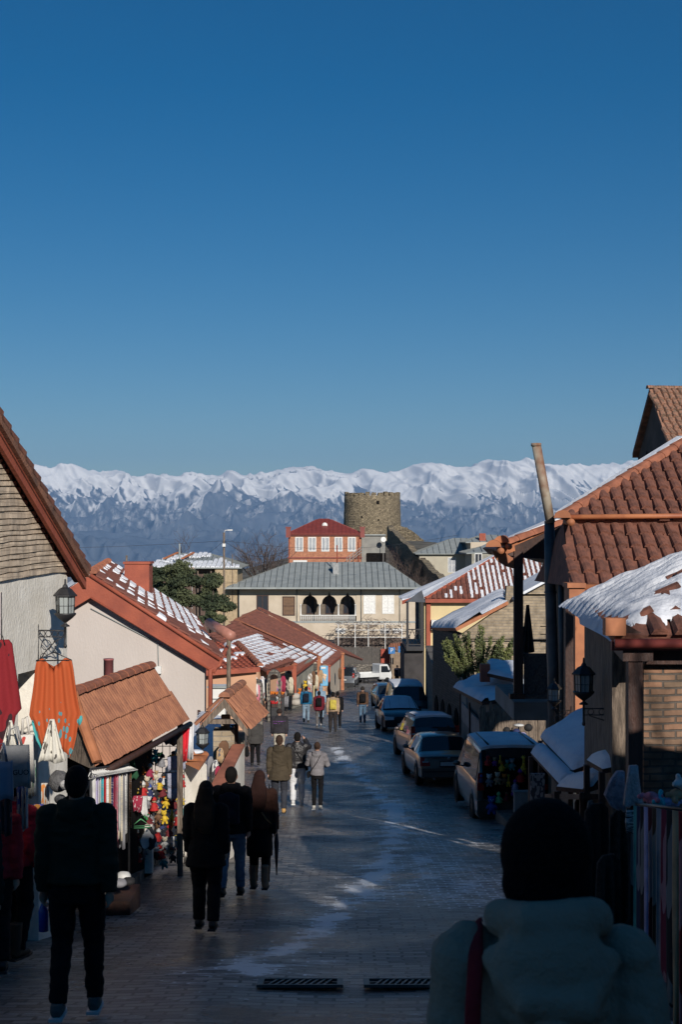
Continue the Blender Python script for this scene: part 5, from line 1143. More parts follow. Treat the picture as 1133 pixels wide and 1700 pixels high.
def fortress():
    t = thing('fortress_tower', 'round crenellated stone fortress tower rising before the mountains', 'tower', (5.2,235,-4)); c = Vector((P(618.5,0,235).x,235,0))
    zt = P(0,823,231).z; m = MB(); n = 64; prof = [(4.95,-9),(4.8,-2),(4.72,2),(4.6,zt-.55),(4.68,zt-.5),(4.68,zt),(4.15,zt),(4.1,zt-1.5)]
    vs = []
    for j in range(28):
        f = j/27; z = -9+(zt+9)*f; r = 4.98-.36*f
        for k in range(n*2): a = math.pi*k/n; rr = r+.07*noise.noise(Vector((math.cos(a)*6,math.sin(a)*6,z*1.2)))+.04*noise.noise(Vector((math.cos(a)*22,math.sin(a)*22,z*4))); vs.append((c.x+rr*math.cos(a), c.y+rr*math.sin(a), z))
    N = n*2; fs = [(j*N+k,j*N+(k+1)%N,(j+1)*N+(k+1)%N,(j+1)*N+k) for j in range(27) for k in range(N)]; fs.append(tuple(27*N+k for k in range(N))); m.add(vs, fs, 0, True)
    m.build('drum', m_fort, t)
    m = MB(); R = random.Random(4); nm = 27
    for k in range(nm):
        a0 = 2*math.pi*(k+.10)/nm; a1 = 2*math.pi*(k+.10+R.uniform(.62,.80))/nm; h = .60+R.uniform(-.14,.12); p = []
        for r, a in ((4.62,a0),(4.62,a1),(4.05,a1),(4.05,a0)): p.append(Vector((c.x+r*math.cos(a), c.y+r*math.sin(a), zt-.02)))
        m.hexa(p+[q+Vector((0,0,h+R.uniform(-.08,.08))) for q in p])
    m.build('battlements', m_fort, t)
    m = MB()
    for px, py in ((628,834),(629,863),(601,858)):
        a = math.asin(max(-1,min(1,(P(px,0,231).x-c.x)/4.7))); m.box((c.x+4.6*math.sin(a), c.y-4.6*math.cos(a), P(0,py,230.5).z), (.42 if py==834 else .2,.5,.55 if py==834 else .3))
    m.build_each('arrow_slit', m_blackp, t)
    w = thing('fortress_wall', 'dark ruined curtain wall falling from the fortress tower down towards the street', 'wall', (9,200,-6)); m = MB()
    A, B_ = P(643,874,222), P(748,978,166); n = 40; vs = []
    d = (B_-A); nr = Vector((-d.y,d.x,0)).normalized()*-.9
    if nr.x < 0: nr = -nr
    R = random.Random(2); pts = []
    for i in range(n+1):
        p = A+d*(i/n); p.z += R.uniform(-.22,.16); pts.append(p)
    for a, b in zip(pts, pts[1:]):
        a2, b2 = a.copy(), b.copy(); a2.z -= 5.0; b2.z -= 5.0; m.hexa([a2,b2,b2+nr,a2+nr,a,b,b+nr,a+nr])
    m.build('wall', m_fort, w)
    w = thing('fortress_wall.001', 'sunlit low stretch of curtain wall sloping away right of the tower', 'wall', (12,230,-3)); m = MB(); A, B_ = P(652,868,229), P(712,906,226); R = random.Random(8)
    for i in range(16):
        a = A+(B_-A)*(i/16); b = A+(B_-A)*((i+1)/16); k = math.sin(math.pi*min(1,(i/16)))*.7+R.uniform(-.08,.08); a = a+Vector((0,0,k)); b = b+Vector((0,0,k)); lo = Vector((0,0,-7)); m.hexa([a+lo,b+lo,b+lo+Vector((0,1,0)),a+lo+Vector((0,1,0)),a,b,b+Vector((0,1,0)),a+Vector((0,1,0))])
    m.build('wall', m_fort, w)
fortress()
def far_houses():
    Y = 190; X = lambda px: P(px,0,Y).x; Z = lambda py: P(0,py,Y).z
    t = thing('grey_roofed_house', 'pale house with grey hip roof and a white framed window right of the fortress wall', 'house', (X(750),195,-12))
    m = MB(); m.bb(X(697),X(800),Y,Y+10,-14,Z(918)); m.build('wall', mat('light_beige_wall',(.42,.39,.31),.9,(.38,.35,.28),1), t); e = Z(919)
    window(t, (X(751),Y,Z(938)), (1,0,0), 1.1, 2.0, m_metalw, m_curtain, (1,1), nr=(0,-1,0)); window(t, (X(703),Y,Z(934)), (1,0,0), .7, 1.3, m_darkwood, None, (1,0), nr=(0,-1,0))
    eL, eR = Vector((X(690),Y-.6,e)), Vector((X(812),Y-.6,e)); rl, rr_ = Vector((P(752,0,197).x,196,P(0,893,197).z)), Vector((P(775,0,197).x,196,P(0,893,197).z)); bl, br = Vector((eL.x,Y+10.5,e)), Vector((eR.x,Y+10.5,e))
    seam_roof(t, [[eL,eR,rr_,rl],[bl,eL,rl],[eR,br,rr_],[br,bl,rl,rr_]], m_greyroof, .8)
    t = thing('grey_roofed_house.001', 'second grey roofed house half hidden behind the balcony house eave', 'house', (X(810),150,-12)); Y2 = 152
    a = P(775,918,Y2); m = MB(); m.bb(P(784,0,Y2).x,P(860,0,Y2).x,Y2,Y2+8,-14,a.z-.1); m.build('wall', m_greenish, t); window(t, P(795,928,Y2), (1,0,0), .8, 1.2, m_metalw, None, (1,0), nr=(0,-1,0))
    seam_roof(t, [[a,P(870,918,Y2),P(860,897,157),P(815,904,157)],[Vector((a.x,162,a.z)),a,P(815,904,157)]], m_greyroof, .8)
    t = thing('dome_roofed_house', 'distant house with low domed grey roof and brown chimney on the skyline', 'house', (P(800,0,185).x,190,-12)); Y3 = 185
    m = MB(); m.bb(P(782,0,Y3).x,P(860,0,Y3).x,Y3,Y3+8,-12,P(0,900,Y3).z); m.build('wall', m_beige, t)
    r = seam_roof(t, [[P(774,900,Y3),P(870,900,Y3),P(832,888,190),P(806,886,190)],[Vector((P(774,0,Y3).x,195,P(0,900,Y3).z)),P(774,900,Y3),P(806,886,190)]], m_greyroof, .9); m = MB(); c = P(802,893,186); m.bb(c.x-.4,c.x+.4,186,186.6,c.z-.5,c.z+.6); m.build('chimney', m_redpaint, r)
    # left far house
    Y4 = 150; t = thing('snow_patched_house', 'long old house with snow patched corrugated hip roof behind the pines on the left', 'house', (P(310,0,Y4).x,155,-10))
    X = lambda px: P(px,0,Y4).x; Z = lambda py: P(0,py,Y4).z
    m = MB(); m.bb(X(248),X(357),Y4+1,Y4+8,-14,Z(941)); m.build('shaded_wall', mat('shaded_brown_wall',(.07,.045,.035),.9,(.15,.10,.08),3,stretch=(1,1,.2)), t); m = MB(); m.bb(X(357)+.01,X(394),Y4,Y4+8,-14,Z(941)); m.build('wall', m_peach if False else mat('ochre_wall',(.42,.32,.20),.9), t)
    for k in range(5): m = MB(); m.bb(X(262+k*22)-.06,X(262+k*22)+.06,Y4+.3,Y4+.4,-12,Z(941)); m.build('veranda_post', m_oldwood, t)
    e = Z(942); eL, eR = Vector((X(232),Y4-.3,e)), Vector((X(402),Y4-.3,e)); rl, rr_ = P(300,918,158), P(344,918,158); bl, br = Vector((eL.x,Y4+16,e)), Vector((eR.x,Y4+16,e))
    r = seam_roof(t, [[eL,eR,rr_,rl],[bl,eL,rl],[eR,br,rr_],[br,bl,rl,rr_]], m_greyroof, .5)
    p1 = Plane([eL,eR,rr_,rl]); m = MB(); p1.snow_cells(m, lambda x,y: (.97 if (noise.noise(Vector((x*.25,y*.4,3)))+.45-(y/(p1.y1))*.8) > 0 else .06), .5, .55, .10, .85, run=(.9,1.02)); m.build('snow', m_snow, r)
    m = MB(); p = rl+(eL-rl)*.45; ridge(m, p+Vector((2.3,-1.5,.1)), rl+Vector((1.5,-.8,.05)), .16, 12); ridge(m, p+Vector((.3,-1.,.1)), rl+Vector((-.3,-.4,.05)), .16, 12); m.build('ridge_tiles', m_orange, r)
    t = thing('small_red_awning', 'small red awning behind the pine trees on the left', 'awning', P(353,960,130)); m = MB(); a = P(344,963,130); m.prism([a, a+Vector((1.1,0,.05)), a+Vector((.9,.8,.35)), a+Vector((.2,.8,.35))], (0,0,.06)); m.build('sheet', m_redroof, t); m = MB(); m.bb(a.x,a.x+.08,130,130.08,-12,a.z); m.build('post', m_iron, t)
    # utility pole with lamp, masts, dishes
    t = thing('utility_pole', 'thin utility pole with street lamp arm and white box above the far left house', 'pole', P(372,960,140)); a = P(372,884,140); m = MB(); m.tube([Vector((a.x,140,-11)), a], .10, 8); m.build('pole', m_oldwood, t)
    m = MB(); m.tube([a+Vector((0,0,-.1)), a+Vector((.1,0,.2)), a+Vector((.45,0,.25))], .04, 6); m.box(a+Vector((.6,0,.24)), (.5,.15,.10)); m.build('lamp_arm', m_metalw, t); m = MB(); m.box(P(372,905,139.8), (.3,.2,.3)); m.build('box', m_metalw, t)
    m = MB(); b = P(372,898,140)
    for tgt in (Vector((b.x-7,145,b.z-2.1)), Vector((b.x+24,150,b.z+.6)), Vector((b.x-40,120,b.z+1)), Vector((b.x+7,128,b.z-.7))):
        m.tube([b+(tgt-b)*k/8-Vector((0,0,1.1*math.sin(math.pi*k/8))) for k in range(9)], .018, 4)
    m.build('wires', m_iron, t)
    for nm, lb, px, y0, y1, Y, r_ in (('mast','short pale mast on the roof of the snow patched house',298,902,932,150,.09),('mast.001','thin dark post on the skyline left of the pines',210,922,945,120,.09),('mast.002','tiny thin mast right of the utility pole',386,920,934,150,.05)):
        m = MB(); a, b = P(px,y1,Y), P(px,y0,Y); m.tube([Vector((0,0,-5)), b-a], r_, 6); o = m.build(nm, m_greyroof if nm=='mast' else m_oldwood); o.location = a; tag(o, lb, 'mast')
    for nm, lb, px, py, Y, rr in (('satellite_dish','white and rust satellite dish standing in front of the pine trees',318,948,112,.30),('satellite_dish.001','round white satellite dish on the concrete annex below the fortress',637,896,186,.36)):
        c = P(px,py,Y); t = thing(nm, lb, 'satellite dish', c); m = MB(); m.lathe([(.0,0),(rr*.6,.03),(rr,.12),(rr*.98,.14),(rr*.55,.06),(0,.04)], (0,0,0), 24); m.move(Matrix.Translation(c) @ Matrix.Rotation(math.radians(75),4,'X')); m.build('dish', m_metalw if '001' in nm else mat('rusty_white',(.5,.48,.45),.7,(.35,.15,.08),6,thr=(.45,.5)), t)
        m = MB(); m.tube([c, c+Vector((.0,.3,-.1)), Vector((c.x,c.y+.3,c.z-3))], .04, 6); m.build('mount', m_metalw, t)
far_houses()

# ---------------- plants
def leafy(mb, c, rad, n, size, R, mi=0, flat=.8):
    """leaf-sized faces scattered through an ellipsoid clump"""
    c = Vector(c)
    for i in range(n):
        d = Vector((R.gauss(0,1),R.gauss(0,1),R.gauss(0,1))).normalized()*(R.random()**.45); p = c+Vector((d.x*rad[0],d.y*rad[1],d.z*rad[2]))
        u = Vector((R.gauss(0,1),R.gauss(0,1),R.gauss(0,1))).normalized(); v = u.cross(Vector((R.gauss(0,1),R.gauss(0,1),R.gauss(0,1)))).normalized()
        s = size*R.uniform(.6,1.3); mb.add([p-u*s, p+v*s*.4, p+u*s, p-v*s*.4], [(0,1,2,3)], mi)
    return mb
m_needle = mat('pine_needles', (.085,.10,.045), .9, (.03,.045,.022), .8, thr=(.4,.6)); m_bark = mat('bark', (.09,.07,.055), .95, (.04,.03,.025), 8, .5, 20)
m_twig = mat('bare_twigs', (.13,.095,.08), .95, (.07,.05,.045), 3)
m_leaf = mat('evergreen_leaves', (.17,.19,.06), .7, (.06,.08,.03), 2, thr=(.4,.6))
def pine(name, label, px, py_top, py_base, Y, wpx, seed):
    R = random.Random(seed); b = P(px,py_base,Y); top = P(px,py_top,Y); H = top.z-b.z; W = wpx/F*Y/2; t = thing(name, label, 'tree', b, 'pines behind the white house')
    m = MB(); m.tube([b+Vector((0,0,-4)), b+Vector((.1,0,H*.4)), b+Vector((0,0,H*.95))], [.22,.15,.04], 8)
    cl = []
    for i in range(30):
        f = R.uniform(.0,1); a = R.uniform(0,2*math.pi); r = W*(1-f*.75)*R.uniform(.3,1.0); p = b+Vector((r*math.cos(a), r*math.sin(a)*.8, H*f*.95+.1)); cl.append(p); m.tube([b+Vector((0,0,H*f*.7)), p], [.05,.015], 5)
    m.build('trunk', m_bark, t); k = MB()
    for p in cl: leafy(k, p, (W*.30*R.uniform(.7,1.3),W*.30,H*.11*R.uniform(.7,1.3)), 420, .13, R)
    leafy(k, b+Vector((0,0,H*.95)), (W*.12,W*.12,H*.10), 200, .12, R)
    k.build('crown', m_needle, t)
pine('pine_tree','dark pine with pointed top standing left of the satellite dish',298,932,1002,106,104,1)
pine('pine_tree.001','broad pine nearest the shaded side wall of the arcade house',352,958,1034,104,80,2)
pine('pine_tree.002','low pine growing behind the red chimney',265,945,985,110,70,3)
def bare(name, label, c, H, W, n, seed, group=None, thick=.03, twig=3, cat='bush'):
    R = random.Random(seed); c = Vector(c); t = thing(name, label, cat, c, group); m = MB()
    def br(p, d, L, r, lvl):
        q = p+d*L*.5+Vector((R.gauss(0,.04),R.gauss(0,.04),0))*L; e = q+(d+Vector((R.gauss(0,.15),R.gauss(0,.15),.1))).normalized()*L*.5; m.tube([p,q,e], [r,r*.75,r*.5], 3, smooth=False)
        if lvl <= 0: return
        for i in range(twig): f = R.uniform(.3,1); s = p+(e-p)*f; dd = (d+Vector((R.gauss(0,.55),R.gauss(0,.55),R.gauss(.1,.35)))).normalized(); br(s, dd, L*R.uniform(.45,.7), r*.5, lvl-1)
    for i in range(n):
        a = R.uniform(0,2*math.pi); k = R.random(); br(c+Vector((W*.25*math.cos(a)*k,W*.25*math.sin(a)*k,0)), Vector((math.cos(a)*W*k*.9/H,math.sin(a)*W*k*.9/H,1)).normalized(), H*R.uniform(.5,.75), thick, 3)
    m.build('branches', m_twig, t)
bare('bare_tree','wide bare reddish tree left of the arcade house roof',P(438,964,162),4.6,5.0,34,5,thick=.06,cat='tree')
bare('bare_tree.001','faint bare tree behind the snow patched house',P(305,940,175),4.5,2.2,5,6,thick=.04,cat='tree')
R = random.Random(12); k = 0
for i, (px, py, Y) in enumerate(((650,935,196),(668,950,188),(690,962,180),(706,972,175),(662,915,204),(645,960,182),(680,935,192),(722,985,170),(632,940,190),(700,945,186),(672,975,174),(640,915,200))):
    bare('bare_bush'+('.%03d' % i if i else ''), 'bare brown bush on the slope under the dark fortress wall, one of a thicket', P(px,py+22,Y), 2.6, 2.6, 11, 30+i, 'bare bushes on the fortress slope', .035)
def evergreen():
    c = P(795,1122,47); t = thing('evergreen_bush', 'sunlit evergreen bush in front of the pale brick wall', 'bush', c); R = random.Random(9); m = MB(); k = MB()
    for i in range(34):
        a = R.uniform(-1,1); H = (1.78-abs(a)*.63)*R.uniform(.55,1.0); tip = c+Vector((a*1.2,R.uniform(-.5,.5),H)); b = c+Vector((a*.45,0,-.2)); mid = b+(tip-b)*.6+Vector((-a*.08,0,0)); m.tube([b,mid,tip], [.022,.014,.005], 5)
        for j in range(11):
            f = .25+.75*j/10; p = b+(tip-b)*f; leafy(k, p, (.16*(1.15-f*.75),.15,.12), 42, .045, R)
    m.tube([P(748,1066,47),P(775,1100,47),P(790,1125,47)], [.008,.015,.02], 5)
    for j in range(8): leafy(k, P(748+j*5,1066+j*6,47), (.09,.08,.08), 40, .036, R)
    m.build('stems', m_bark, t); k.build('leaves', m_leaf, t)
    g = thing('planter_wall', 'low dark retaining wall under the evergreen bush', 'wall', c); m = MB(); m.bb(4.1,7.5,46.5,48.5,-8.6,c.z-.1); m.build('wall', m_grey, g)
evergreen()
# tree whose bare branches throw their shadow on the brick wall; it stands uphill on the right, out of the picture
bare('bare_tree.002','bare street tree standing uphill on the right of the viewer',(6.9,2.2,-1.5),7.2,2.6,5,77,thick=.08,cat='tree')

# ---------------- fences, pergola, signs at the end of the street
def far_end():
    Y = 141; t = thing('plank_fence', 'weathered grey plank fence on a stone base behind the white pickup truck', 'fence', P(605,1130,Y)); m = MB(); R = random.Random(6); x = P(566,0,Y).x; xe = P(634,0,Y).x
    while x < xe: w = R.uniform(.16,.24); zt = P(0,1074,Y).z+R.uniform(-.08,.08); m.bb(x,x+w-.02,Y,Y+.05+R.uniform(0,.03),P(0,1103,Y).z,zt); x += w
    m.build('planks', mat('grey_brown_planks',(.11,.10,.09),.9,(.05,.045,.042),6,.3,10,stretch=(4,4,.5)), t); m = MB(); m.bb(P(560,0,Y).x,P(648,0,Y).x,Y-.1,Y+.5,-15,P(0,1102,Y).z); m.build('stone_base', m_rubble, t)
    t = thing('red_metal_gate', 'small red metal sheet gate beside the plank fence', 'gate', P(641,1100,Y)); m = MB(); a, b = P(633,1078,Y-.2), P(648,1101,Y-.2); m.bb(a.x,b.x,Y-.25,Y-.2,b.z,a.z); m.build('sheet', mat('rusty_red_sheet',(.38,.06,.03),.6), t); m = MB(); [m.bb(a.x-.02,b.x+.02,Y-.29,Y-.251,a.z-k,a.z-k+.06) for k in (.0,.45,.9,1.35)]; m.build('rails', m_redpaint, t)
    t = thing('brick_gate_pier', 'brown brick gate pier with little tiled roof behind the blue signs', 'gate pier', P(655,1120,139)); m = MB(); a, b = P(649,1082,139), P(668,1136,139); m.bb(a.x,b.x,139,139.8,-14.5,a.z); m.build('pier', mat('brown_pier',(.26,.19,.13),.9,(.18,.13,.09),4), t)
    m = MB(); pl = Plane([P(645,1078,138.6),P(676,1076,138.6),P(676,1066,140),P(648,1069,140)]); pl.slab(m,.1); pl.tiles(m,.22,.4); m.build('roof', m_tilew, t)
    for nm, lb, px, py, s, letter in (('parking_sign','square blue parking sign with white P at the end of the street',651,1080,.62,'P'),('blue_sign','square blue sign with white arrow right of the parking sign',667,1078,.62,'>')):
        c = P(px,py,136); t = thing(nm, lb, 'sign', c); m = MB(); m.bb(c.x-s/2,c.x+s/2,136,136.04,c.z-s/2,c.z+s/2); m.build('plate', mat('sign_blue',(.02,.16,.42),.5), t); m = MB(); m.tube([(c.x,136.08,-13.8),(c.x,136.08,c.z+.3)], .04, 6); m.build('post', m_zinc, t)
        cu = bpy.data.curves.new('lettering','FONT'); cu.body = letter; cu.size = .55; cu.extrude = .005; cu.align_x = 'CENTER'; cu.align_y = 'CENTER'; o = bpy.data.objects.new('lettering', cu); C.objects.link(o); me = bpy.data.meshes.new_from_object(o.evaluated_get(bpy.context.evaluated_depsgraph_get())); bpy.data.objects.remove(o); me.materials.clear(); me.materials.append(m_metalw)
        o = bpy.data.objects.new('lettering', me); C.objects.link(o); o.parent = t; o.location = (0,-.012,0); o.rotation_euler = (math.radians(90),0,0)
    t = thing('pergola', 'white pipe pergola with tangled bare vines in front of the arcade house', 'pergola', P(615,1080,143)); m = MB(); Y = 143
    for px in (562,590,612,640,668):
        for dy in (0,4): p = P(px,1036,Y+dy); m.tube([Vector((p.x,Y+dy,-14)), p], .045, 5)
    for k, py in enumerate((1036,1046,1058)):
        for dy in (0,2,4): m.tube([P(556,py,Y+dy), P(674,py,Y+dy)], .035, 5)
    for px in range(560,674,9): p = P(px,1036,Y); m.tube([p, p+Vector((0,4,0))], .03, 4)
    m.build('frame', m_metalw, t); m = MB(); R = random.Random(4)
    for i in range(230):
        p = Vector((R.uniform(P(556,0,Y).x,P(672,0,Y).x), Y+R.uniform(-.3,4.3), P(0,R.uniform(1034,1072),Y).z)); q = p; pts = [p]
        for j in range(5): q = q+Vector((R.gauss(0,.35),R.gauss(0,.2),R.gauss(-.05,.22))); pts.append(q)
        m.tube(pts, [.03,.025,.02,.018,.015,.01], 3, smooth=False)
    m.build('vines', m_twig, t)
    t = thing('terrace_wall', 'pale terrace wall and windows below the arcade house balustrade', 'wall', P(610,1040,146)); m = MB(); a = P(556,1058,147); b = P(676,1100,147); m.bb(a.x,b.x,147,147.5,-15,a.z); m.build('wall', mat('terrace_dark',(.15,.12,.10),.9,(.08,.06,.05),2), t)
    for px in (566,640,660): m = MB(); p = P(px,1047,146.9); m.bb(p.x-.5,p.x+.5,146.8,146.99,p.z-.3,p.z+.25); m.build('white_panel', m_metalw, t)
    # small roofed gate canopy to the right of the end of the street: dark shops in shade
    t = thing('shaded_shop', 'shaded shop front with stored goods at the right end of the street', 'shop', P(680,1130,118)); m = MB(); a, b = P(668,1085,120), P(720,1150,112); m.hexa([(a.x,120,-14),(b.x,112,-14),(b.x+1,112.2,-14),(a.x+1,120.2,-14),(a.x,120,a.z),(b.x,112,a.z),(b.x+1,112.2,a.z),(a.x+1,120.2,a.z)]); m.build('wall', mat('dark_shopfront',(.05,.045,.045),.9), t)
far_end()

# ---------------- gate canopy and low walls of the left middle ground
def canopy():
    t = thing('gate_canopy', 'small gabled tile canopy on brick pillars over the stone steps', 'canopy', P(378,1290,26.5)); r = thing_part('roof', t)
    A = P(373,1157,26); D = Vector((.16,2.3,0)); E = P(412,1209,26); L_ = P(331,1203,26)
    p1 = Plane([E, E+D, A+D, A]); m = MB(); p1.slab(m,.05); p1.tiles(m,.19,.26,r=.085,seed=3,jit=.02); m.build('tiles', m_tilew, r); p2 = Plane([L_+D, L_, A, A+D]); m = MB(); p2.slab(m,.05); p2.tiles(m,.19,.26,r=.085,seed=4); m.build('left_tiles', m_tilew, r)
    m = MB(); p2.snow(m,.05,.06,.02,hole=lambda x,y: noise.noise(Vector((x*3,y*3,0)))>.25); m.build('snow', m_snow, r)
    m = MB(); ridge(m, A+Vector((0,-.04,.03)), A+D+Vector((0,0,.03)), .10, 4, step=.5); m.build('ridge_tiles', m_tilew, r)
    m = MB(); dz = Vector((0,0,-.15)); m.prism([A+Vector((0,-.05,-.03)), E+Vector((0,-.05,-.03)), E+Vector((0,-.05,-.14)), A+Vector((0,-.05,-.20))], (0,.05,0)); m.prism([A+Vector((0,-.05,-.03)), L_+Vector((0,-.05,-.03)), L_+Vector((0,-.05,-.14)), A+Vector((0,-.05,-.20))], (0,.05,0)); m.build('gable_boards', m_oldwood, r)
    m = MB(); a, b = P(340,1197,26.05), P(396,1201,26.05); m.bb(a.x,b.x,26.02,26.12,a.z-.05,a.z+.03); m.build('tie_beam', m_oldwood, r)
    for x0,x1,y0,Y0,Y1 in ((354,389,1212,26.4,26.8),(367,381,1188,26.5,26.7),(391,402,1225,27.4,28.2)):
        a = P(x0,y0,Y0); b = P(x1,y0,Y0); m = MB(); m.bb(a.x,b.x,Y0,Y1,-6.4,a.z); m.build('pillar', m_brickl, t)
    m = MB(); a = P(393,1240,26.6); m.bb(a.x-.04,a.x+.03,26.55,26.65,-6,a.z+.6); m.build('post', m_darkwood, t)
    # low plaster wall with brick coping and the lit rough wall under the lantern
    t = thing('low_plaster_wall', 'sunlit rough plaster wall with orange coping tiles behind the toy stall', 'wall', P(325,1300,24.5)); m = MB(); z = zr(25)
    a, b = P(298,1258,24.2), P(352,1258,25.4); m.hexa([(a.x,a.y,z-.2),(b.x,b.y,z-.4),(b.x,b.y+.3,z-.4),(a.x,a.y+.3,z-.2),a,(b.x,b.y,b.z-.15),(b.x,b.y+.3,b.z-.15),a+Vector((0,.3,0))]); m.build('wall', m_cream, t)
    pl = Plane([P(306,1262,24.1),P(332,1276,23.9),P(346,1254,24.8),P(318,1243,25)]); m = MB(); pl.slab(m,.05); pl.tiles(m,.2,.3); m.build('coping', m_orange, t); m = MB(); c = P(325,1248,24.6); m.ell(c,(.14,.12,.04)); m.build('snow', m_snow, t)
    t = thing('stair_wall', 'stepped stair wall with sloping brick red coping beside the gate canopy', 'wall', P(375,1300,25)); A = P(386,1240,26.3); B_ = P(345,1318,23.6); m = MB(); lo = lambda p: Vector((p.x,p.y,zr(p.y)-.1)); n_ = Vector((.22,.04,0))
    m.hexa([lo(A),lo(B_),lo(B_)+n_,lo(A)+n_,A,B_,B_+n_,A+n_]); m.build('wall', m_cream, t); m = MB(); m.prism([A,B_,B_+n_,A+n_], (0,0,.05)); m.build('coping', mat('brick_red_coping',(.36,.13,.08),.9), t)
    # snow covered awning in shade behind the canopy
    q = [P(308,1250,29),P(352,1262,27.5),P(392,1196,30),P(330,1176,32)]; t = thing('snowy_awning.004', 'blue white snow covered awning left of the brick pillar of the gate canopy', 'awning', q[0]); pl = Plane(q); m = MB(); pl.slab(m,.04); m.build('boards', m_darkwood, t); m = MB(); pl.snow(m,.06,.12,.015); m.build('snow', m_snow, t); m = MB(); [m.bb(p.x-.03,p.x+.03,p.y-.03,p.y+.03,zr(p.y),p.z-.04) for p in q]; m.build_each('leg', m_darkwood, t)
    # stone arches by the far stalls
    for k, (px, py, Y, w) in enumerate(((399,1112,63,22),(425,1128,66,22),(455,1112,70,22))):
        c = P(px,py+14,Y); hw = w/2/F*Y; m = MB(); n = 10; zb = zr(Y)-.1
        for i in range(n):
            a0, a1 = math.pi*i/n, math.pi*(i+1)/n; m.hexa([c+Vector((hw*.62*math.cos(a0),0,hw*.62*math.sin(a0))), c+Vector((hw*math.cos(a0),0,hw*1.25*math.sin(a0))), c+Vector((hw*math.cos(a1),0,hw*1.25*math.sin(a1))), c+Vector((hw*.62*math.cos(a1),0,hw*.62*math.sin(a1)))]+[c+Vector((hw*.62*math.cos(a0),.5,hw*.62*math.sin(a0))), c+Vector((hw*math.cos(a0),.5,hw*1.25*math.sin(a0))), c+Vector((hw*math.cos(a1),.5,hw*1.25*math.sin(a1))), c+Vector((hw*.62*math.cos(a1),.5,hw*.62*math.sin(a1)))])
        for s in (-1,1): x0, x1 = sorted((c.x+s*hw*.62, c.x+s*hw)); m.bb(x0,x1,Y,Y+.5,zb,c.z)
        o = m.build('stone_arch'+('.%03d'%k if k else ''), m_rubble); tag(o, ('narrow stone arch nearest the gate canopy','low stone arch in the middle of the left row of arches','tall stone arch beside the hanging dresses')[k], 'stone arch', 'stone arches on the left')
canopy()
# ================================================================ GOODS ON THE STALLS
def cm(name, c, c2=None, rough=.85, scale=8): return mat(name, c, rough, c2, scale)
COL = {'red':(.45,.02,.02),'crimson':(.30,.02,.06),'orange':(.65,.18,.02),'yellow':(.62,.42,.03),'cyan':(.05,.45,.52),'green':(.03,.20,.06),'dark green':(.015,.07,.03),'brown':(.14,.07,.035),
       'white':(.62,.62,.60),'grey':(.22,.22,.24),'black':(.015,.015,.017),'blue':(.03,.08,.35),'lavender':(.38,.34,.52),'pink':(.55,.18,.24),'maroon':(.15,.015,.02),'tan':(.40,.27,.15),'purple':(.20,.05,.32),'pale green':(.15,.48,.22),'teal':(.04,.25,.26),'cream':(.56,.50,.38),'navy':(.02,.03,.10)}
def cmat(c): return cm('cloth_'+c.replace(' ','_'), COL[c])
# prototype meshes in unit height, copied with their own colours
def proto_meshes():
    out = {}
    def me(mb, nm):
        o = mb.build(nm, m_black); m = o.data; bpy.data.objects.remove(o); return m
    a = MB(); a.lathe([(.05,.62),(.14,.55),(.20,.35),(.33,.12),(.31,.10),(.0,.12)], (0,0,0), 14); a.tube([(-.10,0,.56),(-.30,0,.34)], [.06,.04], 8); a.tube([(.10,0,.56),(.30,0,.34)], [.06,.04], 8)
    b = MB(); b.ell((0,0,.74),(.155,.15,.16)); b.tube([(-.08,0,.14),(-.09,0,-.02)],.045,8); b.tube([(.08,0,.14),(.09,0,-.02)],.045,8); b.ell((-.31,0,.32),.05); b.ell((.31,0,.32),.05)
    c = MB(); c.lathe([(.17,.80),(.20,.76),(.165,.83),(.15,.90),(.06,.98),(.0,1.02)], (0,0,0), 14)
    out['doll'] = [('dress',me(a,'dress'),0),('head_and_limbs',me(b,'head_and_limbs'),1),('hat',me(c,'hat'),2)]
    a = MB(); a.ell((0,0,.36),(.20,.17,.24)); a.tube([(-.13,-.02,.48),(-.27,-.08,.30)],[.075,.06],8); a.tube([(.13,-.02,.48),(.27,-.08,.30)],[.075,.06],8); a.tube([(-.10,0,.20),(-.16,-.10,.02)],[.09,.07],8); a.tube([(.10,0,.20),(.16,-.10,.02)],[.09,.07],8)
    b = MB(); b.ell((0,-.02,.75),(.19,.17,.18)); b.ell((-.15,0,.90),(.065,.04,.065)); b.ell((.15,0,.90),(.065,.04,.065)); b.ell((0,-.17,.70),(.08,.06,.06))
    c = MB(); c.ell((-.06,-.17,.79),.022); c.ell((.06,-.17,.79),.022); c.ell((0,-.225,.72),.025)
    out['animal'] = [('body',me(a,'body'),0),('head',me(b,'head'),1),('face',me(c,'face'),2)]
    a = MB(); a.ell((0,0,.30),(.17,.14,.20)); a.tube([(0,0,.42),(.02,0,.66),(0,-.02,.86)],[.11,.07,.06],8); [a.tube([(x,0,.18),(x*1.3,-.02,-.02)],[.06,.05],8) for x in (-.09,.09)]
    b = MB(); b.ell((0,-.05,.90),(.09,.14,.09)); [b.tube([(x,0,.95),(x*1.2,0,1.05)],.018,6) for x in (-.04,.04)]; [b.ell((x,0,.94),(.05,.02,.03)) for x in (-.10,.10)]
    c = MB(); [c.ell((x,-.12*(z<.5)-.055*(z>.5),z),(.035,.02,.035)) for x,z in ((-.06,.3),(.07,.38),(0,.5),(.02,.66),(0,.22))]
    out['giraffe'] = [('body',me(a,'body'),0),('head',me(b,'head'),0),('spots',me(c,'spots'),2)]
    return out
PROTO = proto_meshes()
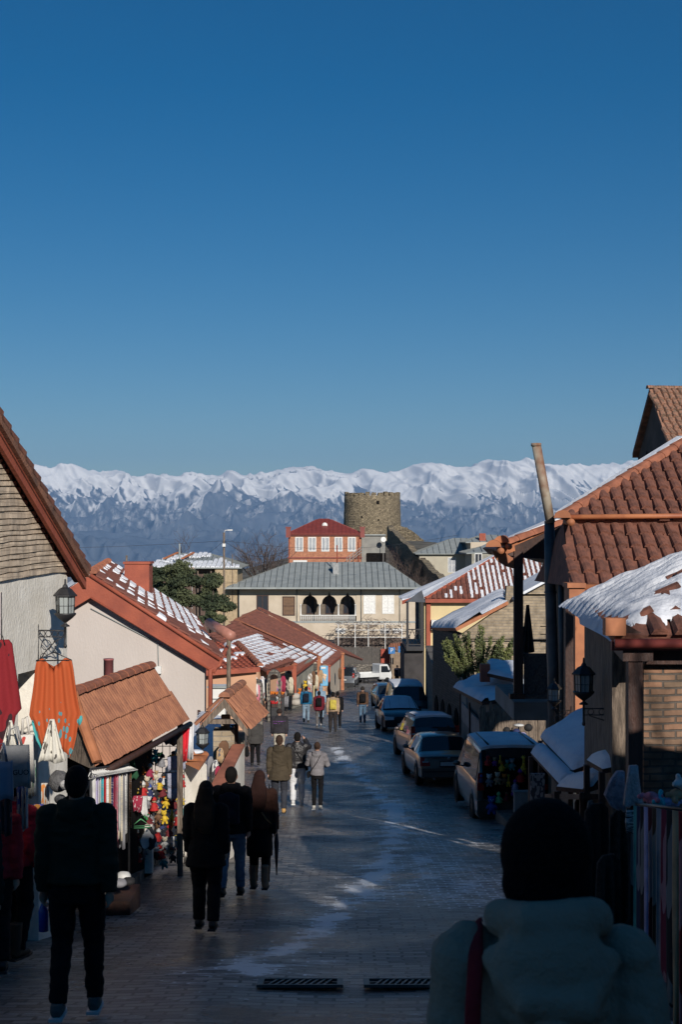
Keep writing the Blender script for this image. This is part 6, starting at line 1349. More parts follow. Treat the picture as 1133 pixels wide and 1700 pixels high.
def toy(kind, c1, c2, c3, pos, h, label, group, rz=0, tilt=0):
    nm = {'doll':'rag_doll','animal':'plush_toy','giraffe':'plush_giraffe'}[kind]
    t = thing(nm, label, 'toy', pos, group, rz); t.rotation_euler = (0,tilt,rz); t.scale = (h,h,h); cs = (c1,c2,c3)
    for pn, me, ci in PROTO[kind]:
        o = bpy.data.objects.new(pn, me); C.objects.link(o); o.parent = t; o.material_slots[0].link = 'OBJECT'; o.material_slots[0].material = cmat(cs[ci])
    return t
ORD = ['first','second','third','fourth','fifth','sixth','seventh','eighth','ninth','tenth']
def wallpos(px, py): # toy wall plane
    f = (px-215)/95; Y = 21.6+1.9*f; return P(px,py,Y)
R = random.Random(44)
rows = {'top':[(214,1252,'doll','black','brown','red'),(226,1258,'animal','grey','grey','black'),(236,1278,'doll','orange','orange','orange'),(247,1284,'doll','crimson','cream','white'),(256,1258,'animal','cyan','cyan','white'),(267,1266,'doll','grey','white','black'),(303,1262,'doll','white','white','red')],
 'second':[(219,1296,'doll','dark green','red','dark green'),(229,1301,'animal','brown','brown','black'),(240,1303,'animal','brown','cream','red'),(252,1300,'animal','grey','white','black'),(263,1304,'doll','yellow','navy','navy'),(301,1300,'doll','red','white','red')],
 'third':[(222,1312,'doll','yellow','tan','red'),(236,1316,'doll','red','cream','white'),(248,1318,'doll','navy','white','blue'),(258,1320,'animal','black','grey','red'),(270,1316,'doll','maroon','tan','red'),(283,1322,'doll','white','cream','brown'),(299,1330,'doll','yellow','lavender','lavender')],
 'fourth':[(212,1330,'doll','black','grey','pink'),(244,1334,'animal','grey','white','black'),(256,1340,'doll','red','tan','red'),(264,1338,'animal','navy','grey','white'),(274,1334,'animal','yellow','yellow','red'),(287,1336,'doll','maroon','red','red'),(304,1348,'animal','teal','white','black')],
 'fifth':[(216,1352,'doll','maroon','cream','white'),(240,1354,'animal','green','pale green','black'),(248,1366,'doll','maroon','white','red'),(262,1358,'animal','brown','tan','black'),(274,1360,'animal','yellow','yellow','black'),(285,1356,'giraffe','yellow','yellow','brown'),(297,1364,'doll','red','white','maroon')],
 'sixth':[(212,1376,'doll','black','tan','red'),(222,1392,'doll','maroon','pink','white'),(249,1386,'animal','black','grey','white'),(260,1390,'doll','red','red','white'),(273,1402,'animal','white','cream','black'),(281,1382,'doll','maroon','brown','red'),(291,1400,'animal','grey','white','black'),(303,1386,'doll','black','tan','crimson')],
 'lowest':[(214,1410,'doll','black','brown','grey'),(226,1424,'doll','red','white','white'),(236,1418,'animal','grey','grey','pink'),(257,1420,'animal','black','white','grey'),(268,1420,'doll','red','white','red'),(274,1434,'animal','teal','teal','white'),(288,1424,'animal','black','brown','white'),(300,1418,'doll','brown','cream','red')]}
for rn, lst in rows.items():
    for i, (px,py,k,a,b,c) in enumerate(lst):
        kn = {'doll':'rag doll','animal':'plush animal','giraffe':'plush giraffe'}[k]
        toy(k,a,b,c, wallpos(px,py+8), R.uniform(.20,.27), '%s %s, %s from the left in the %s row of the toy wall' % (a, kn, ORD[i], rn), 'toys hanging on the toy wall', R.uniform(-.5,.3), R.uniform(-.25,.25))
cs_ = ['red','white','black','brown','maroon','navy','grey','green','tan','crimson','yellow','cream','orange']
BK = ['leftmost','second','third','fourth','fifth','sixth','seventh','eighth','ninth','rightmost']
for j in range(5):
    for i in range(9):
        c1, c2 = R.choice(cs_), R.choice(cs_); k = R.choice(['doll','animal'])
        toy(k,c1,c2,'black', wallpos(212+i*11+R.uniform(-3,3), 1268+j*36+R.uniform(-7,7))+Vector((-.07,.07,0)), R.uniform(.17,.24), '%s and %s %s, %s in back row %s of toys' % (c1, c2, 'doll' if k=='doll' else 'toy', BK[i], ['one','two','three','four','five'][j]), 'toys hanging on the toy wall', R.uniform(-.8,.8), R.uniform(-.4,.4))
# wire rack and post behind the toys
t = thing('toy_rack', 'black wire rack that carries the rag dolls and plush animals', 'rack', wallpos(260,1440)); mb = MB()
for px in range(205,315,12): a, b = wallpos(px,1235), wallpos(px,1436); mb.tube([a+Vector((-.08,.08,0)),b+Vector((-.08,.08,0))], .008, 4)
for py in range(1240,1440,22): a, b = wallpos(205,py), wallpos(312,py); mb.tube([a+Vector((-.08,.08,0)),b+Vector((-.08,.08,0))], .008, 4)
mb.build('wires', m_iron, t)
mb = MB(); a, b = wallpos(245,1400), wallpos(245,1448); mb.bb(-.08,.08,-.08,.08,0,.75); o = mb.build('plaster_post', m_cream); o.location = b; tag(o, 'short plaster post under the toy wall', 'post')
for i,(px,py,w,h,lb) in enumerate(((285,1251,.30,.23,'topmost pale lilac knitted cloth pinned on the toy wall'),(283,1279,.25,.25,'pale lilac knitted cloth in the middle of the three on the toy wall'),(283,1304,.24,.16,'lowest and shortest of the three pale lilac cloths on the toy wall'))):
    p = wallpos(px,py)+Vector((.10,-.25,0)); top = p; m = MB(); cloth(m, Vector((0,0,0)), (1,.5,0), [(-h*j/3,-w/2,w/2) for j in range(4)], 2,.008,.01,8,i); o = m.build('knitted_cloth', mat('lilac_wool',(.36,.37,.46),.95,(.28,.29,.38),30,.5,60)); o.location = top; o.rotation_euler = (0,.06*(i-1),0); tag(o, lb, 'cloth')
def shape_cloth(name, label, cat, p, rows, m, u=(1,.4,0), folds=1, amp=.01, seed=0, th=.015):
    mb = MB(); cloth(mb, Vector((0,0,0)), u, rows, folds, amp, th, 12, seed); o = mb.build(name, m); o.location = p; return tag(o, label, cat)
shape_cloth('black_sheep_hat','large black and grey fluffy hat hanging above the lilac cloths','hat',wallpos(278,1213)+Vector((.1,-.2,0)),[(0,-.05,.06),(-.05,-.12,.12),(-.14,-.14,.13),(-.2,-.10,.08)],m_greyfur,amp=.03,th=.08)
shape_cloth('christmas_stocking','white stocking hanging on the left part of the toy wall','stocking',wallpos(232,1316)+Vector((.1,-.3,0)),[(0,-.04,.05),(-.12,-.04,.05),(-.2,-.05,.06),(-.26,-.03,.07),(-.30,0,.05)],cmat('white'),th=.04)
shape_cloth('crimson_shirt','small crimson shirt with white print left of the white stocking','shirt',wallpos(223,1314)+Vector((.1,-.35,0)),[(0,-.06,.06),(-.04,-.08,.08),(-.12,-.07,.07),(-.24,-.06,.06)],printed('crimson_print',(.28,.02,.05),(.6,.5,.5),40,(.62,.63)))
shape_cloth('felt_bag','black and white felt bag hanging low on the toy wall','bag',wallpos(240,1366)+Vector((.1,-.35,0)),[(0,.0,.05),(-.1,-.08,.09),(-.2,-.13,.13),(-.30,-.10,.14),(-.34,-.04,.08)],printed('black_white_felt',(.03,.03,.035),(.6,.6,.6),5,(.55,.56)),th=.06)
shape_cloth('green_pennant','dark green pennant with red tip hanging under the stall eave','pennant',P(217,1252,20.6),[(0,-.02,.02),(-.15,-.08,.06),(-.32,-.06,.12),(-.36,.02,.10)],printed('green_red_felt',(.015,.08,.035),(.4,.03,.03),6,(.66,.67)),th=.03)
t = thing('green_hanger', 'pale green plastic hanger hanging on the toy wall', 'hanger', wallpos(228,1361)); p = wallpos(228,1352)+Vector((.1,-.35,0)); mb = MB(); mb.tube([p,p+Vector((-.14,0,-.11)),p+Vector((.14,.05,-.11)),p], .01, 6); mb.tube([p+Vector((-.14,0,-.14)),p+Vector((.14,.05,-.14))], .012, 6); mb.build('frame', cmat('pale green'), t); mb = MB(); mb.tube([p,p+Vector((0,0,.05)),p+Vector((.03,0,.06))], .006, 5); mb.build('hook', m_iron, t)
shape_cloth('red_jersey','red football shirt with white badge hanging at the stall corner','jersey',P(305,1204,22.3),[(0,-.06,.06),(-.05,-.10,.09),(-.25,-.07,.075),(-.56,-.08,.05)],printed('red_shirt_cloth',(.62,.015,.03),(.6,.55,.55),20,(.70,.71)),u=(1,.1,0),folds=2,amp=.02)
shape_cloth('white_jersey','white football shirt with black print hanging right of the red football shirt','jersey',P(315,1200,22.6),[(0,-.05,.05),(-.05,-.07,.07),(-.25,-.06,.06),(-.58,-.06,.055)],printed('white_shirt_cloth',(.66,.66,.68),(.03,.03,.04),16,(.68,.69)),u=(1,.1,0),folds=2,amp=.02)
# rack of long scarves
sc = ['white','lavender','white','cyan','red','white','tan','navy','crimson','pink','white','cream','grey','white','black','brown']
t = thing('clothes_rack', 'clothes rack with a dense row of hangers under the worn tile stall roof', 'clothes rack', P(185,1480,18)); mb = MB(); A, B_ = P(150,1277,16.9), P(214,1268,19.2)
mb.tube([A,B_], .014, 6); [mb.tube([q,Vector((q.x,q.y,zr(q.y)))], .016, 6) for q in (A,B_)]; mb.build('rail', m_iron, t)
mb = MB()
for i in range(26):
    q = A+(B_-A)*(i/25); mb.tube([q,q+Vector((0,0,-.03)),q+Vector((-.02,-.12,-.10)),q+Vector((.10,.12,-.10)),q+Vector((0,0,-.03))], .007, 4)
mb.build('hangers', m_metalw, t)
for i, c in enumerate(sc):
    q = A+(B_-A)*((i+.7)/len(sc))+Vector((0,0,-.10)); L = .75+.25*((i*7)%5)/4; m = printed('striped_'+c, COL[c], tuple(min(.7,x*.5+.18) for x in COL[c]), 9, (.55,.56), (1,1,6)) if i%2 else cmat(c)
    shape_cloth('long_scarf', '%s scarf, %s from the left on the clothes rack' % (c, (ORD+['eleventh','twelfth','thirteenth','fourteenth','fifteenth','last'])[i]), 'scarf', q, [(-L*j/5,-.05,.06) for j in range(6)], m, u=(.75,-.65,0), folds=1.5, amp=.018, seed=i)['group'] = 'scarves on the left clothes rack'
# things on the ground by the rack
for i,(px,py,r_,c,lb) in enumerate(((205,1462,.10,'white','white wool hat lying on the ground under the clothes rack'),(213,1470,.09,'black','black and white wool hat lying in front of the white one'),(198,1474,.10,'grey','grey wool hat lowest in the little pile'))):
    g = G(px,py+8); m = MB(); m.ell((0,0,r_*.6),(r_,r_,r_*.6)); m.v = [tuple(Vector(v)*(1+.1*noise.noise(Vector(v)*20))) for v in m.v]; o = m.build('wool_hat.%03d' % (i+5), cmat(c)); o.location = P(px,py,18.6-.3*i); tag(o, lb, 'hat')
t = thing('hat_stand', 'small dark crate stand carrying the pile of wool hats', 'stand', P(205,1480,18.5)); g = P(205,1480,18.5); m = MB(); m.bb(g.x-.16,g.x+.16,18.0,18.9,zr(18.5)-.1,g.z+.0); m.build('box', m_darkwood, t)

# bags and goods by the gate canopy
for i,(px,py,w,h,c,lb,Y) in enumerate(((372,1230,.10,.30,'brown','brown leather bag hanging on the brick pillar',26),(366,1242,.07,.26,'tan','tan bag left of the brown leather bag',25.6),(350,1256,.06,.36,'grey','grey patterned cloth by the stair wall',25.2),(358,1262,.06,.40,'white','white patterned cloth beside the grey one',25.0),(362,1272,.05,.2,'crimson','small crimson purse by the stair wall',24.8),(344,1262,.04,.4,'navy','navy cloth strip next to the plaster wall',25.2))):
    shape_cloth('hanging_bag' if i < 2 else 'hanging_cloth', lb, 'bag' if i < 2 else 'cloth', P(px,py,Y), [(0,-w*.4,w*.4),(-h*.2,-w,w*.8),(-h*.7,-w*1.05,w),(-h,-w*.9,w*.85)], cmat(c) if i%2 == 0 else printed('p_'+c,COL[c],(.1,.1,.12),22,(.55,.56)), th=.05)
# far stalls of the left row
R = random.Random(21)
cl = ['cream','white','grey','lavender','white','tan','crimson','cream','white','pink','navy','white','grey','cream']
for i, c in enumerate(cl):
    px = 396+i*3.6; Y = 64+i*.55; py = 1128-i*.2+R.uniform(-3,3); L = R.uniform(.9,1.45)
    shape_cloth('hanging_dress', '%s garment, %s from the left in the row by the stone arches' % (c, (ORD+['eleventh','twelfth','thirteenth','last'])[i]), 'dress', P(px,py,Y), [(0,-.06,.06),(-.1,-.10,.10),(-L*.6,-.11,.12),(-L,-.14,.14)], printed('far_'+c,COL[c],(.25,.10,.10),9,(.58,.6)), folds=2, amp=.03)['group'] = 'garments by the stone arches'
for i,(px,py,Y,c,lb) in enumerate(((450,1126,76,'pink','pink bunch of garments hanging on the peach wall'),(457,1122,77,'crimson','crimson garment hanging beside the pink bunch'),(449,1142,76,'blue','blue garment hanging low on the peach wall'),(463,1128,78,'black','black garment hanging under the peach wall eave'),(462,1146,78,'grey','grey garment hanging left of the man by the stall'),(470,1124,79,'cream','cream garment near the rust red corner post'),(503,1118,88,'white','white patterned rug on the grey green wall'),(509,1114,90,'brown','brown fur hanging on the grey green wall'),(514,1120,91,'cream','cream cloth beside the brown fur'),(503,1136,88,'red','red garment low on the grey green wall'),(522,1112,94,'tan','tan cloth near the rust red post'),(555,1108,108,'brown','brown fur hanging on the far beige wall'))):
    shape_cloth('wall_garment', lb, 'garment', P(px,py,Y)+Vector((.45,-.1,0)), [(0,-.10,.10),(-.2,-.2,.2),(-.6,-.2,.18),(-.9,-.12,.14)], cmat(c) if i%3 else printed('w_'+c,COL[c],(.3,.25,.2),7,(.5,.51)), u=(1,1,0), folds=2, amp=.04, th=.04)
def fruit(name, label, px, py, Y, c, n, seed):
    p = P(px,py,Y); t = thing(name, label, 'crate', p); R = random.Random(seed); m = MB(); m.bb(p.x-.42,p.x+.42,Y-.25,Y+.25,p.z-.16,p.z); m.build('crate', m_darkwood, t); m = MB()
    for i in range(n): m.ell((p.x+R.uniform(-.36,.36),Y+R.uniform(-.2,.2),p.z+R.uniform(.0,.09)),.05,nu=6,nv=5)
    o = m.build('fruit', cm('fruit_'+c,COL[c]), t); o['kind'] = 'stuff'
fruit('fruit_crate','upper crate heaped with orange fruit in front of the peach house',460,1152,74,'orange',60,1); fruit('fruit_crate.001','lower crate of red fruit below the orange fruit',454,1168,72.5,'red',60,2)
t = thing('fruit_stand', 'dark stand carrying the two fruit crates', 'stand', P(458,1176,73.5)); m = MB(); p = P(460,1155,74); q = P(454,1171,72.5); m.bb(p.x-.38,p.x+.38,73.8,74.2,zr(74),p.z-.05); m.bb(q.x-.40,q.x+.40,72.3,72.7,zr(72.5),q.z-.05); m.build('frame', m_iron, t)
for i,(px,py,c,lb,Y) in enumerate(((498,1156,'orange','orange plush animal on the sack pile behind the blue jacket',84),(507,1143,'yellow','yellow plush animal hanging above the walkers by the grey green wall',86),(462,1172,'white','white plush animal beside the red fruit',73))): toy('animal',c,c,'black',P(px,py,Y),.5,lb,'toys by the far stalls')
for i,(px,py,lb) in enumerate(((489,1160,'upper pale sack leaning on the grey green house'),(491,1170,'lower pale sack leaning on the grey green house'))): m = MB(); m.ell((0,0,.15),(.35,.3,.22)); o = m.build('sack', mat('pale_sack',(.40,.37,.33),.95,(.3,.28,.25),3)); o.location = P(px,py,83); tag(o, lb, 'sack')

# ---- right hand stall goods, in shade
m_fur = mat('dark_fur', (.03,.022,.018), 1, (.01,.008,.007), 20, .8, 40)
def rug(name, label, px, py, Y, w, L, m, seed, th=.05):
    q = P(px,py,Y); r = [(0,-w*.25,w*.25),(-.06,-w*.45,w*.45),(-L*.4,-w*.5,w*.5),(-L*.8,-w*.42,w*.5),(-L,-w*.2,w*.25)]; o = shape_cloth(name, label, 'rug', q, r, m, u=(.8,.6,0), folds=2.5, amp=.04, seed=seed, th=th); return o
rug('fur_rug','black fur rug hanging on the brown post beside the brick wall',1035,1345,12.8,.34,1.25,m_fur,1); rug('fur_rug.001','dark brown fur hanging lowest behind the cream coat shoulder',1012,1420,12.4,.3,.9,m_fur,2)
rug('fur_rug.002','long dark fur hanging left of the black fur rug',992,1335,14.2,.36,1.3,mat('black_brown_fur',(.02,.014,.012),1,(.008,.006,.006),15,.8,40),3)
rug('fur_rug.003','rust brown fur rug beneath the lowest snowy awning',968,1322,15.6,.26,.9,mat('rust_fur',(.12,.035,.02),1,(.05,.02,.015),15,.8,40),4); rug('pale_fleece','pale grey fleece hanging under the snowy awning, next to the rust brown fur',982,1330,14.9,.12,.75,mat('pale_fleece',(.26,.24,.22),1,(.15,.14,.13),20,.8,40),5)
shape_cloth('white_fur_hat','large pale lilac fur hat hanging on the post by the brick wall','hat',P(1032,1282,12.6),[(0,-.03,.04),(-.08,-.10,.04),(-.2,-.16,.05),(-.30,-.10,.06),(-.34,-.02,.05)],mat('pale_lilac_fur',(.34,.31,.36),1,(.2,.18,.22),20,.6,50),th=.10,amp=.02)
shape_cloth('white_fur_hat.001','pinkish white knitted hat right of the lilac fur hat','hat',P(1054,1272,12.4),[(0,-.04,.04),(-.10,-.06,.05),(-.24,-.09,.07),(-.34,-.10,.10),(-.36,-.05,.08)],mat('pale_pink_knit',(.50,.42,.42),1,(.36,.30,.30),30,.6,50),th=.07,amp=.02)
shape_cloth('striped_mitten','black and white striped mittens under the fur hats','mittens',P(1050,1345,12.3),[(0,-.05,.06),(-.1,-.06,.08),(-.2,-.05,.05)],printed('striped_black_white',(.02,.02,.02),(.4,.4,.4),8,(.5,.51),(1,1,14)),th=.04)
rs = [('black','black scarf with pale stripes'),('teal','narrow teal scarf'),('navy','navy scarf with white dots'),('black','plain black scarf'),('lavender','pale lavender scarf'),('maroon','dark maroon scarf'),('brown','brown knitted scarf'),('grey','grey patterned scarf'),('crimson','crimson scarf'),('black','black scarf with grey edge'),('tan','tan woollen scarf'),('red','broad dark red blanket')]
A, B_ = P(1056,1335,12.6), P(1150,1345,8.2); t = thing('scarf_rack', 'dark rail carrying the scarves along the right edge', 'clothes rack', A); mb = MB(); mb.tube([A,B_],.015,6); [mb.tube([q,Vector((q.x,q.y,zr(q.y)))],.02,6) for q in (A,B_)]; mb.build('rail', m_iron, t)
for i,(c,lb) in enumerate(rs):
    f = (i+.5)/len(rs); q = A+(B_-A)*f+Vector((0,0,-.02)); L = 1.15+.3*((i*5)%4)/3; m = printed('r_'+c+str(i%2),tuple(x*.55 for x in COL[c]),tuple(min(.5,x*.6+.15) for x in COL[c]),10,(.55,.57),(1,1,.35)) if i%3 != 1 else cmat(c)
    shape_cloth('hanging_scarf', lb+' on the rail at the right edge', 'scarf', q, [(-L*j/6,-.075,.075) for j in range(7)], m, u=(.55,-.85,0), folds=1.5, amp=.02, seed=i)['group'] = 'scarves on the right rail'
for i,(px,py,c,lb) in enumerate(((1082,1322,'pink','pink bunch of small dolls on top of the scarf rail'),(1094,1330,'cyan','teal and white bunch of yarn on the scarf rail'),(1110,1332,'lavender','lavender yarn bunch on the scarf rail'),(1124,1318,'tan','tan yarn bunch before the brick wall'),(1131,1300,'white','white wool hat at the right edge before the brick wall'))):
    m = MB(); R2 = random.Random(i)
    for k in range(14): m.ell((R2.gauss(0,.045),R2.gauss(0,.04),R2.gauss(0,.03)),.025,nu=7,nv=5)
    m.ell((0,0,0),(.06,.05,.04)); o = m.build('yarn_bunch', cmat(c)); remesh(o,.012,1); o.location = P(px,py,11.5); tag(o, lb, 'yarn')
# table with folded clothes and boxes between awnings
t = thing('goods_table', 'dark stall table under the snowy awnings on the right', 'table', P(930,1340,17)); m = MB(); a = P(905,1318,18.5); b = P(1010,1318,15); m.hexa([(a.x,18.5,a.z-.06),(b.x-.3,15,b.z-.06),(b.x+.3,15,b.z-.06),(a.x+.9,18.5,a.z-.06),(a.x,18.5,a.z),(b.x-.3,15,b.z),(b.x+.3,15,b.z),(a.x+.9,18.5,a.z)]); m.build('table_top', m_darkwood, t); m = MB(); [m.bb(x-.03,x+.03,y-.03,y+.03,zr(y),a.z-.06) for x,y in ((a.x+.1,18.3),(b.x-.2,15.2),(b.x+.2,15.2),(a.x+.8,18.3))]; m.build_each('leg', m_darkwood, t)
q = P(893,1284,17.8); m = MB(); m.bb(-.09,.09,-.03,.03,-.52,0); o = m.build('patterned_carpet', printed('patterned_panel_cloth',(.26,.25,.25),(.05,.05,.06),26,(.5,.51))); o.location = q; tag(o, 'grey patterned carpet panel standing under the left end of the snowy awnings', 'carpet')
q = P(867,1316,32.2); m = MB(); m.bb(-.16,.16,-.01,.25,-.48,0); m.bb(-.17,.17,-.02,.26,0,.02); o = m.build('cardboard_box', mat('dull_card',(.30,.29,.28),.9)); o.location = q; tag(o, 'pale cardboard box hanging at the back of the toy laden car', 'box')
# hats on a pole behind the toy car, wheel-like knit hats
for i,(px,py,c,lb,r_) in enumerate(((842,1212,'black','black fur hat leftmost in the hat cluster behind the toy car',.075),(858,1215,'navy','dark fur hat second in the hat cluster behind the toy car',.08),(869,1221,'lavender','mauve fur hat lowest in the hat cluster behind the toy car',.08),(878,1208,'black','black fur hat rightmost in the hat cluster behind the toy car',.09),(862,1204,'white','flat snow covered hat board on top of the hat cluster',.11))):
    m = MB(); m.ell((0,0,0),(r_,r_,r_*(.9 if i < 4 else .28))); o = m.build('fur_hat', cmat(c)); o.location = P(px,py,38.4); o.scale = (1.3,1.3,1.3); tag(o, lb, 'hat')
t = thing('hat_rack', 'thin hat rack behind the toy laden car', 'rack', P(860,1240,38.6)); m = MB(); a, b = P(866,1238,38.6), P(889,1236,38.6); m.tube([P(835,1225,38.6),P(885,1225,38.6)],.012,5); m.tube([P(862,1200,38.6),Vector((P(862,0,38.6).x,38.6,zr(38.6)))],.02,6); m.build('frame', m_iron, t)
# ================================================================ VEHICLES
m_tyre = mat('tyre', (.015,.015,.015), .9); m_rim = mat('rim', (.30,.30,.31), .35, (.22,.22,.23), 4, metal=.8); m_tail = glassmat('tail_light', (.30,.015,.01), .2); m_head = glassmat('head_light', (.45,.46,.47), .1); m_plate = mat('number_plate', (.50,.50,.48), .5); m_trim = mat('black_trim', (.02,.02,.022), .5); m_carglass = glassmat('car_glass', (.012,.016,.022), .04, .8)
def paint(name, c, rough=.28, metal=.4): 
    m = mat(name, c, rough, tuple(x*.85 for x in c), 2, metal=metal, coat=.6); return m
def car(name, label, cat, pos, heading, W, st, glass_f, glass_r, glass_s, body, wheels=(.80,.80), wr=.32, kind='sedan', snow=None, hl=None, upper=None):
    """st: stations (y, halfwidth, z_sill, z_belt, roof halfwidth, z_top); forward is +y"""
    t = thing(name, label, cat, pos, None, heading); n = len(st)
    def sec(s):
        y, w, z0, zb, wr_, zt = s; cab = zt > zb+.12
        h = [(w*.90,z0),(w*.985,z0+.10),(w,(z0+zb)/2),(w*.985,zb-.04),(w*.965,zb)]
        if cab: h += [(wr_*1.03,zt-.10),(wr_*.97,zt-.03),(wr_*.72,zt+.005),(0,zt+.02)]
        else: h += [(w*.93,zb+(zt-zb)*.35),(w*.84,zt-.012),(w*.5,zt),(0,zt+.01)]
        return [(x,y,z) for x,z in h]+[(-x,y,z) for x,z in h[-2::-1]]
    S = [sec(s) for s in st]; m = len(S[0]); mb = MB(); vs = [p for q in S for p in q]
    fs = [(i*m+k,i*m+k+1,(i+1)*m+k+1,(i+1)*m+k) for i in range(n-1) for k in range(m-1)]
    fs += [(i*m+m-1,i*m,(i+1)*m,(i+1)*m+m-1) for i in range(n-1)]+[tuple(range(m))[::-1], tuple((n-1)*m+k for k in range(m))]
    mb.add(vs, fs, 0, True); b = mb.build('body', body, t, world=False)
    md = b.modifiers.new('edge','EDGE_SPLIT'); md.split_angle = math.radians(38)
    def patch(nm, cells, mt, off, shrink=.06):
        g = MB()
        for (i,k0,k1,j) in cells:   # stations i..j, ring points k0..k1
            for ii in range(i,j):
                for k in range(k0,k1):
                    q = [Vector(S[ii][k]),Vector(S[ii][k+1]),Vector(S[ii+1][k+1]),Vector(S[ii+1][k])]; nn = (q[1]-q[0]).cross(q[2]-q[0])
                    if nn.length < 1e-9: nn = (q[2]-q[0]).cross(q[3]-q[0])
                    nn.normalize(); ce = sum(q,Vector())/4
                    if nn.dot(ce-Vector((0,ce.y*.7,.6))) < 0: nn = -nn
                    g.add([p+nn*off for p in q], [(0,1,2,3)], 0, True)
        return g.build(nm, mt, t, world=False)
    # ring: 0 sill .. 4 belt 5 roof edge 8 centre .. 11 roof edge 12 belt
    if glass_f: patch('windscreen', [(glass_f[0],5,m-6,glass_f[1])], m_carglass if not (snow and snow.get('screen')) else m_carglass, .008)
    if glass_r: patch('rear_window', [(glass_r[0],5,m-6,glass_r[1])], m_carglass, .008)
    for i,j in glass_s:
        patch('side_window', [(i,4,5,j)], m_carglass, .008); patch('side_window', [(i,m-6,m-5,j)], m_carglass, .008)
    if snow:
        if snow.get('roof'):
            i,j = snow['roof']; g = MB(); k0, k1 = 6, m-7
            top = [[Vector(S[ii][k])+Vector((0,0,.075+.03*noise.noise(Vector((ii*2.3,k*1.7,1))))) for k in range(k0,k1+1)] for ii in range(i,j+1)]
            w_ = k1-k0+1; vs = [p for q in top for p in q]; low = [p-Vector((0,0,.07)) for p in vs]
            fs = [(a*w_+c,a*w_+c+1,(a+1)*w_+c+1,(a+1)*w_+c) for a in range(j-i) for c in range(w_-1)]; N = len(vs); g.add(vs+low, fs, 0, True)
            ring_ = [c for c in range(w_)]+[a*w_+w_-1 for a in range(1,j-i+1)]+[(j-i)*w_+c for c in range(w_-2,-1,-1)]+[a*w_ for a in range(j-i-1,0,-1)]
            g.add([vs[q] for q in ring_]+[low[q]+Vector((0,0,-.0)) for q in ring_], [(q,(q+1)%len(ring_),len(ring_)+(q+1)%len(ring_),len(ring_)+q) for q in range(len(ring_))], 0, True); g.build('roof_snow', m_snow, t, world=False)
        if snow.get('screen'): patch('screen_snow', [(snow['screen'][0],5,m-6,snow['screen'][1])], m_snow, .06)
    for sy, wy in ((-1,st[0][0]+wheels[0]),(1,st[-1][0]-wheels[1])):
        for sx in (-1,1):
            x = W/2-.10; wh = thing_part('wheel', t); q = MB(); q.lathe([(wr*.62,-.10),(wr*.95,-.11),(wr,-.08),(wr,.08),(wr*.95,.11),(wr*.62,.10)],(0,0,0),24); q.move(Matrix.Translation((sx*x,wy,wr)) @ Matrix.Rotation(math.radians(90),4,'Y')); q.build('tyre', m_tyre, wh, world=False)
            q = MB(); q.lathe([(0,.085),(wr*.15,.09),(wr*.5,.06),(wr*.64,.09),(wr*.64,-.09),(0,-.09)],(0,0,0),10,smooth=False); q.move(Matrix.Translation((sx*x,wy,wr)) @ Matrix.Rotation(math.radians(90*sx),4,'Y')); q.build('rim', m_rim, wh, world=False)
            q = MB(); q.lathe([(0,.0),(wr+.07,0),(wr+.07,.012),(0,.012)],(0,0,0),24); q.move(Matrix.Translation((sx*(W/2-.012),wy,wr+.02)) @ Matrix.Rotation(math.radians(90*sx),4,'Y'))
            q.v = [tuple(v) for v in q.v]; q.build('wheel_arch', m_trim, t, world=False)
    for sx in (-1,1):
        i = glass_f[0] if glass_f else n-3; y = st[i][0]-.25 if glass_f else 0; q = MB(); q.ell((sx*(W/2+.10),y,st[i][3]+.08),(.10,.05,.065)); q.tube([(sx*(W/2-.05),y,st[i][3]),(sx*(W/2+.06),y,st[i][3]+.04)],.02,5); q.build('mirror', body, t, world=False)
    return t
def bxp(t, nm, x0, x1, y0, y1, z0, z1, m):
    q = MB(); q.bb(x0,x1,y0,y1,z0,z1); return q.build(nm, m, t, world=False)
def at(px, py): g = G(px,py); return g
def rear_kit(t, W, y, zl, zh, zp, lw=.26, bumper=True, body=None, tall=False):
    for s in (-1,1):
        x = s*(W/2-lw/2-.02); q = MB(); q.prism([(x-lw/2*1,y-.03,zl),(x+lw/2,y-.03,zl),(x+lw/2*(1 if s>0 else .7),y+.04,zh),(x-lw/2*(1 if s<0 else .7),y+.04,zh)], (0,.12,0)); q.build('tail_light', m_tail, t, world=False)
        q = MB(); q.bb(x-lw*.3,x+lw*.3,y-.045,y-.0,zl+(zh-zl)*.40,zl+(zh-zl)*.52); q.build('light_bar', m_head, t, world=False)
    bxp(t,'number_plate',-.26,.26,y-.05,y-.02,zp,zp+.11,m_plate); bxp(t,'plate_frame',-.29,.29,y-.045,y-.01,zp-.03,zp+.14,m_trim)
    if bumper:
        q = MB(); q.prism([(-W/2+.05,y-.07,.30),(W/2-.05,y-.07,.30),(W/2,y+.25,.30),(-W/2,y+.25,.30)], (0,0,.26)); q.build('rear_bumper', body or m_trim, t, world=False)
        q = MB(); q.bb(-W/2+.1,W/2-.1,y-.085,y-.06,.44,.475); q.build('bumper_strip', m_trim, t, world=False)
def front_kit(t, W, y, z, body):
    for s in (-1,1):
        x = s*(W/2-.24); q = MB(); q.prism([(x-.2,y+.03,z),(x+.2,y-.0,z),(x+.2,y-.03,z+.15),(x-.2,y,z+.13)], (0,-.1,0)); q.build('headlight', m_head, t, world=False)
    bxp(t,'grille',-.34,.34,y-.05,y+.035,z+.01,z+.13,m_trim); bxp(t,'number_plate',-.26,.26,y+.05,y+.07,z-.26,z-.15,m_plate)
    q = MB(); q.prism([(-W/2+.05,y+.06,.24),(W/2-.05,y+.06,.24),(W/2,y-.25,.24),(-W/2,y-.25,.24)], (0,0,.28)); q.build('front_bumper', body, t, world=False)
def pos(px, Y): return Vector(((px-566.5)/F*Y, Y, zr(Y)))
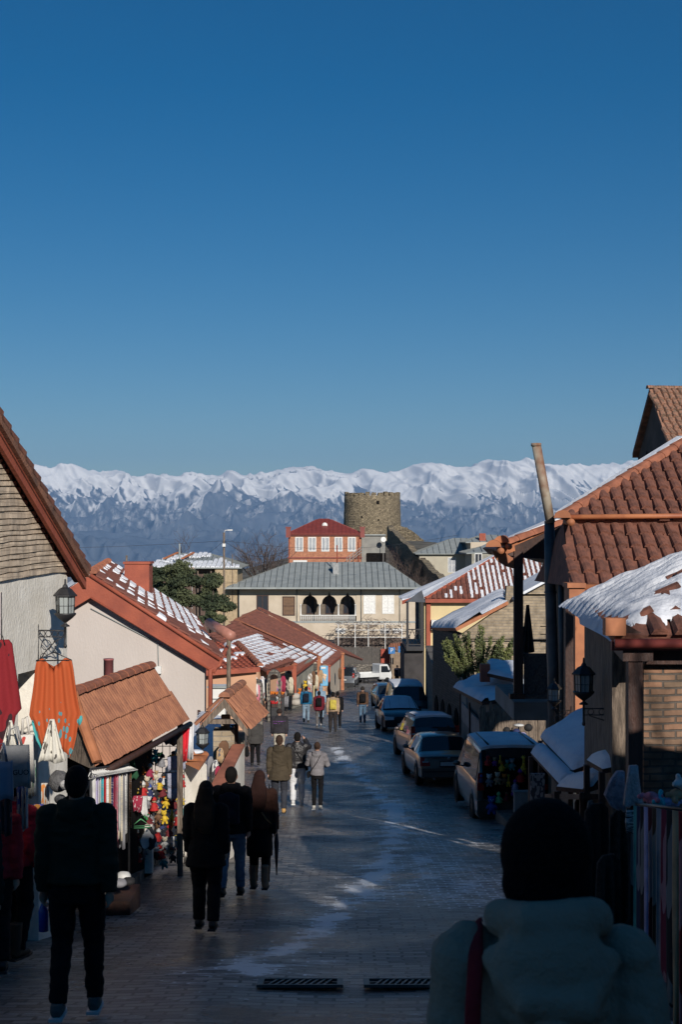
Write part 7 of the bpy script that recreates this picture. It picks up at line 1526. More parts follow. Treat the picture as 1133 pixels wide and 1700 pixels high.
SEDAN = lambda W,z=0: [(-2.25,W*.44,.36,.72,W*.40,.80),(-2.21,W*.475,.26,.80,W*.40,.90),(-1.95,W*.49,.22,.90,W*.41,.985),(-1.62,W*.498,.20,.92,W*.41,1.0),(-1.05,W*.5,.20,.93,W*.36,1.36),(-.75,W*.5,.20,.93,W*.355,1.41),(.0,W*.5,.20,.92,W*.36,1.43),(.32,W*.5,.20,.92,W*.355,1.39),(1.05,W*.5,.20,.90,W*.40,.95),(1.6,W*.49,.20,.84,W*.40,.87),(2.05,W*.47,.22,.72,W*.38,.75),(2.25,W*.42,.36,.58,W*.36,.62)]
tilt = lambda Y: math.atan((zr(Y+2)-zr(Y-2))/4)
g = paint('bronze_grey_paint',(.13,.115,.10)); p = pos(727,44.2); t = car('sedan_car','bronze grey saloon car parked nearest behind the toy laden car, seen from behind','car',p,math.radians(5),1.76,SEDAN(1.76),(7,8),(3,4),[(4,5),(5,6),(6,7)],g); rear_kit(t,1.76,-2.25,.62,.88,.62,.30,body=g); t.rotation_euler.x = tilt(44)
q = MB(); q.bb(-.8,.8,-2.27,-2.255,.855,.87); q.build('boot_line', m_trim, t, world=False); q = MB(); q.tube([(-.45,-2.3,.24),(-.45,-2.2,.24)],.035,8); q.build('exhaust', m_rim, t, world=False); q = MB(); q.ell((0,-2.27,.83),(.05,.015,.05)); q.build('badge', m_rim, t, world=False)
EST = lambda W,H=1.5: [(-2.1,W*.46,.34,.74,W*.40,.80),(-2.08,W*.485,.24,.94,W*.43,1.0),(-1.98,W*.495,.22,.98,W*.41,1.22),(-1.72,W*.5,.20,.98,W*.38,H-.02),(-1.2,W*.5,.20,.97,W*.38,H),(-.2,W*.5,.20,.96,W*.38,H+.02),(.35,W*.5,.20,.96,W*.37,H-.03),(1.05,W*.5,.20,.95,W*.41,1.0),(1.6,W*.49,.22,.88,W*.40,.92),(1.95,W*.47,.24,.74,W*.38,.78),(2.1,W*.42,.36,.56,W*.36,.60)]
g = paint('rosy_silver_paint',(.26,.21,.19)); p = pos(706,50.6); t = car('estate_car','rosy silver estate car with snow on its roof, next to the bronze grey saloon','car',p,math.radians(7),1.74,EST(1.74,1.55),(6,7),(1,3),[(3,4),(4,5),(5,6)],g,snow={'roof':(3,6)}); rear_kit(t,1.74,-2.1,.80,1.28,.60,.16,body=g); t.rotation_euler.x = tilt(50)
q = MB(); [q.tube([(s*.62,-1.6,1.60),(s*.62,.1,1.62)],.02,5) for s in (-1,1)]; q.build_each('roof_rail', m_trim, t, world=False)
g = paint('dark_navy_paint',(.018,.022,.030)); p = pos(661,63.6); t = car('snowy_sedan','dark saloon car facing us with snow heaped on its windscreen and roof','car',p,math.radians(184),1.70,SEDAN(1.70),(7,8),(3,4),[(4,5),(5,6),(6,7)],g,snow={'roof':(4,7),'screen':(7,8)}); front_kit(t,1.70,2.25,.55,g); t.rotation_euler.x = -tilt(63)
VAN = lambda W,H: [(-2.2,W*.46,.34,.80,W*.42,.85),(-2.18,W*.49,.24,1.05,W*.44,1.12),(-2.08,W*.5,.22,1.08,W*.43,1.5),(-1.9,W*.5,.20,1.08,W*.42,H-.02),(-1.0,W*.5,.20,1.07,W*.42,H),(.3,W*.5,.20,1.06,W*.41,H),(.75,W*.5,.20,1.05,W*.40,H-.08),(1.35,W*.5,.20,1.03,W*.43,1.10),(1.85,W*.48,.22,.92,W*.42,.98),(2.15,W*.45,.26,.70,W*.40,.76),(2.2,W*.42,.34,.58,W*.38,.62)]
g = paint('graphite_paint',(.06,.06,.062)); p = pos(676,73.2); t = car('family_van','dark family van with snow on its roof directly behind the snowy saloon','van',p,math.radians(184),1.85,VAN(1.85,1.80),(6,7),(1,3),[(3,4),(4,5),(5,6)],g,snow={'roof':(3,6)}); front_kit(t,1.85,2.2,.62,g)
g = paint('steel_blue_paint',(.06,.11,.17)); p = pos(646,85); t = car('blue_hatchback','steel blue hatchback half hidden left of the dark family van','car',p,math.radians(186),1.72,EST(1.72,1.45),(6,7),(1,3),[(3,4),(4,5),(5,6)],g); front_kit(t,1.72,2.1,.6,g)
g = paint('silver_blue_paint',(.16,.18,.21)); p = pos(575,121); t = car('offroad_car','silver blue off road car at the end of the street beside the white pickup truck','car',p,math.radians(-6),1.85,VAN(1.85,1.80),(6,7),(1,3),[(3,4),(4,5),(5,6)],g); rear_kit(t,1.85,-2.2,1.0,1.35,.75,.16,body=m_trim); q = MB(); q.bb(-.12,.12,-2.12,-2.02,1.74,1.80); q.build('brake_light', glassmat('bright_red_glass',(.8,.02,.02)), t, world=False)
# off-road car hung with toys
g = paint('champagne_paint',(.085,.075,.065)); p = pos(829,35.8); TW = 1.80; t = car('toy_laden_car','champagne off road car with a dark tailgate hung with plush toys','car',p,math.radians(3),TW,VAN(TW,1.86),(6,7),(1,3),[(3,4),(4,5),(5,6)],g,wheels=(.75,.8),wr=.36,snow={'roof':(3,6)})
q = MB(); q.bb(-.74,.80,-2.24,-2.16,.72,1.62); q.build('dark_tailgate', m_blackp, t, world=False)
for s in (-1,1): q = MB(); x = s*(TW/2-.10); q.prism([(x-.09,-2.26,.92),(x+.09,-2.26,.92),(x+.08,-2.2,1.32),(x-.06,-2.2,1.32)],(0,.1,0)); q.build('tail_light', m_tail, t, world=False)
q = MB(); q.prism([(-TW/2,-2.38,.45),(TW/2,-2.38,.45),(TW/2+.01,-2.0,.45),(-TW/2-.01,-2.0,.45)],(0,0,.24)); q.build('rear_bumper', g, t, world=False); q = MB(); [q.tube([(s*.55,-1.8,1.93),(s*.55,.2,1.93)],.025,5) for s in (-1,1)]; q.build_each('roof_rail', m_trim, t, world=False)
Yt = 33.35
for i,(px,py,k,a,b,c,h,lb) in enumerate(((811,1272,'doll','red','red','red',.26,'red plush figure at the top left of the tailgate'),(822,1272,'animal','purple','tan','black',.22,'small purple plush animal second in the top row of the tailgate'),(834,1281,'doll','yellow','yellow','orange',.24,'yellow plush doll in the middle of the top row of the tailgate'),(831,1268,'giraffe','yellow','yellow','brown',.2,'small yellow plush giraffe above the yellow plush doll'),(843,1276,'animal','green','teal','black',.22,'green plush animal right of the yellow plush doll'),(851,1279,'animal','teal','grey','white',.30,'teal and grey plush animal in the top row of the tailgate'),(870,1285,'giraffe','yellow','yellow','brown',.42,'tall yellow plush giraffe at the right of the tailgate'),
  (813,1306,'animal','grey','white','black',.32,'white and black plush bear at the left of the middle row of the tailgate'),(827,1303,'animal','tan','cream','brown',.32,'cream plush rabbit beside the white and black plush bear'),(838,1303,'animal','brown','orange','black',.28,'brown plush animal in the middle row of the tailgate'),(845,1306,'giraffe','yellow','yellow','orange',.28,'yellow plush giraffe in the middle row of the tailgate'),(865,1300,'doll','red','crimson','purple',.34,'red and purple plush doll at the right of the middle row of the tailgate'),(856,1312,'doll','lavender','lavender','purple',.26,'lavender plush doll over the cardboard box'),(852,1322,'animal','purple','lavender','black',.16,'tiny purple plush animal under the lavender plush doll'),
  (817,1352,'animal','blue','blue','white',.46,'big blue plush elephant hanging at the bumper of the toy laden car'),(829,1334,'doll','pale green','pale green','pale green',.28,'pale green plush figure above the bumper of the toy laden car'),(842,1330,'doll','maroon','red','brown',.22,'maroon plush doll low on the tailgate'),(800,1300,'doll','navy','navy','blue',.2,'navy plush figure next to the left tail light'))):
    toy(k,a,b,c,P(px,py,Yt),h,lb,'plush toys on the parked car')
# small white pickup
def pickup():
    Y = 132; p = pos(619,Y); t = thing('pickup_truck', 'small white cab over pickup truck parked across the end of the street', 'truck', p, None, math.radians(-62)); W = 1.45; mw = paint('white_paint',(.66,.67,.66),.4,0)
    m = MB(); prof = [(.35,.35),(1.60,.35),(1.66,.60),(1.62,.95),(1.28,1.62),(1.18,1.74),(.42,1.76),(.35,1.70)]; m.prism([(-W/2,y,z) for y,z in prof], (W,0,0)); b = m.build('cab', mw, t, world=False); bv = b.modifiers.new('b','BEVEL'); bv.width = .05; bv.segments = 3
    m = MB(); m.bb(-W/2,W/2,-1.7,.32,.62,.70); m.bb(-W/2,-W/2+.05,-1.7,.32,.70,.98); m.bb(W/2-.05,W/2,-1.7,.32,.70,.98); m.bb(-W/2+.05,W/2-.05,-1.7,-1.65,.70,.98); m.build('load_bed', mw, t, world=False); m = MB(); m.bb(-.45,.45,-1.6,1.4,.38,.60); m.build('chassis', m_trim, t, world=False)
    for s in (-1,1):
        m = MB(); x = s*(W/2+.004); m.prism([(x,.50,1.02),(x,1.36,1.0),(x,1.16,1.58),(x,.50,1.60)], (s*.01,0,0)); m.build('side_window', m_carglass, t, world=False)
        m = MB(); m.ell((s*(W/2+.12),1.35,1.15),(.05,.06,.12)); m.build('mirror', m_trim, t, world=False); m = MB(); m.box((s*.50,1.665,.72),(.28,.05,.16)); m.build('headlight', m_head, t, world=False)
        for y in (-1.05,1.15):
            wh = thing_part('wheel', t); q = MB(); q.lathe([(.16,-.08),(.26,-.09),(.27,.0),(.26,.09),(.16,.08)],(0,0,0),20); q.move(Matrix.Translation((s*(W/2-.06),y,.27)) @ Matrix.Rotation(math.radians(90),4,'Y')); q.build('tyre', m_tyre, wh, world=False); q = MB(); q.lathe([(0,.07),(.17,.07),(.17,-.07),(0,-.07)],(0,0,0),12); q.move(Matrix.Translation((s*(W/2-.05),y,.27)) @ Matrix.Rotation(math.radians(90),4,'Y')); q.build('rim', m_rim, wh, world=False)
    m = MB(); m.prism([(-W/2+.10,1.62+.015,1.0),(W/2-.10,1.62+.015,1.0),(W/2-.14,1.33,1.56),(-W/2+.14,1.33,1.56)], (0,.02,.01)); m.build('windscreen', m_carglass, t, world=False); bxp(t,'grille',-.22,.22,1.66,1.685,.66,.72,m_trim); bxp(t,'number_plate',-.2,.2,1.68,1.70,.44,.54,m_plate); bxp(t,'front_bumper',-W/2,W/2,1.6,1.68,.32,.50,m_trim)
pickup()
# drain grates in the foreground
for i,(xa,xb,lb) in enumerate(((428,570,'left iron drain grate set in the setts in the foreground'),(604,740,'right iron drain grate beside the cream coated woman'))):
    a, b = G(xa,1640), G(xb,1640); c = (a+b)/2; t = thing('drain_grate', lb, 'drain grate', c+Vector((0,0,.03)), 'iron drain grates'); w = (b-a).length; D = .42; s = tilt(c.y); m = MB(); m.bb(-w/2,w/2,-D/2,-D/2+.04,0,.025); m.bb(-w/2,w/2,D/2-.04,D/2,0,.025); m.bb(-w/2,-w/2+.05,-D/2+.04,D/2-.04,0,.025); m.bb(w/2-.05,w/2,-D/2+.04,D/2-.04,0,.025); m.build('frame', mat('worn_iron',(.10,.09,.085),.5,(.05,.05,.05),6,metal=.6), t, world=False)
    m = MB(); n = 9
    for k in range(n): x = -w/2+.08+(w-.2)*k/n; m.prism([(x,-D/2+.04,.0),(x+.02,-D/2+.04,.0),(x+.09,D/2-.04,.0),(x+.07,D/2-.04,.0)], (0,0,.02))
    m.build('bars', MATS['worn_iron'], t, world=False); m = MB(); m.bb(-w/2+.05,w/2-.05,-D/2+.04,D/2-.04,-.012,-.004); m.build('pit', m_blackp, t, world=False); t.rotation_euler = (s,0,0)
# ================================================================ PEOPLE
PN = [0]
m_skin = mat('skin', (.42,.25,.18), .6, (.38,.21,.15), 3); 
def lerp(a, b, f): return a+(b-a)*f
def hand(mb, wr, d, s=1, curl=.7, side=1):
    """palm and five bent fingers; wr wrist, d direction of the hand"""
    wr = Vector(wr); d = Vector(d).normalized(); fwd = Vector((0,1,0)); lat = (fwd-d*fwd.dot(d)); lat = lat.normalized() if lat.length > .1 else Vector((1,0,0)); inn = Vector((-side,0,0)); inn = (inn-d*inn.dot(d)-lat*inn.dot(lat)).normalized()
    mb.tube([wr-d*.03, wr+d*.02, wr+d*.06, wr+d*.095], [.026*s,.032*s,.040*s,.034*s], 8, flat=.6)
    for k, L in enumerate((.062,.072,.068,.054)):
        b = wr+d*.088*s+lat*(.030-.020*k)*s; m1 = b+(d*.8+inn*.35*curl)*L*.5*s; m2 = m1+(d*.5+inn*.9*curl)*L*.5*s; mb.tube([b,m1,m2], [.0095*s,.009*s,.0075*s], 6)
    b = wr+d*.03+lat*.03*s; mb.tube([b, b+(lat*.6+d*.6+inn*.3)*.035*s, b+(lat*.55+d*1.3+inn*.6)*.05*s], [.012*s,.011*s,.008*s], 6)
def person(label, pos, rz, H, top, bottom, shoes, hair, stride=.22, arms=((.0,.0),(.0,.0)), hem=.50, bulk=1.0, style='jacket', legw=1.0, detail=.012, build=1.0, lean=0, extras=None, name='person', group=None, headturn=0, hood=None, boots=None, hands=(None,None), gap=0):
    PN[0] += 1; stride *= (1,-1,1,1,-1)[PN[0]%5]
    t = thing(name, label, 'person', pos, group, rz); k = H/1.72; V = lambda x,y,z: Vector((x*k,y*k,z*k)); W_ = build
    sh = [V(-.175*W_,0,1.40), V(.175*W_,0,1.40)]; hp = [V(-.09*W_,0,.90), V(.09*W_,0,.90)]
    up = lambda s_: .045+(.03+abs(stride)*.12 if s_ < 0 else 0)
    ft = [V(-.10*W_-gap,stride,up(stride)), V(.10*W_+gap,-stride,up(-stride))]
    kn = []
    for i in (0,1): m_ = (hp[i]+ft[i])/2; kn.append(m_+V(0,.03+(.06 if ft[i].y < 0 else .02),.02))
    el, wr = [], []
    for i,s in ((0,-1),(1,1)):
        sw, bend = arms[i]
        if hands[i] is not None:
            w_ = V(*hands[i]); e_ = (sh[i]+w_)/2+V(s*.09,-.05,-.10)
        else:
            e_ = sh[i]+V(s*.032,-.03+sw*.5,-.285); w_ = e_+V(s*.01,sw*.6+bend*.22,-.24+bend*.10)
        el.append(e_); wr.append(w_)
    # --- body: one continuous skin
    b = MB(); hc = V(0,.01,1.605); M = Matrix.Rotation(headturn,3,'Z')
    b.ell(hc,(.077*k,.092*k,.113*k),nu=20,nv=14); b.ell(hc+M@V(0,.035,-.06),(.052*k,.055*k,.055*k)); b.ell(hc+M@V(0,.098,-.012),(.013*k,.018*k,.022*k)); b.ell(hc+M@V(0,.088,-.055),(.024*k,.012*k,.010*k)); b.ell(hc+M@V(0,.085,.03),(.055*k,.014*k,.012*k))
    for s in (-1,1): b.ell(hc+M@V(s*.078,.0,-.01),(.012*k,.020*k,.030*k)); b.ell(hc+M@V(s*.030,.086,.008),(.013*k,.008*k,.008*k))
    b.tube([V(0,-.01,1.40),V(0,0,1.50),hc-V(0,0,.05)],[.062*k,.054*k,.052*k],12); b.loft([(V(0,0,.88),.13*k*W_,.095*k),(V(0,0,1.05),.12*k*W_,.09*k),(V(0,0,1.25),.15*k*W_,.10*k),(V(0,0,1.38),.16*k*W_,.09*k),(V(0,0,1.44),.07*k,.06*k)])
    for i,s in ((0,-1),(1,1)):
        b.tube([sh[i],el[i],wr[i]],[.048*k,.038*k,.026*k],10); hand(b, wr[i], (wr[i]-el[i]), k, .8, s); b.tube([hp[i],kn[i],ft[i]+V(0,0,.04)],[.075*k,.052*k,.036*k],10); b.tube([ft[i]+V(0,-.05,0),ft[i]+V(0,.13,-.02)],[.034*k,.03*k],8)
    o = b.build('body', m_skin, t, world=False); remesh(o, min(detail,.011 if H else .01), 1)
    # --- trousers
    g = MB(); g.loft([(V(0,0,.80),.15*k*W_,.11*k),(V(0,0,.90),.165*k*W_,.12*k),(V(0,0,1.02),.15*k*W_,.105*k)])
    for i in (0,1):
        a, m1, e = hp[i]+V(0,0,-.02), kn[i], ft[i]+V(0,0,.05 if boots is None else .05)
        g.tube([a, lerp(a,m1,.5), m1, lerp(m1,e,.5)+V(0,-.012,0), e],[.098*k*legw,.088*k*legw,.070*k*legw,.064*k*legw,.058*k*legw],12)
    o = g.build('trousers', bottom, t, world=False); remesh(o, detail, 2, .007, PN[0])
    for i in (0,1):
        s_ = MB(); f_ = ft[i]; s_.tube([f_+V(0,-.085,-.005),f_+V(0,-.03,.015),f_+V(0,.06,.0),f_+V(0,.15,-.015)],[.036*k,.047*k,.045*k,.030*k],10); s_.tube([f_+V(0,-.04,.0),f_+V(0,-.04,.30 if boots else .06)],[.05*k,.062*k if boots else .044*k],12)
        so = s_.build('boot' if boots else 'shoe', boots or shoes, t, world=False); remesh(so, .012, 1)
        s2 = MB(); s2.prism([f_+V(-.045,-.115,-.045),f_+V(.045,-.115,-.045),f_+V(.048,.10,-.045),f_+V(.02,.185,-.045),f_+V(-.02,.185,-.045),f_+V(-.048,.10,-.045)],V(0,0,.022)); s2.build('sole', m_metalw if 'white' in shoes.name else m_trim, so, world=False)
    # --- upper garment with sleeves
    j = MB(); zh = hem*1.72; B = bulk; r = []
    base = [(zh,.175,.135),(zh+(1.05-zh)*.5,.172,.132),(1.05,.158,.122),(1.18,.170,.128),(1.30,.185,.130),(1.38,.175,.118),(1.43,.125,.10),(1.49,.078,.082)]
    if style == 'coat': base[0] = (zh,.215,.165); base[1] = (zh+(1.05-zh)*.5,.19,.145)
    if style == 'puffer':
        N = 15
        for q in range(N*3+1):
            z = zh+(1.36-zh)*q/(N*3); rx = np.interp(z,[a[0] for a in base],[a[1] for a in base]); ry = np.interp(z,[a[0] for a in base],[a[2] for a in base]); pf = .010*math.cos(2*math.pi*q/3); r.append((V(0,-.005,z),(rx*B*W_+pf)*k,(ry*B+pf)*k))
        r += [(V(0,-.005,z),rx*B*W_*k,ry*B*k) for z,rx,ry in base[5:]]
    else: r = [(V(0,-.005,z),rx*B*W_*k,ry*B*k) for z,rx,ry in base]
    j.loft(r)
    for i,s in ((0,-1),(1,1)):
        w2 = wr[i]+(wr[i]-el[i]).normalized()*.01; n_ = 13; pts, rr = [], []
        for q in range(n_):
            f = q/(n_-1); p_ = lerp(sh[i],el[i],f*2) if f < .5 else lerp(el[i],w2,f*2-1); R_ = np.interp(f,[0,.2,.5,.8,1],[.078,.074,.064,.054,.048])*B
            if style == 'puffer': R_ += .007*math.cos(q*2.1)
            else: R_ += .004*math.sin(q*2.7+i)
            pts.append(p_); rr.append(R_*k)
        j.tube(pts, rr, 12); j.ell(sh[i]+V(0,0,-.01),(.080*k*B,.075*k*B,.072*k*B))
    if hood != 'none':
        j.lathe([(.088*k,0),(.100*k,.03*k),(.096*k,.07*k),(.080*k,.085*k),(.07*k,.02*k)], V(0,-.005,1.43), 16)
    if hood == 'down':
        j.ell(V(0,-.10,1.43),(.125*k,.062*k,.085*k)); j.tube([V(.10,.02,1.47),V(.085,-.08,1.48),V(0,-.13,1.47),V(-.085,-.08,1.48),V(-.10,.02,1.47)],[.03*k,.042*k,.046*k,.042*k,.03*k],10)
    if hood == 'up': j.ell(hc+V(0,-.02,.012),(.108*k,.118*k,.135*k)); j.tube([V(0,-.03,1.42),hc+V(0,-.04,-.06)],[.11*k,.10*k],14)
    nm = {'coat':'coat','puffer':'jacket','sweater':'sweater','jacket':'jacket'}[style]
    o = j.build(nm, top, t, world=False); remesh(o, detail, 2, .008 if style != 'puffer' else .004, PN[0]+3)
    # --- hair or headwear
    hs, hm = hair; h = MB()
    if hs == 'short': h.ell(hc+V(0,-.014,.022),(.086*k,.096*k,.108*k)); h.ell(hc+V(0,-.045,-.03),(.072*k,.055*k,.065*k))
    elif hs == 'long':
        h.ell(hc+V(0,-.015,.02),(.090*k,.10*k,.112*k)); h.loft([(V(0,-.075,1.66),.075*k,.05*k),(V(0,-.09,1.56),.10*k,.055*k),(V(0,-.11,1.46),.125*k,.055*k),(V(0,-.135,1.34),.13*k,.05*k),(V(.01,-.14,1.22),.10*k,.04*k),(V(.02,-.14,1.14),.05*k,.025*k)])
        for q in range(9): a = -.10+.025*q; h.tube([V(a*.7,-.10,1.58),V(a,-.165,1.40),V(a*.95,-.175,1.2+.02*(q%3))],[.018*k,.018*k,.008*k],6)
    elif hs == 'pony':
        h.ell(hc+V(0,-.014,.022),(.088*k,.098*k,.110*k)); h.tube([hc+V(0,-.10,.03),hc+V(0,-.16,-.02),V(.02,-.15,1.44),V(.03,-.15,1.30)],[.03*k,.04*k,.038*k,.015*k],10)
    elif hs == 'bun': h.ell(hc+V(0,-.014,.020),(.088*k,.098*k,.110*k)); h.ell(hc+V(0,-.10,.03),(.045*k,.04*k,.045*k))
    elif hs in ('beanie','cap'):
        h.ell(hc+V(0,-.008,.034),(.094*k,.106*k,.108*k),nu=20,nv=12); h.lathe([(.097*k,0),(.104*k,.01*k),(.104*k,.045*k),(.097*k,.055*k)], hc+V(0,-.008,-.005), 20)
    if hs != 'none':
        o = h.build('hat' if hs in ('beanie','cap') else 'hair', hm, t, world=False); remesh(o, min(detail,.012), 2)
    for e in (extras or []):
        kd = e[0]; x = MB()
        if kd == 'backpack':
            x.box(V(0,-.215,1.20), (.27*k,.13*k,.38*k)); x.ell(V(0,-.225,1.33),(.135*k,.075*k,.10*k)); x.ell(V(0,-.27,1.12),(.11*k,.055*k,.11*k)); o = x.build('backpack', e[1], t, world=False); remesh(o, .014, 3); y_ = MB()
            for s in (-1,1): y_.tube([V(s*.10,-.16,1.40),V(s*.12,-.05,1.475),V(s*.13,.10,1.42),V(s*.14,.13,1.2),V(s*.14,-.05,1.06)],.016*k,6,flat=.5)
            y_.build('straps', e[1], o, world=False)
        elif kd == 'strap':
            s = e[2]; x.tube([V(s*.10,.10,1.40),V(s*.115,-.02,1.478*1.0),V(s*.09,-.135,1.40),V(0,-.158,1.22),V(-s*.12,-.15,1.05),V(-s*.19,-.05,.95)],.014*k,6,flat=.5); x.build('bag_strap', e[1], t, world=False)
            x = MB(); x.box(V(-s*.22,.0,.90),(.07*k,.20*k,.15*k)); o = x.build('shoulder_bag', e[3] if len(e) > 3 else e[1], t, world=False); remesh(o,.014,3)
        elif kd == 'stripe':
            z = e[2]; rx = np.interp(z,[a[0] for a in base],[a[1] for a in base])*B*W_+.006; ry = np.interp(z,[a[0] for a in base],[a[2] for a in base])*B+.006; x.lathe([(1,0),(1,e[3])],(0,0,0),28); x.v = [(a*rx*k,b_*ry*k-.005,(z+c_)*k) for a,b_,c_ in x.v]; x.build('chest_stripe', e[1], t, world=False)
        elif kd == 'skirt':
            x.loft([(V(0,0,1.0),.15*k,.115*k),(V(0,0,.85),.185*k,.145*k),(V(0,0,.62),.195*k,.17*k),(V(0,0,.50),.19*k,.17*k)]); x.build('skirt', e[1], t, world=False)
    if lean: t.rotation_euler = (-lean,0,rz)
    return t
def held(name, label, cat, loc, m, kind):
    mb = MB()
    if kind == 'bag': mb.ell((0,0,-.28),(.07,.16,.17)); mb.ell((0,.02,-.38),(.08,.18,.10)); mb.tube([(0,-.08,-.15),(0,-.03,.0),(0,.05,.0),(0,.09,-.15)],.012,6)
    if kind == 'umbrella': mb.tube([(0,0,.05),(0,.02,-.15),(0,.05,-.62)],[.012,.035,.008],8); mb.tube([(0,0,.05),(0,.03,.10),(0,.06,.06)],.010,6)
    if kind == 'bottle': mb.lathe([(0,0),(.035,.01),(.037,.16),(.015,.21),(.015,.24),(0,.24)],(0,0,-.2),14)
    o = mb.build(name, m); o.location = loc; return tag(o, label, cat)
J = lambda n,c,c2=None: mat(n,c,.9,c2,5,.25,40,spec=.25)
hr_dark = J('dark_hair',(.006,.005,.005)); hr_brown = J('brown_hair',(.05,.028,.018)); hr_ash = J('ash_hair',(.035,.023,.015),(.015,.010,.007)); hr_aub = J('auburn_hair',(.025,.009,.007)); hr_grey = J('grey_brown_hair',(.09,.075,.065))
blk = J('black_jacket_cloth',(.0045,.0045,.006)); denim = J('blue_denim',(.10,.17,.25),(.06,.11,.18)); dkt = J('dark_trousers',(.006,.006,.009)); sh_w = mat('white_shoe',(.55,.53,.50),.7); sh_b = mat('black_shoe',(.015,.014,.014),.6); navy = J('navy_cloth',(.008,.011,.022))
def on(px, Y, dx=0): return Vector(((px-566.5)/F*Y+dx, Y, zr(Y)+.03))
# near group
person('man in a dark green hooded jacket and black trousers walking away at the lower left', on(127,10.25), math.radians(2), 1.80, J('dark_green_cloth',(.022,.030,.020)), dkt, mat('white_grey_shoe',(.13,.12,.11),.8), ('short',hr_dark), .14, ((.02,.1),(-.02,.1)), .545, 1.10, 'jacket', 1.0, .011, 1.06, hood='down')
person('woman in a dark red sweater with a black ponytail standing at the left edge', on(22,13.6), math.radians(-25), 1.74, J('dark_red_knit',(.40,.018,.035)), blk, mat('brown_boot_leather',(.06,.035,.02),.7), ('pony',hr_dark), .05, ((0,.2),(0,.5)), .53, 1.18, 'sweater', 1.05, .012, 1.0, boots=mat('brown_boot_leather',(.06,.035,.02)))
person('person with a red hood beside the woman in the dark red sweater', on(-14,12.6), math.radians(10), 1.66, J('red_jacket_cloth',(.38,.02,.03)), dkt, sh_b, ('none',hr_dark), .06, ((0,0),(0,.1)), .52, 1.15, 'jacket', 1.0, .013, 1.0, hood='up')
person('person in a dark teal coat cut by the left edge with one bare hand showing', on(-72,9.3), math.radians(4), 1.72, J('dark_teal_cloth',(.006,.016,.016)), J('pale_trousers',(.25,.22,.22)), sh_b, ('short',hr_dark), .12, ((.0,.0),(.12,.1)), .50, 1.2, 'coat', 1.0, .012, 1.05)
person('woman with long light brown hair in a long black coat', on(342,16.3), math.radians(-4), 1.70, blk, dkt, sh_b, ('long',hr_ash), .12, ((.05,.35),(-.02,.35)), .44, 1.12, 'coat', 1.15, .011, 1.0)
person('man in black jacket and blue jeans with a navy backpack', on(384,19.6), math.radians(-3), 1.78, blk, denim, sh_b, ('short',hr_dark), .15, ((.02,.2),(-.02,.2)), .50, 1.18, 'jacket', 1.0, .012, 1.05, extras=[('backpack',navy)], hood='down')
t = person('auburn haired woman in a brown jacket, black skirt and tan boots', on(431,20.4), math.radians(-5), 1.70, J('brown_wool',(.045,.018,.012)), blk, sh_b, ('long',hr_aub), .10, ((.0,.15),(.05,.10)), .53, 1.15, 'jacket', 1.0, .011, 1.0, extras=[('skirt',blk),('strap',J('tan_strap',(.30,.17,.08)),-1,blk)], boots=mat('tan_boot_suede',(.30,.20,.13),.9,(.22,.14,.09),5))
held('folded_umbrella','thin folded dark umbrella in the right hand of the auburn haired woman','umbrella',on(431,20.4)+Vector((.24,.06,.80)),J('umbrella_cloth',(.05,.05,.055)),'umbrella')
held('blue_bottle','blue plastic bottle held by the man in dark green','bottle',on(127,10.25)+Vector((-.26,.10,.78)),glassmat('blue_plastic',(.02,.06,.40),.2),'bottle')
# sunlit group
person('man in a long olive parka with grey hood, dark trousers and tan boots', on(464,34.8), math.radians(-3), 1.92, J('olive_parka_cloth',(.065,.050,.032)), J('dark_blue_trousers',(.035,.038,.05)), mat('tan_shoe',(.42,.24,.08),.8), ('short',hr_brown), .08, ((.0,.1),(.0,.1)), .44, 1.10, 'coat', 1.0, .012, 1.06, hood='down')
held('black_bag','black soft bag hanging from the left hand of the man in the olive parka','bag',on(467,34.8)+Vector((-.30,.05,.72)),blk,'bag')
person('man in white trousers and black leather jacket with white hood, arm raised', on(494,36.8), math.radians(4), 1.88, mat('black_leather',(.025,.023,.024),.45,(.015,.014,.015),6,.3,30), J('white_trouser_cloth',(.62,.62,.63),(.52,.53,.56)), mat('white_sneaker',(.60,.60,.60),.6), ('short',hr_dark), .12, ((.0,.1),(.0,.0)), .52, 1.15, 'jacket', 1.12, .012, 1.08, hands=(None,(.19,.16,1.52)), extras=[('strap',blk,-1)])
person('woman in a grey quilted jacket with cream scarf, black leggings and white trainers', on(527,35.7), math.radians(-6), 1.70, J('grey_quilted_cloth',(.20,.19,.20),(.15,.14,.15)), blk, mat('white_trainer',(.60,.58,.52),.7), ('bun',hr_brown), .10, ((.0,.9),(.0,.9)), .52, 1.08, 'puffer', .82, .010, .95, extras=[('strap',blk,1)], hood='down', hands=((-.16,.24,1.12),(.16,.24,1.10)))
person('man in a black jersey with purple stripes and pale trousers behind the olive parka', on(464,50), math.radians(4), 1.74, J('dark_jersey',(.030,.028,.034)), J('cream_trousers',(.50,.46,.38)), sh_b, ('beanie',J('dark_brown_knit',(.03,.02,.018))), .12, ((.05,.1),(-.05,.1)), .52, 1.22, 'sweater', 1.1, .016, 1.15, extras=[('stripe',J('purple_stripe',(.16,.06,.22)),1.22,.03),('stripe',J('purple_stripe',(.16,.06,.22)),1.29,.03)])
person('older woman in a dark grey coat with a black handbag by the gate canopy', on(424,47.5), math.radians(8), 1.62, J('dark_grey_coat_cloth',(.055,.052,.050)), blk, sh_b, ('cap',J('dull_red_knit',(.18,.03,.04))), .10, ((.0,.1),(.0,.1)), .47, 1.2, 'coat', 1.0, .016, 1.05)
held('black_handbag','black handbag carried by the older woman in grey','bag',on(424,47.5)+Vector((-.28,.0,.78)),blk,'bag')
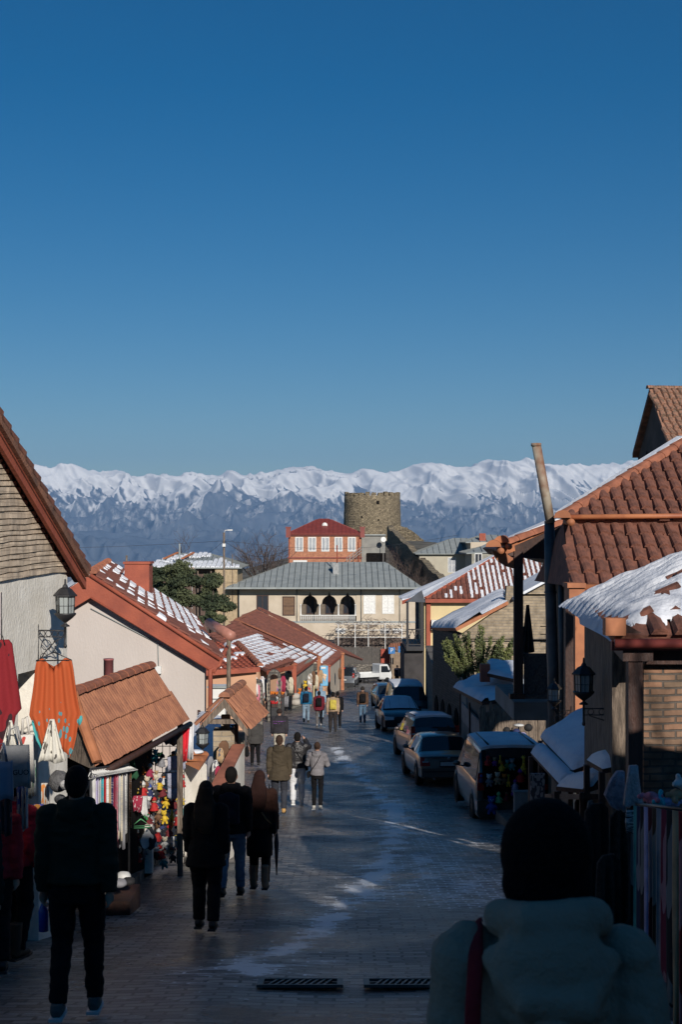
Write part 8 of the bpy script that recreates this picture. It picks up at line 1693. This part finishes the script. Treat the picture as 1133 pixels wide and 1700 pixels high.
person('shopkeeper in dark clothes facing us beside the fruit crates', on(480,82), math.radians(172), 1.78, J('dark_green_grey_jacket',(.035,.036,.030)), dkt, sh_b, ('short',hr_dark), .02, ((0,.1),(0,.1)), .48, 1.2, 'jacket', 1.1, .018, 1.1)
person('man in a bright blue jacket with black backpack and light jeans', on(508.5,69), math.radians(2), 1.74, J('bright_blue_cloth',(.015,.12,.24)), J('light_denim',(.20,.28,.36)), sh_b, ('short',hr_dark), .14, ((.05,.2),(-.05,.2)), .52, 1.2, 'jacket', 1.05, .016, 1.05, extras=[('backpack',navy)])
person('person in a dark red coat with small black backpack between the blue and beige jackets', on(530,65.8), math.radians(0), 1.62, J('dark_red_coat_cloth',(.13,.012,.022)), J('grey_trousers',(.14,.13,.13)), mat('grey_shoe',(.35,.33,.33),.8), ('short',hr_dark), .10, ((.0,.1),(.0,.1)), .46, 1.18, 'coat', 1.0, .016, 1.0, extras=[('backpack',blk)])
person('child sized person in a pale blue hooded jacket ahead of the dark red coat', on(533,72), 0, 1.68, J('pale_blue_cloth',(.22,.32,.42)), J('light_denim',(.20,.28,.36)), sh_b, ('none',hr_dark), .10, ((.0,.1),(.0,.1)), .52, 1.15, 'jacket', 1.0, .018, 1.0, hood='up')
person('person in a beige jacket with yellow backpack and black trousers', on(553,61), math.radians(3), 1.74, J('beige_jacket_cloth',(.38,.27,.18)), J('black_brown_trousers',(.030,.025,.025)), sh_b, ('short',hr_dark), .12, ((.0,.1),(.0,.1)), .53, 1.2, 'jacket', 1.1, .016, 1.05, extras=[('backpack',J('yellow_backpack_cloth',(.52,.42,.06),(.35,.28,.08)))])
person('person in black half hidden right of the beige jacket', on(561,64), math.radians(3), 1.66, blk, blk, sh_b, ('short',hr_dark), .12, ((.0,.1),(.0,.1)), .50, 1.15, 'jacket', 1.0, .018, 1.0)
person('man in a brown jacket with black backpack, beanie and blue jeans walking alone', on(602.5,68.6), math.radians(4), 1.74, J('brown_jacket_cloth',(.10,.055,.035)), denim, sh_b, ('beanie',J('dark_beanie_knit',(.03,.025,.022))), .13, ((.0,.2),(.0,.2)), .52, 1.15, 'jacket', 1.0, .016, 1.05, extras=[('backpack',blk)])
person('dark clothed person standing by the brown gate pier at the end of the street', on(660,124), math.radians(20), 1.75, navy, dkt, sh_b, ('short',hr_dark), .05, ((0,.1),(0,.1)), .46, 1.2, 'coat', 1.0, .022, 1.05)
person('second dark clothed person standing right of the gate pier', on(668,122), math.radians(-40), 1.72, blk, dkt, sh_b, ('short',hr_brown), .05, ((0,.1),(0,.1)), .48, 1.2, 'jacket', 1.0, .022, 1.05)
# nearest figure: cream coat, black beanie, red strap
def near_woman():
    Y = 3.0; X = (908-566.5)/F*Y; H = 1.66; z = -.572-H*1.0+.0; pos = Vector((X,Y,z))
    cream = mat('cream_coat_cloth',(.40,.29,.215),.95,(.33,.24,.175),3,.3,60,spec=.2)
    t = person('woman in a cream hooded coat and black beanie walking just ahead of the viewer', pos, math.radians(-3), H, cream, dkt, sh_b, ('none',hr_dark), .12, ((.05,.1),(-.05,.1)), .42, 1.0, 'coat', 1.0, .010, .97, hood='none')
    k = H/1.72; V = lambda x,y,z_: Vector((x*k,y*k,z_*k)); hc = V(0,.01,1.605)
    h = MB(); h.ell(hc+V(0,-.012,.018),(.101*k,.112*k,.116*k),nu=32,nv=20); h.ell(hc+V(0,-.03,-.045),(.098*k,.085*k,.085*k),nu=24,nv=16); o = h.build('beanie', mat('black_knit',(.010,.010,.011),.98,(.006,.006,.007),60,.8,120,spec=.1), t, world=False); remesh(o,.007,3,.0015,4)
    hd = MB(); hd.ell(V(0,-.13,1.395),(.128*k,.070*k,.115*k),nu=24,nv=16); hd.tube([V(.10,.06,1.47),V(.10,-.05,1.495),V(.05,-.12,1.505),V(-.045,-.125,1.50),V(-.10,-.05,1.49),V(-.10,.06,1.46)],[.035*k,.042*k,.046*k,.046*k,.042*k,.035*k],12)
    hd.tube([V(-.125,-.09,1.43),V(-.05,-.185,1.35),V(.055,-.19,1.345),V(.125,-.10,1.43)],[.03*k,.04*k,.04*k,.03*k],12); hd.tube([V(-.11,-.10,1.33),V(0,-.19,1.29),V(.11,-.10,1.33)],[.03*k,.04*k,.03*k],10); o = hd.build('hood', cream, t, world=False); remesh(o,.009,5,.0025,9)
    s = MB(); s.tube([V(-.150,.10,1.37),V(-.152,.0,1.462),V(-.158,-.09,1.425),V(-.166,-.150,1.33),V(-.172,-.165,1.15),V(-.18,-.155,.95)],.020*k,8,flat=.35); s.build('bag_strap', J('dark_red_strap',(.28,.012,.02)), t, world=False)
near_woman()
HAZE_D = 2.6e-5; HAZE_C = (.26,.54,1,1)
# ================================================================ THE AIR
hz = MB().bb(-17000,17000,-2000,38000,VZ-5,2150)
m = bpy.data.materials.new('haze_air'); m.use_nodes = True; n = m.node_tree.nodes; n.remove(n['Principled BSDF'])
pv = n.new('ShaderNodeVolumePrincipled'); pv.inputs['Density'].default_value = HAZE_D; pv.inputs['Color'].default_value = HAZE_C; pv.inputs['Anisotropy'].default_value = 0
m.node_tree.links.new(pv.outputs[0], n['Material Output'].inputs['Volume'])
o = hz.build('haze', m); tag(o, kind='stuff'); o.display_type = 'WIRE'
